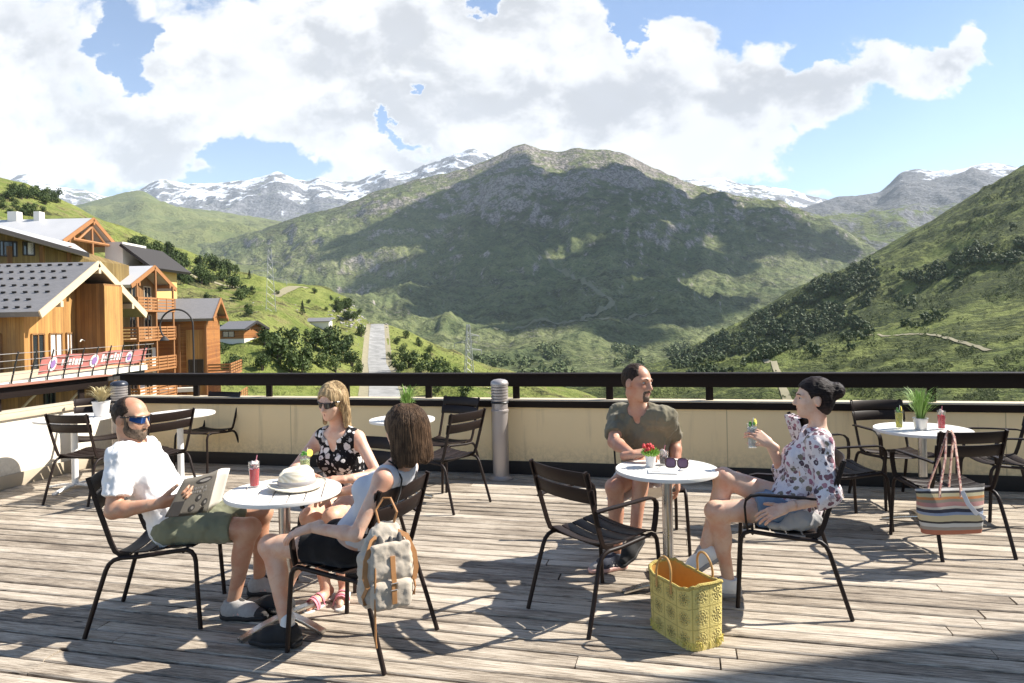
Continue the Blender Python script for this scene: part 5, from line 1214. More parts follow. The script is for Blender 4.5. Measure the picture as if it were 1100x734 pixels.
def gable_house(e, x0, x1, y0, y1, z0, ze, zr, ov=1.2, oe=0.9, wallm=M_wy, roofm=M_slate, gablem=None, barge=M_barge, guards=False):
    """ridge along x; the rake shows at x1; y0..y1, ze are the eave edges of the roof"""
    ym = (y0 + y1) / 2; sl_ = (zr - ze) / (ym - y0); xw = x1 - ov; ya, yb = y0 + oe, y1 - oe; th = 0.26
    zt = lambda y: ze + sl_ * (min(y, 2 * ym - y) - y0) - th * 1.12
    poly = [(xw, ya, z0), (xw, yb, z0), (xw, yb, zt(yb)), (xw, ym, zt(ym)), (xw, ya, zt(ya))]
    MB().prism(poly, (x0 - xw, 0, 0)).build('wall', wallm, e, smooth=False)
    rb = MB()
    slab(rb, [(x0, y0, ze), (x1, y0, ze), (x1, ym, zr), (x0, ym, zr)], th); slab(rb, [(x0, ym, zr + 0.002), (x1, ym, zr + 0.002), (x1, y1, ze), (x0, y1, ze)], th)
    if guards:
        n = 7
        for i in range(n):
            f = (i + 0.5) / n; y = y0 + (ym - y0) * f; z = ze + (zr - ze) * f
            x = x1 - 0.7 - (i % 2) * 0.45
            while x > x0: rb.box((x, y, z + 0.05), (0.20, 0.05, 0.08), (math.atan(sl_), 0, 0), 1); x -= 0.52
    rb.build('roof', [roofm, M_dark], e, smooth=False)
    bb = MB()
    for ys in (y0, y1):
        a, c = Vector((x1 + 0.03, ys, ze - 0.12)), Vector((x1 + 0.03, ym, zr - 0.12)); d = (c - a); L = d.length; d.normalize()
        bb.box((a + c) / 2, (0.07, L + 0.06, 0.34), Matrix((Vector((1, 0, 0)), d, Vector((1, 0, 0)).cross(d))).transposed())
    bb.build('bargeboard', barge, e, smooth=False)
    for f in (0.16, 0.5, 0.84):
        y = y0 + (y1 - y0) * f; z = ze + sl_ * (min(y, 2 * ym - y) - y0) - 0.46
        MB().box((x1 - ov / 2 + 0.02, y, z), (ov + 0.12, 0.2, 0.28)).build('purlin', barge, e, smooth=False)
    return xw, ya, yb, ym, zt
# near chalet -----------------------------------------------------------------
e = thing('chalet', 'near honey wooden chalet with a wide grey slate roof studded with snow guards', 'house', (-30, 35, -9)); e0 = e
def glob(e):
    """children written in world coordinates"""
    for c in e.children: c.location = (-e.location.x, -e.location.y, -e.location.z)
xw, ya, yb, ym, zt = gable_house(e, -48, -21.0, 30.65, 39.5, -9, 2.42, 5.0, 1.4, 0.95, M_wy, M_slate, guards=True)
MB().prism([(xw, 35.3, -9), (xw + 1.5, 35.3, -9), (xw + 1.5, 36.9, -9), (xw, 36.9, -9)], (0, 0, 12.9)).build('stair_tower', M_wb, e, smooth=False)  # bay's near face in browner boards: its shade put into the colour
MB().box((xw + 1.52, 36.1, -2.6), (0.06, 1.62, 12.8)).build('sunlit_face', M_wy, e, smooth=False)  # sun-facing side of the bay, its light put into the honey boards
for (a, c), pn in zip(((32.05, 32.9), (33.3, 34.2), (34.55, 35.05)), (M_pane, M_curt, M_curt)): window(e, (xw, a, -0.65), (0, 1, 0), c - a, 2.05, (1, 0, 0), M_wb, pn)
for a in (-23.6, -25.2): window(e, (a - 0.6, ya, -0.65), (1, 0, 0), 0.75, 2.1, (0, -1, 0), M_wb)
MB().tube([(-21.9, 35.26, 1.0), (-21.9, 35.0, 1.05), (-21.9, 34.9, 0.95)], 0.03).build('wall_lamp', M_stucco, e)
glob(e)
# walkway with the banner -----------------------------------------------------------
e = thing('terrace_walkway', 'railed terrace walkway with a red banner in front of the near chalet', 'walkway', (-19.5, 27, -0.5))
wx, wa, wb = -18.0, 17.5, 33.8
MB().box((wx - 2.1, (wa + wb) / 2, -0.30), (4.2, wb - wa, 0.14)).build('floor_slab', M_barge, e, smooth=False)
MB().box((wx + 0.03, (wa + wb) / 2, -0.34), (0.06, wb - wa, 0.24)).build('fascia', M_stucco, e, smooth=False)
MB().box((wx - 0.25, (wa + wb) / 2, -0.60), (0.35, wb - wa, 0.30)).build('edge_beam', M_dark, e, smooth=False)
y = wa + 0.4
while y < wb:
    MB().sweep([(wx + 0.10, y, -0.52), (wx + 0.12, y, -0.20), (wx + 0.42, y - 0.05, 0.86)], (0, 1, 0), 0.05, 0.04).build('rail_post', M_dark, e, smooth=False); y += 0.95
for k in range(4): MB().tube([(wx + 0.19 + k * 0.07, wa, 0.05 + k * 0.25), (wx + 0.19 + k * 0.07, wb, 0.05 + k * 0.25)], 0.013, 6).build('rail_wire', M_alu, e)
M_ban = mat('red_banner', (0.50, 0.17, 0.15), 0.7, var=0.15, scale=1.2); M_banw = mat('banner_white', (0.78, 0.74, 0.72), 0.7); M_banv = mat('banner_violet', (0.33, 0.18, 0.42), 0.7)
bn = MB(); ys = np.linspace(25.9, 33.4, 40); zz = np.linspace(-0.05, 0.60, 5)
bx = lambda y, z: wx + 0.115 + 0.285 * (z + 0.20) + 0.025 * math.sin(y * 4.1) - 0.02
vs = [(bx(y, z), y, z + 0.03 * math.sin(y * 1.9)) for y in ys for z in zz]
bn.add(vs, [(i * 5 + j, i * 5 + j + 1, (i + 1) * 5 + j + 1, (i + 1) * 5 + j) for i in range(39) for j in range(4)])
ban = bn.build('banner', M_ban, e, fix=False)
def mark(y0, y1, z0, z1, m, nm='lettering'):
    q = MB(); n = 8; yy = np.linspace(y0, y1, n)
    q.add([(bx(y, z) + 0.012, y, z + 0.03 * math.sin(y * 1.9)) for y in yy for z in (z0, z1)], [(2 * i, 2 * i + 1, 2 * i + 3, 2 * i + 2) for i in range(n - 1)]); return q
lt = MB(); rg = random.Random(4)
for a, c in ((27.15, 28.5), (29.7, 30.3), (30.42, 31.2)):
    y = a
    while y < c:
        w = rg.uniform(0.10, 0.2); h = rg.choice([0.24, 0.34, 0.26]); q = mark(y, y + w, 0.16, 0.16 + h, None); lt.add(q.v, q.f); y += w + 0.06
lt.build('lettering', M_banw, ban, fix=False)
for yc in (26.55, 29.2, 31.9):
    for rr, mm, lift in ((0.27, M_banw, 0.02), (0.16, M_banv, 0.032)):
        q = MB(); pts = [(yc + rr * math.cos(a) * 0.95, 0.28 + rr * math.sin(a)) for a in np.linspace(0, 2 * math.pi, 24, endpoint=False)]
        q.add([(bx(y, z) + lift, y, z + 0.03 * math.sin(yc * 1.9)) for y, z in pts], [tuple(range(24))]); q.build('emblem', mm, ban, fix=False)
glob(e)
# lower terrace storey under the walkway
e = thing('lower_storey', 'brown boarded lower storey with braces below the walkway', 'house', (-21, 27, -9))
MB().box((-21.5, 26, -5.2), (4.0, 16, 8.6)).build('wall', M_wb, e, smooth=False)
for y in (20.5, 23.0, 26.0, 29.0, 31.5): MB().tube([(-19.45, y, -2.2), (-18.2, y + 0.6, -0.62)], 0.05, 6).build('brace', M_barge, e)
for y in (19.6, 22.4, 28.6): window(e, (-19.5, y, -2.1), (0, 1, 0), 0.6, 1.1, (1, 0, 0), M_dark)
glob(e)
# upper chalet -----------------------------------------------------------------------
e = thing('chalet', 'upper chalet with a pale metal roof and a timber truss over its orange balcony', 'house', (-45, 60, -5))
xw, ya, yb, ym, zt = gable_house(e, -75, -36.0, 55.5, 63.6, -5, 8.75, 11.1, 2.0, 0.9, M_wy, M_metal, barge=M_beam)
rb = MB(); A_, B_, C_, D_ = pt(-70, 238, 57), pt(80, 262, 55.4), pt(95, 272, 49.5), pt(-70, 225, 43)
slab(rb, [A_, B_, C_, D_], 0.3); rb.build('lower_roof', M_metal, e, smooth=False)
fb = MB(); d = (C_ - D_); fb.prism([D_ + Vector((0, -0.05, -0.32)), C_ + Vector((0.1, -0.05, -0.32)), C_ + Vector((0.1, -0.05, 0.0)), D_ + Vector((0, -0.05, 0.0))], (0, -0.08, 0)); fb.build('fascia', M_dark, e, smooth=False)
wl = [D_ + Vector((0, 1.3, -0.4)), C_ + Vector((-0.6, 1.3, -0.4)), Vector((C_.x - 0.6, C_.y + 1.3, -5)), Vector((D_.x, D_.y + 1.3, -5))]
MB().prism(wl, (0, 5.0, 0)).build('front_wall', wood_mat('olive_boards', (0.16, 0.105, 0.035), (0.26, 0.18, 0.065)), e, smooth=False)
def onwall(px, py):
    a, b_ = Vector(wl[0]), Vector(wl[1]); q = pt(px, py, 1.0) - Vector((0, 0, H0)); n = Vector((b_.y - a.y, -(b_.x - a.x), 0)); s = (a - Vector((0, 0, H0))).dot(n) / q.dot(n)
    return Vector((0, 0, H0)) + q * s
ux = (wl[1] - wl[0]); ux.z = 0; ux.normalize(); no = Vector((ux.y, -ux.x, 0))
for px, py, w, h, pn in ((0, 275, 0.75, 1.0, M_pane), (4, 275, 0.75, 1.0, M_pane), (25, 274, 0.65, 0.9, M_pane), (29, 274, 0.45, 0.9, M_curt)):
    window(e, onwall(px, py), ux, w, h, no, M_dark, pn, 0)
for px in (11, 46, 75): p_ = onwall(px, 260); MB().box((p_.x, p_.y - 0.1, p_.z - 2.6), (0.25, 0.2, 4.6)).build('post', M_wb, e, smooth=False)
rail(e, (-35.9, 56.3, 6.2), (-35.9, 63.4, 6.2), 1.1); rail(e, (-38, 56.25, 6.2), (-35.9, 56.25, 6.2), 1.1)
MB().box((-37, 59.8, 6.08), (2.4, 7.4, 0.2)).build('balcony_floor', M_beam, e, smooth=False)
tb = MB(); x_ = -36.15
tb.tube([(x_, 56.2, 9.0), (x_, 62.9, 9.0)], 0.13, 6); tb.tube([(x_, 59.55, 9.0), (x_, 59.55, 10.7)], 0.12, 6); tb.tube([(x_, 57.6, 9.0), (x_, 59.5, 10.3)], 0.1, 6); tb.tube([(x_, 61.5, 9.0), (x_, 59.6, 10.3)], 0.1, 6)
tb.build('truss', M_beam, e)
for y in (56.5, 59.6, 62.7): MB().tube([(x_, y, 6.2), (x_, y, 9.0)], 0.11, 6).build('balcony_post', M_beam, e)
window(e, (xw, 57.2, 6.3), (0, 1, 0), 1.3, 2.1, (1, 0, 0), M_dark, M_pane); window(e, (xw, 60.4, 6.3), (0, 1, 0), 1.3, 2.1, (1, 0, 0), M_dark, M_pane)
for px, w in ((16, 0.9), (42, 0.55)): p_ = pt(px, 231, 59.6); MB().box((p_.x, p_.y, p_.z - 0.25), (w * 0.9, 0.7, 1.0)).build('chimney', M_stucco, e, smooth=False)
glob(e)
# middle building ----------------------------------------------------------------------
e = thing('apartment_chalet', 'tall chalet with white lower storeys and stacked orange wooden balconies', 'house', (-34, 58, -9))
xw, ya, yb, ym, zt = gable_house(e, -38, -29.8, 54, 61.2, -0.2, 4.95, 6.7, 1.3, 0.9, M_wb, M_metal, barge=M_beam)
MB().prism([(xw, ya, -9), (xw, yb, -9), (-38, yb, -9), (-38, ya, -9)], (0, 0, 8.78)).build('lower_wall', M_stucco, e, smooth=False)
for z in (3.0, 0.6, -1.9, -4.3, -6.6):
    MB().box((xw + 0.75, (ya + yb) / 2, z - 0.08), (1.5, yb - ya + 0.6, 0.16)).build('balcony_floor', M_beam, e, smooth=False)
    rail(e, (xw + 1.46, ya - 0.3, z), (xw + 1.46, yb + 0.3, z), 1.0, n=4); rail(e, (xw + 0.05, ya - 0.28, z), (xw + 1.42, ya - 0.28, z), 1.0, n=4)
    for y in (ya + 0.9, ya + 3.3): window(e, (xw, y, z + 0.05), (0, 1, 0), 1.1, 1.95, (1, 0, 0), M_barge)
for y in (ya - 0.2, (ya + yb) / 2, yb + 0.2): MB().tube([(xw + 1.36, y, -9), (xw + 1.36, y, zt(min(max(y, ya), yb)))], 0.1, 6).build('balcony_post', M_beam, e)
for k in range(4): window(e, (-34.6 + k * 0.8, ya, -1.9), (1, 0, 0), 0.42, 1.2, (0, -1, 0), M_stucco, M_pane, 0)
MB().prism([(-36.5, 62, -9), (-34.9, 62, -9), (-34.9, 66, -9), (-36.5, 66, -9)], (0, 0, 18.3)).build('stair_tower', M_stucco, e, smooth=False)
MB().prism([(-34.88, 62.5, -9), (-33.0, 62.5, -9), (-33.0, 68, -9), (-34.88, 68, -9)], (0, 0, 16.0)).build('yellow_wing', M_stuccoy, e, smooth=False)
rb = MB(); slab(rb, [(-34.85, 61.6, 9.1), (-32, 61.6, 6.9), (-32, 69, 6.9), (-34.85, 69, 9.1)], 0.25); rb.build('wing_roof', M_dark, e, smooth=False)
window(e, (-34.9, 62.5, 5.0), (1, 0, 0), 1.0, 1.1, (0, -1, 0), M_dark, M_stuccoy)
glob(e)
# right building (turned) -----------------------------------------------------------------
p0 = pt(229, 342, 62)
e = thing('chalet', 'orange larch chalet with a ribbed grey roof behind the curved street lamp', 'house', (p0.x, p0.y, -12), R(14))
xw, ya, yb, ym, zt = gable_house(e, -10.5, 0, 0, 8.4, 0, p0.z + 12, p0.z + 12 + 1.95, 0.7, 0.6, M_wo, M_slate, barge=M_beam)
zb = p0.z + 12
for i in range(2): MB().box((-5.2, 1.5 + i * 1.4, zb + 0.55 + i * 0.65), (10.2, 0.10, 0.12)).build('snow_rail', M_dark, e, smooth=False)
MB().box((-5.6, ya - 0.6, zb - 6.3), (8.2, 1.2, 0.35)).build('balcony_floor', M_stucco, e, smooth=False)
for z in (-8.4, -11.5): MB().box((-3.0, ya - 0.5, zb + z), (6.0, 1.0, 0.2)).build('balcony_floor', M_beam, e, smooth=False); 
rail(e, (-6.0, ya - 1.0, zb - 8.3), (0, ya - 1.0, zb - 8.3), 1.0, n=4)
for x in (-0.4, -2.6): MB().box((x - 0.3, ya - 0.35, zb - 6.5), (0.16, 0.16, 12)).build('balcony_post', M_beam, e, smooth=False)
MB().prism([(-2.4, ya - 0.12, 0), (-0.72, ya - 0.12, 0), (-0.72, ya + 0.0, 0), (-2.4, ya, 0)], (0, 0, zb - 1.0)).build('bay', M_wy, e, smooth=False)
window(e, (-2.2, ya - 0.13, zb - 6.0), (1, 0, 0), 1.2, 2.3, (0, -1, 0), M_dark); window(e, (-5.6, ya, zb - 8.2), (1, 0, 0), 1.3, 1.9, (0, -1, 0), M_dark); window(e, (-8.0, ya, zb - 8.2), (1, 0, 0), 1.3, 1.9, (0, -1, 0), M_dark)
for k, z in enumerate((-5.2, -8.0, -10.8)):
    MB().box((0.35 + 0.25 * k, 4.0, zb + z - 0.1), (2.0 + 0.5 * k, 7.4, 0.2)).build('balcony_floor', M_beam, e, smooth=False)
    rail(e, (1.3 + 0.5 * k, 0.4, zb + z), (1.3 + 0.5 * k, 7.6, zb + z), 1.05, n=4); rail(e, (-0.6, 0.35, zb + z), (1.25 + 0.5 * k, 0.35, zb + z), 1.05, n=4)
# curved street lamp ---------------------------------------------------------------------------
p0 = pt(208.5, 402, 30); top = pt(208.5, 350, 30); e = thing('street_lamp', 'black street lamp with a big curled arm in front of the orange chalet', 'street lamp', (p0.x, p0.y, -6))
r_ = 0.72; pth = [(0, 0, 0), (0, 0, top.z + 6 - 0.1)] + [(-r_ + r_ * math.cos(a), 0, top.z + 6 + r_ * math.sin(a)) for a in np.linspace(0.0, 3.75, 22)]
MB().tube(pth, 0.038, 8).build('post', M_dark, e)
q_ = Vector(pth[-1]); MB().lathe([(0.03, 0.20), (0.10, 0.12), (0.20, 0.0), (0.19, -0.02)], 16, q_ - Vector((-0.05, 0, 0.2))).build('lamp_shade', M_dark, e)
# lattice pylons -------------------------------------------------------------------------------
M_galv = mat('galvanised_steel', (0.33, 0.33, 0.33), 0.5, metal=0.3)
def seen(px, py, bv=None):
    q = pt(px, py, 1.0) - Vector((0, 0, H0)); h = (bv or BV_L).ray_cast(Vector((0, 0, H0)), q.normalized()); print('SEEN', px, py, h[0])
    return h[0] if h[0] else pt(px, py, 200)
def pylon(px, py, hpx, label):
    b_ = seen(px, py); d = b_.y; h = hpx * d / F; e = thing('pylon', label, 'pylon', (b_.x, b_.y, b_.z - 1), R(20), 'lattice pylons on the slope'); w = h * 0.075; w2 = h * 0.022; r = 0.0003 * d if px < 400 else 0.11
    mb = MB(); n = 9; W_ = lambda z: w + (w2 - w) * (z / h)
    cs = ((1, 1), (1, -1), (-1, -1), (-1, 1))
    for sx, sy in cs: mb.tube([(sx * W_(0), sy * W_(0), 0), (sx * W_(h), sy * W_(h), h)], r, 4)
    for i in range(n):
        za, zb = h * i / n, h * (i + 1) / n
        for k in range(4):
            a, c = cs[k], cs[(k + 1) % 4]; mb.tube([(a[0] * W_(za), a[1] * W_(za), za), (c[0] * W_(zb), c[1] * W_(zb), zb)], r * 0.6, 4)
    mb.build('mast', M_galv, e)
    for z, L, s in ((0.80, 0.20, 1), (0.68, 0.26, -1), (0.54, 0.24, 1)):
        a = MB(); a.tube([(s * -w2, 0, h * z), (s * h * L, 0, h * z - 0.2)], r * 0.8, 4); a.tube([(s * -w2, 0, h * (z + 0.045)), (s * h * L, 0, h * z - 0.2)], r * 0.7, 4); a.tube([(s * h * L, 0, h * z - 0.2), (s * h * L, 0, h * z - 1.6)], r * 0.9, 4)
        a.build('cross_arm', M_galv, e)
    return e
pylon(504, 405, 60, 'grey lattice pylon rising just left of the bollard light'); pylon(291, 334, 70, 'faint lattice pylon standing above the little cabin')
# small house on the slope ------------------------------------------------------------------
p0 = seen(272, 366)
e = thing('cabin', 'little cabin with an orange gable and white base alone on the green slope', 'house', (p0.x, p0.y, p0.z - 1.2), R(-22))
gable_house(e, -5.6, 0.6, -2.4, 3.2, 1.6, 3.2, 4.5, 0.8, 0.5, M_wo, M_slate, barge=M_dark)
MB().box((-2.9, 0.4, -0.2), (5.4, 4.4, 3.64)).build('base', M_stucco, e, smooth=False)
window(e, (-4.6, -1.92, 1.9), (1, 0, 0), 2.4, 0.9, (0, -1, 0), M_dark); window(e, (-0.2, -0.4, 0.1), (0, 1, 0), 1.2, 1.2, (1, 0, 0), M_wb, M_pane)
p0 = seen(240, 357)
e = thing('container', 'green skip beside the cabin', 'container', (p0.x, p0.y, p0.z - 0.3), R(12))
gm = mat('green_paint', (0.02, 0.16, 0.09), 0.5, var=0.2, scale=1)
MB().prism([(-1.6, -0.9, 0), (1.6, -0.9, 0), (2.0, -1.0, 1.5), (-2.0, -1.0, 1.5)], (0, 1.9, 0)).build('body', gm, e, smooth=False); MB().box((0, -0.05, 1.53), (4.1, 2.1, 0.12)).build('rim', gm, e, smooth=False)
p0 = seen(343, 351)
e = thing('hut', 'low grey-roofed hut half sunk in the hillside', 'house', (p0.x, p0.y, p0.z - 0.2), R(-5))
MB().box((0, 0, 0.6), (7.0, 3, 2.4)).build('wall', M_stucco, e, smooth=False); rb = MB(); slab(rb, [(-4, -2, 1.8), (4, -2, 1.8), (4, 2, 2.9), (-4, 2, 2.9)], 0.2); rb.build('roof', M_slate, e, smooth=False)
# hotel block on the right whose corner throws the shadow across the front of the deck
e = thing('hotel_building', 'tall rendered hotel block beside the terrace, beyond the right edge of the photo', 'hotel', (9.6, 0, -9))
cx = 9.6; cy = 3.164 + (cx - 0.6) * math.tan(SUN_AZ)
MB().prism([(0, cy, 0), (16, cy + 2.4, 0), (16, cy - 14, 0), (0, cy - 18, 0)], (0, 0, 24)).build('wall', M_stucco, e, smooth=False)
for k in range(4): window(e, (0, cy - 3.5 - 3 * k, 10), (0, -1, 0), 1.4, 2.1, (-1, 0, 0), M_wb)
rb = MB(); rb.prism([(-0.0, cy, 24.003), (16, cy + 2.4, 24.003), (16, cy - 14, 24.003), (0, cy - 18, 24.003)], (0, 0, 0.3)); rb.build('roof', M_slate, e, smooth=False)
# ------------------------------------------------------------------ things on tables and chairs
def glass_mat(name, col, rough=0.02, trans=1.0, ior=1.3):
    m, t, b = new_mat(name); n = t.noise(t.coord('Object'), 30, 2)
    t.put(b.inputs['Base Color'], t.mix(n, col, tuple(min(1, k * 1.08) for k in col))); b.inputs['Roughness'].default_value = rough
    b.inputs['Transmission Weight'].default_value = trans; b.inputs['IOR'].default_value = ior; return m
M_glass = glass_mat('drinking_glass', (0.95, 0.97, 0.97), 0.02, 0.95, 1.25)
M_red = glass_mat('red_drink', (0.80, 0.02, 0.03), 0.1, 0.3); M_yel = glass_mat('yellow_drink', (0.80, 0.72, 0.08), 0.1, 0.4); M_lime = glass_mat('lime_drink', (0.70, 0.80, 0.28), 0.1, 0.4); M_clear = glass_mat('iced_water', (0.86, 0.90, 0.88), 0.15, 0.6); M_cola = glass_mat('dark_drink', (0.06, 0.025, 0.015), 0.1, 0.3)
M_ice = mat('crushed_ice', (0.75, 0.60, 0.56), 0.3, var=0.15, scale=60); M_lemon = mat('lemon_slice', (0.80, 0.66, 0.10), 0.4, var=0.1, scale=60); M_mint = mat('mint_leaf', (0.10, 0.28, 0.04), 0.6, var=0.3, scale=40)
def drink(loc, label, liq, h=0.13, r=0.032, fill=0.72, top='ice', tilt=None):
    e = thing('drinking_glass', label, 'drink', loc, 0.4)
    if tilt: e.rotation_euler = tilt
    o = MB().lathe([(r * 0.82, 0.0), (r, h), (r * 0.95, h), (r * 0.80, 0.006), (0.002, 0.006)], 24, cap=False).build('glass', M_glass, e)
    z1 = h * fill
    MB().lathe([(r * 0.77, 0.009), (r * (0.77 + 0.16 * fill), z1)], 24).build('drink', liq, e)
    rg = random.Random(hash(label) % 1000 if False else len(label))
    if top == 'ice':
        ib = MB()
        for k in range(9): a = rg.uniform(0, 6.28); q = rg.uniform(0, r * 0.55); ib.box((q * math.cos(a), q * math.sin(a), z1 + rg.uniform(0.004, h * (1 - fill) + 0.004)), (0.02, 0.018, 0.016), (rg.random(), rg.random(), rg.random()), bev=0.004)
        ib.build('ice', M_ice, e)
    if top in ('lemon', 'mint'):
        c = MB().lathe([(0.002, -0.003), (0.022, -0.003), (0.022, 0.003), (0.002, 0.003)], 20).build('citrus_slice', M_lemon, e)
        c.location = (r * 0.9, 0, h + 0.006); c.rotation_euler = (R(80), R(15), R(30))
        mb = MB()
        for k in range(6):
            a = rg.uniform(0, 6.28); mb.ball((r * 0.45 * math.cos(a), r * 0.45 * math.sin(a), h * rg.uniform(0.86, 1.06)), (0.012, 0.007, 0.010), 0, 6, 4)
        mb.build('mint_sprig', M_mint, e)
    MB().tube([(-r * 0.5, 0, 0.02), (r * 0.55, 0.004, h + 0.035)], 0.0025, 6).build('straw', M_pink if top == 'ice' else M_white, e)
    return e
def top_at(px, py): return at_h(px, py, TH + 0.001)
drink(top_at(273.5, 523), 'red drink with crushed ice on the straw-hat table', M_red, 0.145, 0.031, 0.72)
drink(top_at(328, 515), 'pale lime drink behind the straw hat', M_lime, 0.15, 0.031, 0.8, 'mint')
drink(top_at(966, 460), 'tall yellow drink with a lemon slice on the rim', M_yel, 0.145, 0.030, 0.85, 'lemon')
drink(top_at(1011.5, 461), 'dark red drink with crushed ice beside the metal plant pot', M_red, 0.145, 0.030, 0.75)
drink(top_at(713, 499), 'small glass of dark drink behind the sunglasses', M_cola, 0.085, 0.030, 0.6)
# straw hat
m, t, b = new_mat('woven_straw'); co = t.coord('Object'); wv = t.new('ShaderNodeTexWave', wave_type='RINGS', rings_direction='Z'); t.l.new(co, wv.inputs[0]); wv.inputs['Scale'].default_value = 60; wv.inputs['Distortion'].default_value = 0.6
t.put(b.inputs['Base Color'], t.mix(wv.outputs[1], (0.62, 0.54, 0.40), (0.78, 0.72, 0.60))); b.inputs['Roughness'].default_value = 0.8; t.put(b.inputs['Normal'], t.bump(wv.outputs[1], 0.3, 0.002)); M_straw = m
p = top_at(319, 524.5); e = thing('straw_hat', 'pale straw fedora with a grey band lying on the table', 'hat', p, 0.5)
def hat_mesh():
    mb = MB(); n = 40; prof = [(0.152, 0.012), (0.150, 0.006), (0.125, 0.001), (0.100, 0.006), (0.094, 0.014), (0.090, 0.05), (0.084, 0.082), (0.072, 0.098), (0.052, 0.100), (0.025, 0.092), (0.001, 0.088)]; vs = []
    for r, z in prof:
        for j in range(n):
            a = 2 * math.pi * j / n; x, y = r * 1.08 * math.cos(a), r * 0.94 * math.sin(a); k = max(0, (z - 0.05) / 0.05)
            zz = z + 0.012 * (math.cos(2 * a) if r > 0.11 else 0) * (r / 0.152) + k * (-0.022 * max(0, 1 - abs(y) / 0.035) + 0.010 * math.cos(a)); y *= 1 - 0.22 * k * max(0, math.cos(a)); vs.append((x, y, zz + 0.012))
    fs = [(i * n + j, i * n + (j + 1) % n, (i + 1) * n + (j + 1) % n, (i + 1) * n + j) for i in range(len(prof) - 1) for j in range(n)]
    return mb.add(vs, fs)
o = hat_mesh().build('straw', M_straw, e, fix=True); sm = o.modifiers.new('solid', 'SOLIDIFY'); sm.thickness = 0.003
bd = MB(); bd.sweep([(0.0965 * 1.08 * math.cos(a), 0.0965 * 0.94 * math.sin(a), 0.038) for a in np.linspace(0, 2 * math.pi, 41)], (0, 0, 1), 0.024, 0.003); bd.build('band', mat('grey_ribbon', (0.33, 0.31, 0.31), 0.7), e)
# newspaper
M_news = mat('shaded_newsprint', (0.115, 0.104, 0.088), 0.9, var=0.10, scale=9); M_ink = mat('black_ink', (0.03, 0.028, 0.028), 0.8); M_newslit = mat('sunlit_newsprint', (0.66, 0.62, 0.55), 0.9); M_ink2 = mat('grey_ink', (0.20, 0.19, 0.18), 0.8)
TL, TR, BR, BL = pt(198, 515, 3.72), pt(234, 505, 3.98), pt(222, 551, 3.98), pt(177, 556, 3.66)
e = thing('newspaper', 'folded grey newspaper held open by the man in the white T-shirt', 'newspaper', tuple((TL + TR + BR + BL) / 4)); ec = Vector(e.location)
nn = (TR - TL).cross(BL - TL).normalized()
if nn.y > 0: nn = -nn
def sheet(u, v, off=0.0): return TL.lerp(TR, u).lerp(BL.lerp(BR, u), v) + nn * (0.012 * math.sin(math.pi * u) + off) - ec
def quadgrid(f, nu, nv):
    mb = MB(); mb.add([f(i / nu, j / nv) for i in range(nu + 1) for j in range(nv + 1)], [(i * (nv + 1) + j, (i + 1) * (nv + 1) + j, (i + 1) * (nv + 1) + j + 1, i * (nv + 1) + j + 1) for i in range(nu) for j in range(nv)]); return mb
o = quadgrid(lambda u, v: sheet(u, v), 10, 8).build('front_page', M_news, e); o.modifiers.new('s', 'SOLIDIFY').thickness = 0.002  # paper darkened in colour for the side turned from the sun
TRb, BRb = pt(247, 503, 4.12), pt(236, 545, 4.16)
o = quadgrid(lambda u, v: (TR.lerp(TRb, u)).lerp(BR.lerp(BRb, u), v) + nn * (-0.012 * math.sin(math.pi * u)) - ec, 6, 6).build('inner_page', M_newslit, e); o.modifiers.new('s', 'SOLIDIFY').thickness = 0.002  # same paper in a lighter colour, painted as caught by the sun
rg = random.Random(8)
def patch(u0, u1, v0, v1, m, nm): quadgrid(lambda u, v: sheet(u0 + (u1 - u0) * u, v0 + (v1 - v0) * v, 0.0025), 3, 2).build(nm, m, e)
def disc(uc, vc, ru, rv, m, nm, off=0.003):
    mb = MB(); mb.add([sheet(uc + ru * math.cos(a), vc + rv * math.sin(a), off) for a in np.linspace(0, 2 * math.pi, 20, endpoint=False)], [tuple(range(20))]); mb.build(nm, m, e)
disc(0.60, 0.13, 0.24, 0.07, M_ink, 'masthead'); disc(0.60, 0.13, 0.17, 0.035, M_ink2, 'masthead_inset', 0.0045)
hb = MB()
for v0 in (0.28, 0.37):
    u = 0.16
    while u < 0.80:
        w = rg.uniform(0.03, 0.06); q = quadgrid(lambda a, c: sheet(u + w * a, v0 + (rg.choice([0.05, 0.065])) * c, 0.0025), 1, 1); hb.add(q.v, q.f); u += w + (0.02 if rg.random() < 0.75 else 0.07)
hb.build('headline', M_ink2, e, fix=False)
for uc, vc in ((0.60, 0.56), (0.50, 0.80), (0.82, 0.70)): disc(uc, vc, 0.075, 0.085, M_ink, 'picture'); disc(uc, vc, 0.035, 0.04, M_ink2, 'picture_inset', 0.0045)
patch(0.02, 0.26, 0.60, 0.98, M_ink, 'dark_advert')
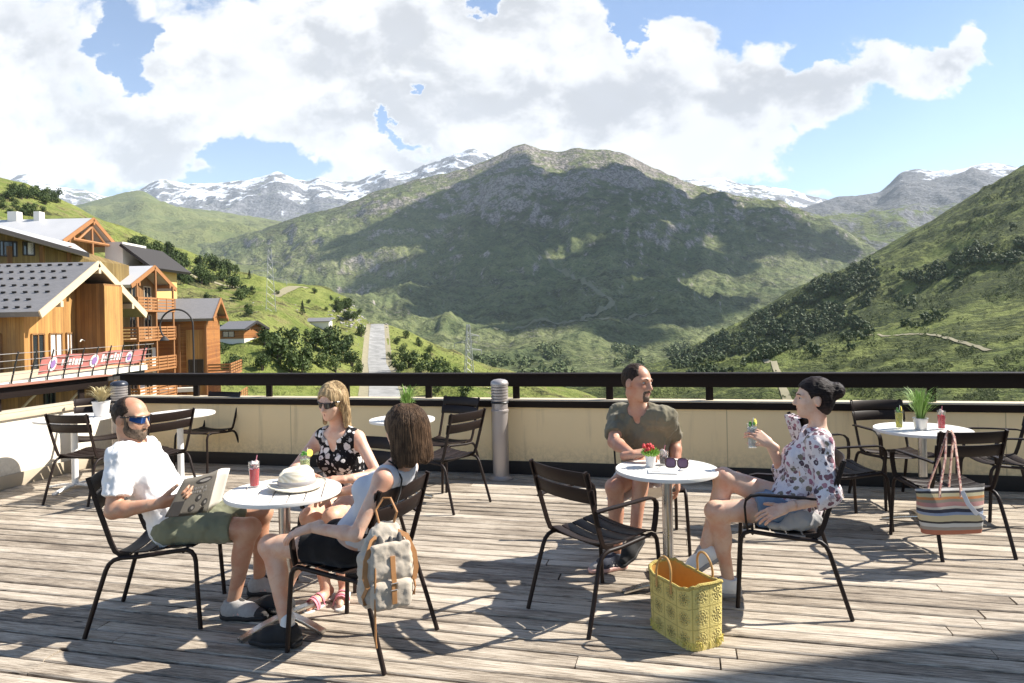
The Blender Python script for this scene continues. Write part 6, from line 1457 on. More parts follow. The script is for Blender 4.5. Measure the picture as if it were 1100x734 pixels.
# leaflet and sunglasses on the right table
p = top_at(712, 507); e = thing('leaflet', 'thin white leaflet under the sunglasses', 'leaflet', p, R(-12)); MB().box((0, 0, 0.003), (0.17, 0.11, 0.006), bev=0.001).build('cover', M_white, e); MB().box((-0.04, -0.02, 0.0068), (0.05, 0.012, 0.0012)).build('print', M_ink2, e, smooth=False)
p = top_at(727, 504.5); e = thing('sunglasses', 'big square sunglasses with violet lenses lying on the white leaflet', 'sunglasses', p + Vector((0, 0, 0.007)), R(-14))
M_viol = glass_mat('violet_lens', (0.16, 0.10, 0.17), 0.05, 0.35); M_tort = mat('brown_acetate', (0.06, 0.025, 0.025), 0.25)
fr = MB()
for s in (1, -1):
    ring = [(0.036 * s + 0.031 * math.copysign(abs(math.cos(a)) ** 0.7, math.cos(a)), -0.004 * abs(math.cos(a)), 0.033 + 0.029 * math.copysign(abs(math.sin(a)) ** 0.7, math.sin(a))) for a in np.linspace(0, 2 * math.pi, 24, endpoint=False)]
    fr.tube(ring, 0.0035, 6, closed=True); fr.tube([(0.066 * s, 0, 0.05), (0.070 * s, 0.03, 0.048), (0.066 * s, 0.13, 0.018), (0.064 * s, 0.15, 0.004)], [0.004, 0.003, 0.003, 0.003], 6)
fr.tube([(-0.008, 0, 0.045), (0, -0.002, 0.048), (0.008, 0, 0.045)], 0.003, 6); fo_ = fr.build('frame', M_tort, e)
for s in (1, -1):
    lb = MB(); pts = [(0.036 * s + 0.030 * math.copysign(abs(math.cos(a)) ** 0.7, math.cos(a)), 0, 0.033 + 0.028 * math.copysign(abs(math.sin(a)) ** 0.7, math.sin(a))) for a in np.linspace(0, 2 * math.pi, 24, endpoint=False)]; lb.prism(pts, (0, 0.002, 0)); lb.build('lens', M_viol, e)
# potted plants
M_pot = mat('white_pot', (0.76, 0.73, 0.70), 0.5); M_tin = mat('zinc_pot', (0.60, 0.59, 0.57), 0.4, metal=0.7); M_soil = mat('soil', (0.04, 0.03, 0.02), 0.95); M_grassp = mat('bright_grass', (0.22, 0.36, 0.07), 0.6, var=0.4, scale=12); M_succ = mat('succulent_green', (0.22, 0.38, 0.05), 0.5, var=0.3, scale=30); M_redf = mat('red_flower', (0.60, 0.05, 0.05), 0.6); M_dry = mat('dried_grass', (0.55, 0.46, 0.25), 0.8, var=0.3, scale=20)
def pot(e, r, h, m): MB().lathe([(r * 0.78, 0), (r, h), (r * 1.06, h), (r * 1.06, h + 0.006), (r * 0.93, h + 0.006), (r * 0.9, h - 0.008), (0.001, h - 0.008)], 24, cap=False).build('pot', m, e); MB().lathe([(r * 0.9, h - 0.012), (r * 0.88, h - 0.006)], 20).build('soil', M_soil, e)
def blades(e, h0, h, spread, n, m, w=0.006, seed=1, name='grass_blade'):
    rg = random.Random(seed); mb = MB()
    for k in range(n):
        a = rg.uniform(0, 6.28); l = h * rg.uniform(0.45, 1.0); s = spread * rg.uniform(0.1, 1); d = Vector((math.cos(a), math.sin(a), 0)); b0 = d * rg.uniform(0, 0.025) + Vector((0, 0, h0))
        P_ = [b0, b0 + d * s * 0.25 + Vector((0, 0, l * 0.45)), b0 + d * s * 0.62 + Vector((0, 0, l * 0.85)), b0 + d * s + Vector((0, 0, l * rg.uniform(0.75, 1.02)))]; sd = Vector((-d.y, d.x, 0)); vs = []
        for q, ww in zip(P_, (w, w, w * 0.7, 0.0008)): vs += [q - sd * ww / 2, q + sd * ww / 2]
        mb.add(vs, [(0, 1, 3, 2), (2, 3, 5, 4), (4, 5, 7, 6)])
    return mb.build('foliage', m, e, fix=False)
e = thing('potted_plant', 'white pot of bright green succulent with red blooms on the sunglasses table', 'plant', top_at(699, 501)); pot(e, 0.034, 0.065, M_pot)
sb = MB(); rg = random.Random(3)
for k in range(46):
    a = k * 2.4; q = 0.004 + 0.0048 * math.sqrt(k) ; d = Vector((math.cos(a), math.sin(a), 0)); up_ = 0.075 - k * 0.0006; c = d * q + Vector((0, 0, 0.07)); tip = d * (q + 0.028) + Vector((0, 0, 0.07 + 0.05 * (1 - k / 60)))
    sb.tube([c, (c + tip) / 2 + Vector((0, 0, 0.004)), tip], [0.006, 0.008, 0.001], 5)
sb.build('foliage', M_succ, e); fb = MB()
for k in range(12): a = rg.uniform(0, 6.28); q = rg.uniform(0.01, 0.04); z = rg.uniform(0.10, 0.135); fb.tube([(0, 0, 0.07), (q * math.cos(a) * 0.7 - 0.01, q * math.sin(a), z)], 0.0015, 4); fb.ball((q * math.cos(a) * 0.9 - 0.012, q * math.sin(a), z), 0.011, 0, 6, 5)
fb.build('flower', M_redf, e)
e = thing('potted_plant', 'tuft of fresh grass in a zinc pot between the yellow and red drinks', 'plant', top_at(989, 461.5)); pot(e, 0.052, 0.085, M_tin); blades(e, 0.08, 0.27, 0.16, 230, M_grassp, 0.005, 4)
e = thing('potted_plant', 'tuft of fresh grass on the table behind the brown-haired woman', 'plant', top_at(438, 451)); pot(e, 0.05, 0.08, M_tin); blades(e, 0.075, 0.27, 0.12, 150, M_grassp, 0.008, 6)
e = thing('potted_plant', 'white pot of dried straw-coloured grass by the sunlit left wall', 'plant', at_h(109, 447, 0.741)); pot(e, 0.085, 0.15, M_pot); blades(e, 0.14, 0.20, 0.17, 200, M_dry, 0.010, 9)
# glass in the raised hand
w_ = G5.wr['R']; hd_ = Vector((-0.70, 0.02, 0.55)).normalized(); gp = w_ + hd_ * 0.092 + Vector((-0.35, 0.85, -0.2)).normalized() * 0.040
drink(gp - Vector((0, 0, 0.085)), 'clear iced drink with lemon held up by the dark-haired woman', M_clear, 0.15, 0.030, 0.85, 'lemon')
# yellow basket bag
m, t, b = new_mat('crocheted_raffia'); uvn = t.new('ShaderNodeUVMap'); su = t.new('ShaderNodeSeparateXYZ'); t.l.new(uvn.outputs[0], su.inputs[0])
fu_ = t.math('SUBTRACT', t.math('FRACT', su.outputs[0]), 0.5); fv_ = t.math('SUBTRACT', t.math('FRACT', su.outputs[1]), 0.5)
rr_ = t.math('SQRT', t.math('ADD', t.math('MULTIPLY', fu_, fu_), t.math('MULTIPLY', fv_, fv_))); an_ = t.math('ARCTAN2', fv_, fu_)
pet = t.math('SINE', t.math('MULTIPLY', an_, 9)); ring = t.math('SINE', t.math('MULTIPLY', rr_, 52))
nz_ = t.noise(t.coord('Object'), 120, 4, 0.7); nz2 = t.noise(t.coord('Object'), 30, 3)
hgt = t.math('ADD', t.math('MULTIPLY', t.math('ADD', t.math('MULTIPLY', pet, 0.35), t.math('MULTIPLY', ring, 0.30)), t.step(rr_, 0.42, 0.32)), t.math('MULTIPLY', nz_, 0.9))
edge = t.math('MAXIMUM', t.step(t.math('ABSOLUTE', fu_), 0.455, 0.485), t.step(t.math('ABSOLUTE', fv_), 0.465, 0.49))
hole = t.math('MULTIPLY', t.step(hgt, 0.16, -0.05), t.step(rr_, 0.36, 0.22)); hole = t.math('MULTIPLY', hole, t.step(nz2, 0.34, 0.56))
cc = t.mix(nz_, (0.66, 0.50, 0.12), (0.84, 0.72, 0.28)); cc = t.mix(t.math('MULTIPLY', edge, 0.55), cc, (0.30, 0.21, 0.03)); cc = t.mix(t.math('MULTIPLY', hole, 0.85), cc, (0.14, 0.10, 0.015))
t.put(b.inputs['Base Color'], cc); b.inputs['Roughness'].default_value = 0.85; t.put(b.inputs['Normal'], t.bump(hgt, 1.0, 0.010)); M_raf = m
M_lining = mat('orange_lining', (0.55, 0.30, 0.07), 0.85, var=0.12, scale=30); M_cane = mat('cane_handle', (0.50, 0.28, 0.09), 0.5, var=0.2, scale=30)
c0, c1, c2 = gnd(696, 671.5), gnd(741, 700), gnd(780, 692.5)
ctr = (c0 + c2) / 2; lx = (c0 - c1); L_ = lx.length * 1.12; ang = math.atan2(lx.y, lx.x); Wd = (c2 - c1).length * 1.12
e = thing('basket_bag', 'yellow crocheted straw bag with cane handles standing on the deck', 'bag', (ctr.x, ctr.y, 0), ang)
def rrect(lx, ly, n=64, p=4.5):
    out = []
    for i in range(n):
        a = 2 * math.pi * i / n; out.append((lx / 2 * math.copysign(abs(math.cos(a)) ** (2 / p), math.cos(a)), ly / 2 * math.copysign(abs(math.sin(a)) ** (2 / p), math.sin(a))))
    return out
def bagwall(fl, z0, z1, nz, inset=0.0):
    vs = []; n = 64
    for k in range(nz + 1):
        z = z0 + (z1 - z0) * k / nz; s = 0.96 + 0.04 * (k / nz); r = rrect(L_ * s - inset, Wd * s - inset, n, 5)
        for i, (x, y) in enumerate(r): vs.append((x, y, z + (0.016 * math.cos(2 * math.pi * i / n * 2) - 0.004) * (k / nz) + 0.003 * math.sin(i * 1.3) * (k / nz)))
    return vs, [(k * n + i, k * n + (i + 1) % n, (k + 1) * n + (i + 1) % n, (k + 1) * n + i) for k in range(nz) for i in range(n)]
v_, f_ = bagwall(0, 0.0, 0.318, 12); mb = MB().add(v_, f_); mb.add([(x, y, 0.001) for x, y in rrect(L_ * 0.925, Wd * 0.925, 64, 5)], [tuple(range(63, -1, -1))]); bo = mb.build('basket', M_raf, e, fix=True)
uvl = bo.data.uv_layers.new(name='UVMap'); pr_ = rrect(L_, Wd, 64, 5); acc = [0.0]
for i in range(64): acc.append(acc[-1] + math.dist(pr_[i], pr_[(i + 1) % 64]))
tot = acc[-1]; tiles = round(tot / 0.105)
for p_ in bo.data.polygons:
    for li in p_.loop_indices:
        vi = bo.data.loops[li].vertex_index
        if vi < 13 * 64:
            i = vi % 64; wrap = 64 if (i == 0 and any(bo.data.loops[q].vertex_index % 64 == 63 for q in p_.loop_indices)) else i
            uvl.data[li].uv = (acc[wrap] / tot * tiles + 0.5, (vi // 64) / 12 * 3)
v_, f_ = bagwall(0, 0.012, 0.316, 6, 0.016); mb = MB().add(v_, f_); mb.add([(x, y, 0.012) for x, y in rrect(L_ * 0.9, Wd * 0.88, 64, 5)], [tuple(range(64))]); mb.build('lining', M_lining, e, fix=False)
rim = [(x, y, 0.318 + 0.016 * math.cos(4 * math.pi * i / 64) - 0.004 + 0.003 * math.sin(i * 1.3)) for i, (x, y) in enumerate(rrect(L_ - 0.006, Wd - 0.006, 64, 5))]; MB().tube(rim, 0.0095, 8, closed=True).build('rim', M_raf, e)
fr_ = MB(); r9 = random.Random(2)
for i in range(0, 64):
    x, y = rrect(L_ * 0.93, Wd * 0.93, 64, 5)[i]
    for k in range(5): fr_.tube([(x, y, 0.02 + 0.008 * k), (x * (1 + r9.uniform(0.02, 0.09)), y * (1 + r9.uniform(0.02, 0.12)), r9.uniform(0.002, 0.05))], 0.003, 4)
fr_.build('fringe', mat('raffia_fringe', (0.62, 0.52, 0.13), 0.85, var=0.25, scale=40), e)
for sy in (1, -1):
    y = sy * (Wd / 2 + 0.003); hx = 0.058; ox = 0.02 * sy
    pts = [(ox - hx, y, 0.25), (ox - hx, y, 0.32)] + [(ox - hx * math.cos(a), y * (1 - 0.1 * math.sin(a)), 0.335 + 0.085 * math.sin(a)) for a in np.linspace(0, math.pi, 13)] + [(ox + hx, y, 0.32), (ox + hx, y, 0.25)]
    MB().tube(pts, 0.0062, 8).build('handle', M_cane, e)
# striped tote
m, t, b = new_mat('striped_canvas'); sp = t.new('ShaderNodeSeparateXYZ'); t.l.new(t.coord('Object'), sp.inputs[0])
st = [(0, (0.373, 0.123, 0.067)), (.10, (0.276, 0.248, 0.213)), (.17, (0.498, 0.498, 0.477)), (.25, (0.017, 0.014, 0.017)), (.29, (0.542, 0.455, 0.276)), (.42, (0.221, 0.276, 0.393)), (.48, (0.012, 0.014, 0.034)), (.55, (0.542, 0.477, 0.393)), (.60, (0.393, 0.187, 0.170)), (.68, (0.239, 0.195, 0.138)), (.74, (0.477, 0.179, 0.042)), (.79, (0.477, 0.413, 0.239)), (.86, (0.017, 0.014, 0.014)), (.91, (0.498, 0.477, 0.455)), (.955, (0.021, 0.017, 0.017))]
zf = t.math('ADD', t.math('DIVIDE', sp.outputs[2], 0.30), t.math('MULTIPLY_ADD', t.noise(t.coord('Object'), 7, 2), 0.05, -0.025)); wv = t.noise(t.coord('Object', (90, 90, 500)), 1, 2)
cc = t.mix(t.math('MULTIPLY', wv, 0.12), t.ramp(zf, st, 'CONSTANT'), (0.45, 0.42, 0.38)); t.put(b.inputs['Base Color'], cc); b.inputs['Roughness'].default_value = 0.9; t.put(b.inputs['Normal'], t.bump(wv, 0.4, 0.002)); M_stripe = m
p = pt(1021.5, 572, 4.44); e = thing('tote_bag', 'striped canvas tote bag hanging from the armchair back by its straps', 'bag', p, R(1))
mb = MB(); nu, nv = 28, 12; Wt, Wb, Ht = 0.455, 0.375, 0.30; vs = []
for j in range(nv + 1):
    v = j / nv; w = Wb + (Wt - Wb) * v; dp = 0.055 * math.sin(math.pi * min(1, 0.22 + v * 0.78)) + 0.008
    for i in range(nu):
        a = 2 * math.pi * i / nu; x = w / 2 * math.copysign(abs(math.cos(a)) ** 0.5, math.cos(a)); y = dp * math.copysign(abs(math.sin(a)) ** 0.8, math.sin(a)); vs.append((x + 0.004 * math.sin(v * 9 + i), y + 0.008 * math.sin(x * 26 + v * 3) * (1 - abs(v - 0.5)), v * Ht + 0.010 * math.sin(x * 8) * v - 0.012 * (1 - (x / w * 2) ** 2) * v))
fs = [(j * nu + i, j * nu + (i + 1) % nu, (j + 1) * nu + (i + 1) % nu, (j + 1) * nu + i) for j in range(nv) for i in range(nu)]; fs += [tuple(range(nu - 1, -1, -1))]
mb.add(vs, fs); o = mb.build('bag_body', M_stripe, e, angle=70); o.modifiers.new('s', 'SOLIDIFY').thickness = 0.003
M_strap = floral_mat('pink_strap_cloth', (0.50, 0.33, 0.27), [(0.30, 0.12, 0.10), (0.6, 0.45, 0.38), (0.25, 0.10, 0.12)], 60, 0.5)
hookx = pt(1021, 464, 4.52) - p
for y in (-0.052, 0.062):
    a_, c_ = Vector((-0.10, y, 0.29)), Vector((0.035, y, 0.29)); tp = Vector((hookx.x, 0.08 if y > 0 else hookx.y - 0.005, hookx.z + 0.0))
    MB().sweep([a_ + Vector((0, 0, -0.05)), a_, a_.lerp(tp + Vector((-0.028, 0, 0)), 0.55) + Vector((0.012, 0, 0)), tp + Vector((-0.028, 0, -0.03)), tp + Vector((-0.012, 0.01, 0.004)), tp + Vector((0.012, 0.01, 0.004)), tp + Vector((0.022, 0, -0.03)), c_.lerp(tp + Vector((0.022, 0, 0)), 0.5), c_, c_ + Vector((0, 0, -0.05))], Vector((0.5, 0.35, 0)), 0.030, 0.005).build('shoulder_strap', M_strap, e)
MB().sweep([Vector((0.04, -0.055, 0.28)), Vector((0.07, -0.068, 0.20)), Vector((0.12, -0.066, 0.14)), Vector((0.19, -0.05, 0.10))], (0.6, 0, 0.5), 0.028, 0.004).build('long_strap', M_tank, e)
# canvas backpack
M_canv = cloth_mat('grey_canvas', (0.48, 0.415, 0.335), var=0.22, weave=260); M_canvd = cloth_mat('dark_canvas', (0.10, 0.095, 0.09), var=0.3); M_tan = mat('tan_leather', (0.40, 0.19, 0.07), 0.55, var=0.25, scale=20)
bc = pt(415, 606, 3.24); bn_ = Vector((0.50, -0.866, 0)); bl = Vector((0.866, 0.50, 0)); bu = Vector((0.02, 0.03, 1)).normalized()
class GB_: pass
gb = GB_(); gb.base = Vector((bc.x, bc.y, bc.z)); 
e = thing('backpack', 'grey canvas rucksack with tan leather straps hanging on the armchair back', 'backpack', tuple(bc))
def BP(l, u, n): return bc + bl * l + bu * u + bn_ * n
AXb = (bl, bu, bn_)
def bsdf(name, prims, m, wr=0.004, par=e, cut=(), seed=2):
    v, f = sdf_mesh(prims, 0.005, wr, 26, cut, seed); v = relax(v, f, 1, 0.4); return np_mesh(name, v - np.array(bc), f, m, par)
bsdf('bag_body', [rbox(BP(0, -0.05, 0), (0.132, 0.135, 0.065), AXb, 0.055, 0.04), ell(BP(0, 0.085, -0.005), (0.105, 0.09, 0.055), AXb, 0.06), ell(BP(0, 0.165, -0.01), (0.06, 0.035, 0.032), AXb, 0.04)], M_canv, 0.008)
bsdf('front_pocket', [rbox(BP(0, -0.115, 0.062), (0.10, 0.068, 0.038), AXb, 0.034, 0.02)], M_canv, 0.004, seed=5)
bsdf('flap', [rbox(BP(0, 0.035, 0.062), (0.098, 0.085, 0.018), AXb, 0.017, 0.02), ell(BP(0, -0.02, 0.066), (0.095, 0.055, 0.018), AXb, 0.02)], M_canv, 0.005, seed=8)
bsdf('drawstring_top', [ell(BP(-0.05, 0.07, 0.050), (0.022, 0.085, 0.016), AXb, 0.02), ell(BP(0.045, 0.08, 0.050), (0.020, 0.08, 0.016), AXb, 0.02), ell(BP(0, 0.075, 0.056), (0.017, 0.075, 0.014), AXb, 0.02)], M_canvd, 0.003, seed=9)
def bt(name, pts, w, m, side=None, th=0.006):
    mb = MB(); mb.sweep([BP(*p_) - bc for p_ in pts], side or bl, w, th); return mb.build(name, m, e)
bt('leather_strap', [(0.0, 0.06, 0.082), (0.0, 0.0, 0.092), (0.002, -0.06, 0.104), (0.0, -0.10, 0.108), (0.004, -0.15, 0.104)], 0.024, M_tan)
for s in (1, -1):
    bt('shoulder_strap', [(0.03 * s, 0.16, 0.02), (0.085 * s, 0.13, 0.04), (0.118 * s, 0.05, 0.055), (0.125 * s, -0.02, 0.062), (0.112 * s, -0.07, 0.07)], 0.024, M_tan, bl)
    bt('side_tab', [(0.11 * s, -0.06, 0.066), (0.128 * s, -0.115, 0.045), (0.118 * s, -0.15, 0.05)], 0.018, M_tan, bu)
bk = MB(); bk.tube([BP(l, u, 0.11) - bc for l, u in ((-0.016, -0.055), (0.016, -0.055), (0.016, -0.085), (-0.016, -0.085))], 0.003, 6, closed=True); bk.build('buckle', M_steel, e)
ht = pt(415, 536, 3.27) - bc; hb_ = MB(); hb_.tube([BP(-0.03, 0.17, 0.0) - bc, ht + Vector((-0.05, -0.01, -0.05)), ht + Vector((-0.018, 0.015, 0.0)), ht + Vector((0.016, 0.015, 0.0)), ht + Vector((0.05, -0.01, -0.06)), BP(0.03, 0.17, 0.0) - bc], 0.006, 8); hb_.build('hanging_loop', M_tan, e)
lc = MB(); lc.tube([BP(-0.075, 0.10, 0.055) - bc, BP(-0.085, -0.02, 0.09) - bc, BP(-0.085, -0.14, 0.09) - bc, BP(-0.075, -0.30, 0.07) - bc, BP(-0.07, -0.345, 0.07) - bc], 0.005, 6); lc.build('cord', M_tan, e)
# jacket on the seat, scarf over the chair behind
f_ = G5.P['pelvis']; g6 = GB_(); pr = [ell((1.62, 3.90, 0.505), (0.11, 0.045, 0.055), None, 0.03), ell((1.55, 3.90, 0.475), (0.13, 0.035, 0.025), None, 0.03)]
v, f = sdf_mesh(pr, 0.007, 0.012, 16, seed=4); o = np_mesh('jacket', v - np.array((1.72, 3.95, 0)), f, M_grey); o.location = (1.72, 3.95, 0); tag(o, 'grey jacket crumpled on the seat beside the dark-haired woman', 'jacket')
q = CH_O.location; mb = MB(); nu, nv = 12, 14
def sc(u, v):
    s = v * 0.62 - 0.24; x = -0.315 - 0.012 + (0.014 if s < 0 else -0.014) * min(1, abs(s) * 30); zt_ = 0.868
    return Vector((x + (0.29 * abs(s) if s > 0 else 0.24 * abs(s)) * (1 if True else 0) + (0.02 if s < 0 else -0.03) + 0.012 * math.sin(u * 14 + v * 5), -0.05 + u * 0.22 + 0.02 * math.sin(v * 7), zt_ - abs(s) + 0.006))
mb.add([sc(i / nu, j / nv) for i in range(nu + 1) for j in range(nv + 1)], [(i * (nv + 1) + j, (i + 1) * (nv + 1) + j, (i + 1) * (nv + 1) + j + 1, i * (nv + 1) + j + 1) for i in range(nu) for j in range(nv)])
o = mb.build('scarf', M_wflor, None, fix=False); o.location = q; o.rotation_euler = CH_O.rotation_euler; o.modifiers.new('s', 'SOLIDIFY').thickness = 0.004; tag(o, 'floral scarf draped over the empty chair behind the dark-haired woman', 'scarf')
# ------------------------------------------------------------------ shrubs, trees, far woods
def leaf_mat(name, dark, light, var=0.5):
    m, t, b = new_mat(name); oi = t.new('ShaderNodeObjectInfo'); co = t.coord('Object')
    n = t.noise(co, 0.9, 3, 0.6); n2 = t.noise(co, 6, 2)
    f = t.math('ADD', t.math('MULTIPLY', n, 0.6), t.math('ADD', t.math('MULTIPLY', oi.outputs['Random'], 0.35), t.math('MULTIPLY', n2, 0.3)))
    t.put(b.inputs['Base Color'], t.mix(t.step(f, 0.3, 0.95), dark, light)); b.inputs['Roughness'].default_value = 0.7; b.inputs['Specular IOR Level'].default_value = 0.25
    b.inputs['Transmission Weight'].default_value = 0.0
    return m
M_leaf = leaf_mat('shrub_leaves', (0.032, 0.055, 0.016), (0.105, 0.140, 0.040)); M_conif = leaf_mat('conifer_needles', (0.012, 0.024, 0.011), (0.035, 0.055, 0.020))
M_bark = mat('grey_bark', (0.10, 0.075, 0.055), 0.9, var=0.3)
def quads(C_, N_, S_, rg, jitter=0.9):
    """leaf-sized faces at C_ roughly facing N_"""
    k = len(C_); N_ = N_ + rg.normal(0, jitter, (k, 3)); N_ /= np.linalg.norm(N_, axis=1)[:, None]
    A = np.cross(N_, rg.normal(0, 1, (k, 3))); A /= np.linalg.norm(A, axis=1)[:, None]; B = np.cross(N_, A)
    s = S_[:, None]
    V_ = np.stack([C_ - A * s, C_ - B * s * 0.55, C_ + A * s, C_ + B * s * 0.55], 1).reshape(-1, 3)
    return V_, np.arange(4 * k).reshape(-1, 4)
def crown_points(n, rx, rz, seed, lumps=9):
    rg = np.random.default_rng(seed); ctr = []
    for i in range(lumps):
        a = rg.uniform(0, 6.28); r = rg.uniform(0.1, 0.62); ctr.append((rx * r * math.cos(a), rx * r * math.sin(a), rz * rg.uniform(0.25, 0.78), rg.uniform(0.28, 0.5)))
    pts = []; nr = []
    for i in range(n):
        c = ctr[rg.integers(lumps)]; d = rg.normal(0, 1, 3); d /= np.linalg.norm(d); rr = c[3] * (rg.uniform(0.35, 1.08) ** 0.5)
        pts.append((c[0] + d[0] * rr * rx, c[1] + d[1] * rr * rx, max(0.02, c[2] + d[2] * rr * rz * 0.75))); nr.append(d)
    return np.array(pts), np.array(nr), rg
def shrub_proto(seed, n=620, rx=0.5, rz=0.8, leaf=0.055):
    p, nr, rg = crown_points(n, rx, rz, seed); v, f = quads(p, nr, leaf * rg.uniform(0.6, 1.3, n), rg)
    o = np_mesh('shrub', v, f, M_leaf, smooth=False)
    mb = MB()
    for k in range(4):
        a = rg.uniform(0, 6.28); q = (0.28 * rx * math.cos(a), 0.28 * rx * math.sin(a), rz * 0.5); mb.tube([(0.03 * math.cos(a), 0.03 * math.sin(a), -0.12), (q[0] * 0.4, q[1] * 0.4, rz * 0.22), q], [0.03, 0.022, 0.01], 5)
    mb.build('stem', M_bark, o); return o
def conifer_proto(seed, n=800):
    rg = np.random.default_rng(seed); h = rg.uniform(0.08, 1.0, n) ** 0.8; a = rg.uniform(0, 6.28, n); tier = 0.75 + 0.25 * np.abs(np.sin(h * 22)); r = (1 - h) * 0.27 * tier * rg.uniform(0.45, 1.05, n) + 0.01
    p = np.stack([r * np.cos(a), r * np.sin(a), h - r * 0.25], 1); nr = np.stack([np.cos(a) * 0.5, np.sin(a) * 0.5, np.full(n, 0.8)], 1)
    v, f = quads(p, nr, rg.uniform(0.02, 0.05, n), rg, 0.5); o = np_mesh('conifer', v, f, M_conif, smooth=False)
    MB().tube([(0, 0, -0.1), (0, 0, 0.5), (0, 0, 0.97)], [0.025, 0.015, 0.004], 6).build('trunk', M_bark, o); return o
SH = [shrub_proto(i + 3) for i in range(4)]; CO = [conifer_proto(40), conifer_proto(41)]
used = set()
def plant(px, py, w, label, group, kind='shrub', bv=None, squash=1.0, rg=random.Random(77)):
    """stands where the hillside is seen at (px,py); w = width in photo pixels"""
    q = pt(px, py, 1.0) - Vector((0, 0, H0)); h = (bv or BV_L).ray_cast(Vector((0, 0, H0)), q.normalized())
    if not h[0] or h[0].y > 900: return
    d = h[0].y; pr = rg.choice(SH if kind == 'shrub' else CO)
    o = pr if pr.name not in used else dup(pr)
    used.add(pr.name)
    s = w * d / F
    o.location = h[0] - Vector((0, 0, 0.03 * s)); o.rotation_euler = (0, 0, rg.uniform(0, 6.28))
    o.scale = (s, s, s * squash * rg.uniform(0.85, 1.15)) if kind == 'shrub' else (s * 1.7, s * 1.7, s * 1.7)
    tag(o, label, kind if kind == 'shrub' else 'tree', group)
rg = random.Random(5)
GA = 'dark shrubs left of the road'; LA = 'dark rounded shrub in the thicket between the orange chalet and the road'
for px, py, w in [(285, 372, 34), (300, 390, 44), (312, 374, 32), (338, 373, 32), (352, 380, 42), (365, 387, 40), (378, 394, 38), (345, 394, 32), (328, 391, 30), (255, 395, 24), (312, 400, 34), (360, 400, 32), (282, 398, 28), (298, 372, 24), (330, 362, 14), (388, 362, 20), (374, 372, 26), (355, 366, 28), (340, 360, 16), (250, 402, 26), (240, 380, 16), (292, 382, 30), (325, 402, 30), (385, 402, 24)]:
    plant(px, py, w * rg.uniform(0.65, 0.95), LA, GA)
GB = 'shrubs right of the road'; LB = 'loose green shrub on the bank right of the pale road'
for px, py, w in [(440, 395, 34), (432, 380, 18), (452, 402, 32), (466, 404, 30), (426, 370, 14), (436, 364, 14), (478, 409, 24), (489, 406, 18), (470, 393, 14), (428, 400, 22), (445, 386, 16), (458, 390, 16), (498, 414, 20), (515, 410, 14), (480, 398, 14), (530, 418, 18), (450, 372, 12), (462, 378, 12), (425, 412, 24), (440, 418, 26), (470, 422, 26), (500, 426, 26), (420, 386, 14)]:
    plant(px, py, w * rg.uniform(0.7, 1.0), LB, GB)
GC = 'shrubs scattered on the upper left slope'; LC = 'small dark shrub scattered on the upper green slope behind the chalets'
for _ in range(150):
    k = rg.random()
    if k < 0.30: px, py, w = rg.uniform(0, 62), rg.uniform(203, 232), rg.uniform(8, 15)
    elif k < 0.75:
        px = rg.uniform(140, 262); py = 258 + (px - 140) * 0.26 + rg.uniform(4, 34); w = rg.uniform(9, 20)
    elif k < 0.88: px, py, w = rg.uniform(200, 390), rg.uniform(312, 345), rg.uniform(5, 11)
    else: px, py, w = rg.uniform(360, 396), rg.uniform(322, 345), rg.uniform(8, 16)
    plant(px, py, w, LC, GC)
LD = 'small dark conifer standing up from the green slope'; GD = 'conifers on the left slope'
for px, py, w in [(325, 338, 9), (232, 292, 8), (246, 300, 8), (215, 290, 9), (196, 286, 8), (268, 300, 6), (180, 280, 9), (222, 300, 7)]: plant(px, py, w, LD, GD, 'conifer')
# woods too many to count: right hill, valley floor
def wood(name, regions, bv, n, seed, size, m, leaf=0.19, per=30, label=None):
    rg = np.random.default_rng(seed); r2 = random.Random(seed); C_ = []; N_ = []; S_ = []
    cnt = 0; tries = 0
    while cnt < n and tries < n * 12:
        tries += 1
        poly, wgt, keep = r2.choices(regions, [g_[1] for g_ in regions])[0]
        xs = [p[0] for p in poly]; ys = [p[1] for p in poly]; px, py = r2.uniform(min(xs), max(xs)), r2.uniform(min(ys), max(ys))
        ins = False; j = len(poly) - 1
        for i in range(len(poly)):
            if (poly[i][1] > py) != (poly[j][1] > py) and px < (poly[j][0] - poly[i][0]) * (py - poly[i][1]) / (poly[j][1] - poly[i][1]) + poly[i][0]: ins = not ins
            j = i
        if not ins: continue
        if keep and float(fbm(px / 28.0, py / 14.0, 0.5, 3, seed=seed)) < keep: continue
        q = pt(px, py, 1.0) - Vector((0, 0, H0)); h = bv.ray_cast(Vector((0, 0, H0)), q.normalized())
        if not h[0] or h[0].y > 2600: continue
        hgt = r2.uniform(*size) * min(1.15, max(0.22, h[0].y / 650)) ; c = np.array(h[0]) 
        d = rg.normal(0, 1, (per, 3)); d /= np.linalg.norm(d, axis=1)[:, None]
        C_.append(c + d * np.array([0.36, 0.36, 0.48]) * hgt * rg.uniform(0.5, 1, (per, 1)) + np.array([0, 0, hgt * 0.45])); N_.append(d); S_.append(np.full(per, hgt * leaf) * rg.uniform(0.6, 1.2, per)); cnt += 1
    C_, N_, S_ = np.concatenate(C_), np.concatenate(N_), np.concatenate(S_)
    v, f = quads(C_, N_, S_, rg, 0.28); o = np_mesh(name, v, f, m, smooth=False); return tag(o, label, 'wood', None, 'stuff')
M_wood = leaf_mat('wood_leaves', (0.042, 0.064, 0.022), (0.105, 0.135, 0.045)); M_scrub = leaf_mat('scrub_leaves', (0.066, 0.088, 0.028), (0.14, 0.16, 0.052))
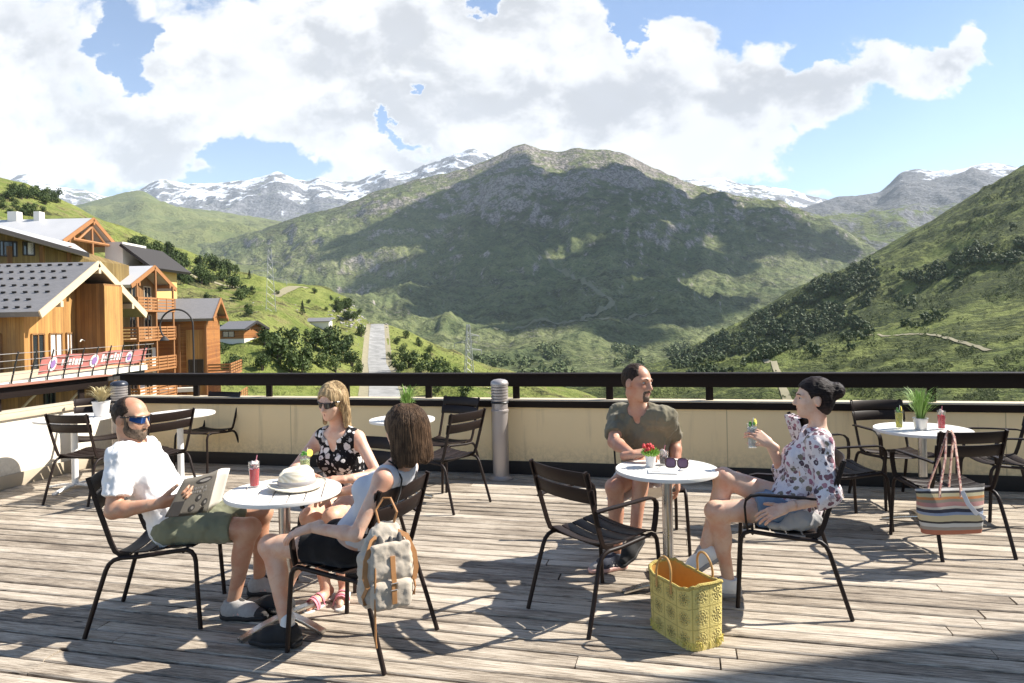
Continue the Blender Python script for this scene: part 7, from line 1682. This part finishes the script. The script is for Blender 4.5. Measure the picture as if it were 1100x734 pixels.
wood('wood', [([(715, 392), (760, 368), (800, 348), (840, 325), (880, 303), (930, 282), (965, 285), (940, 305), (900, 328), (935, 338), (910, 352), (860, 372), (810, 392), (760, 408), (715, 408)], 1.0, -0.22), ([(900, 330), (960, 300), (1010, 285), (1060, 258), (1112, 232), (1112, 275), (1040, 305), (980, 340), (920, 362)], 0.5, 0.10), ([(860, 375), (960, 350), (1050, 325), (1040, 335), (960, 362), (880, 388)], 0.2, 0.1)], BV_R, 2300, 3, (3.5, 8.5), M_wood, label='dark wood covering the foot of the right hillside')
wood('scrub', [([(640, 412), (800, 345), (950, 262), (1110, 172), (1110, 436), (700, 436)], 1.0, 0.05), ([(860, 400), (1110, 360), (1110, 436), (820, 436)], 0.5, 0.1)], BV_R, 5600, 9, (1.4, 3.6), M_scrub, per=18, label='low scrub sprinkled over the right hillside')
wood('valley_wood', [([(500, 380), (560, 376), (700, 372), (790, 372), (780, 395), (700, 402), (560, 404), (500, 400)], 1.0, 0.22), ([(560, 385), (640, 384), (720, 388), (720, 402), (560, 404)], 0.4, 0.1), ([(540, 405), (760, 405), (760, 436), (560, 436)], 0.7, 0.05)], BV_M, 1700, 15, (6, 13), M_wood, per=14, label='dark trees and bushes on the valley floor')
wood('slope_scrub', [([(200, 312), (390, 325), (396, 350), (380, 405), (240, 405), (160, 320)], 0.6, 0.05), ([(0, 200), (110, 245), (250, 300), (250, 318), (100, 290), (0, 250)], 0.5, 0.0), ([(418, 352), (560, 405), (600, 436), (430, 436)], 0.7, 0.0)], BV_L, 1300, 21, (0.7, 1.9), M_scrub, per=12, label='low weeds and brush over the left slope')
# pale boulders on the left slope below the crest
rk = MB(); r3 = random.Random(12); M_rock = mat('pale_rock', (0.34, 0.31, 0.28), 0.9, var=0.25, scale=1.5, bump=0.5, bscale=4)
def boulder(px, py, w):
    q = pt(px, py, 1.0) - Vector((0, 0, H0)); h = BV_L.ray_cast(Vector((0, 0, H0)), q.normalized())
    if not h[0]: return
    s = w * h[0].y / F; b_ = bmesh.new(); bmesh.ops.create_icosphere(b_, subdivisions=2, radius=0.5)
    for v in b_.verts: v.co = Vector((v.co.x * s, v.co.y * s, v.co.z * s * 0.7)) * (1 + 0.35 * r3.uniform(-1, 1))
    b_.verts.index_update(); rk.add([h[0] + v.co for v in b_.verts], [[v.index for v in f.verts] for f in b_.faces]); b_.free()
for _ in range(170): boulder(r3.gauss(383, 14), r3.gauss(338, 8), r3.uniform(1.2, 4.0))
for _ in range(60): boulder(r3.uniform(195, 420), r3.uniform(320, 372), r3.uniform(0.8, 2.2))
tag(rk.build('boulder_field', M_rock, smooth=False), 'pale boulders strewn below the crest left of the road', 'rocks', None, 'stuff')
# ------------------------------------------------------------------ mountain air
bpy.context.view_layer.update()
lo = np.full(3, 1e9); hi = -lo
for o in SC.objects:
    if o.type == 'MESH' and o.name.split('.')[0] != 'cloud':
        for c in o.bound_box:
            p = np.array(o.matrix_world @ Vector(c)); lo = np.minimum(lo, p); hi = np.maximum(hi, p)
lo -= (20, 20, 1); hi += (20, 20, 20); lo[1] = min(lo[1], -60)
hz = MB().box(tuple((lo + hi) / 2), tuple(hi - lo)).build('haze', [], None, smooth=False)
m = bpy.data.materials.new('haze_air'); m.use_nodes = True; t = NT(m.node_tree); t.n.remove(t.n['Principled BSDF'])
vp = t.new('ShaderNodeVolumePrincipled'); vp.inputs['Color'].default_value = (0.80, 0.89, 1.0, 1); vp.inputs['Density'].default_value = 3.6e-5; vp.inputs['Anisotropy'].default_value = 0.0
t.l.new(vp.outputs[0], t.n['Material Output'].inputs['Volume'])
hz.data.materials.append(m); tag(hz, kind='stuff'); hz['label'] = 'pale mountain air'; hz['category'] = 'haze'
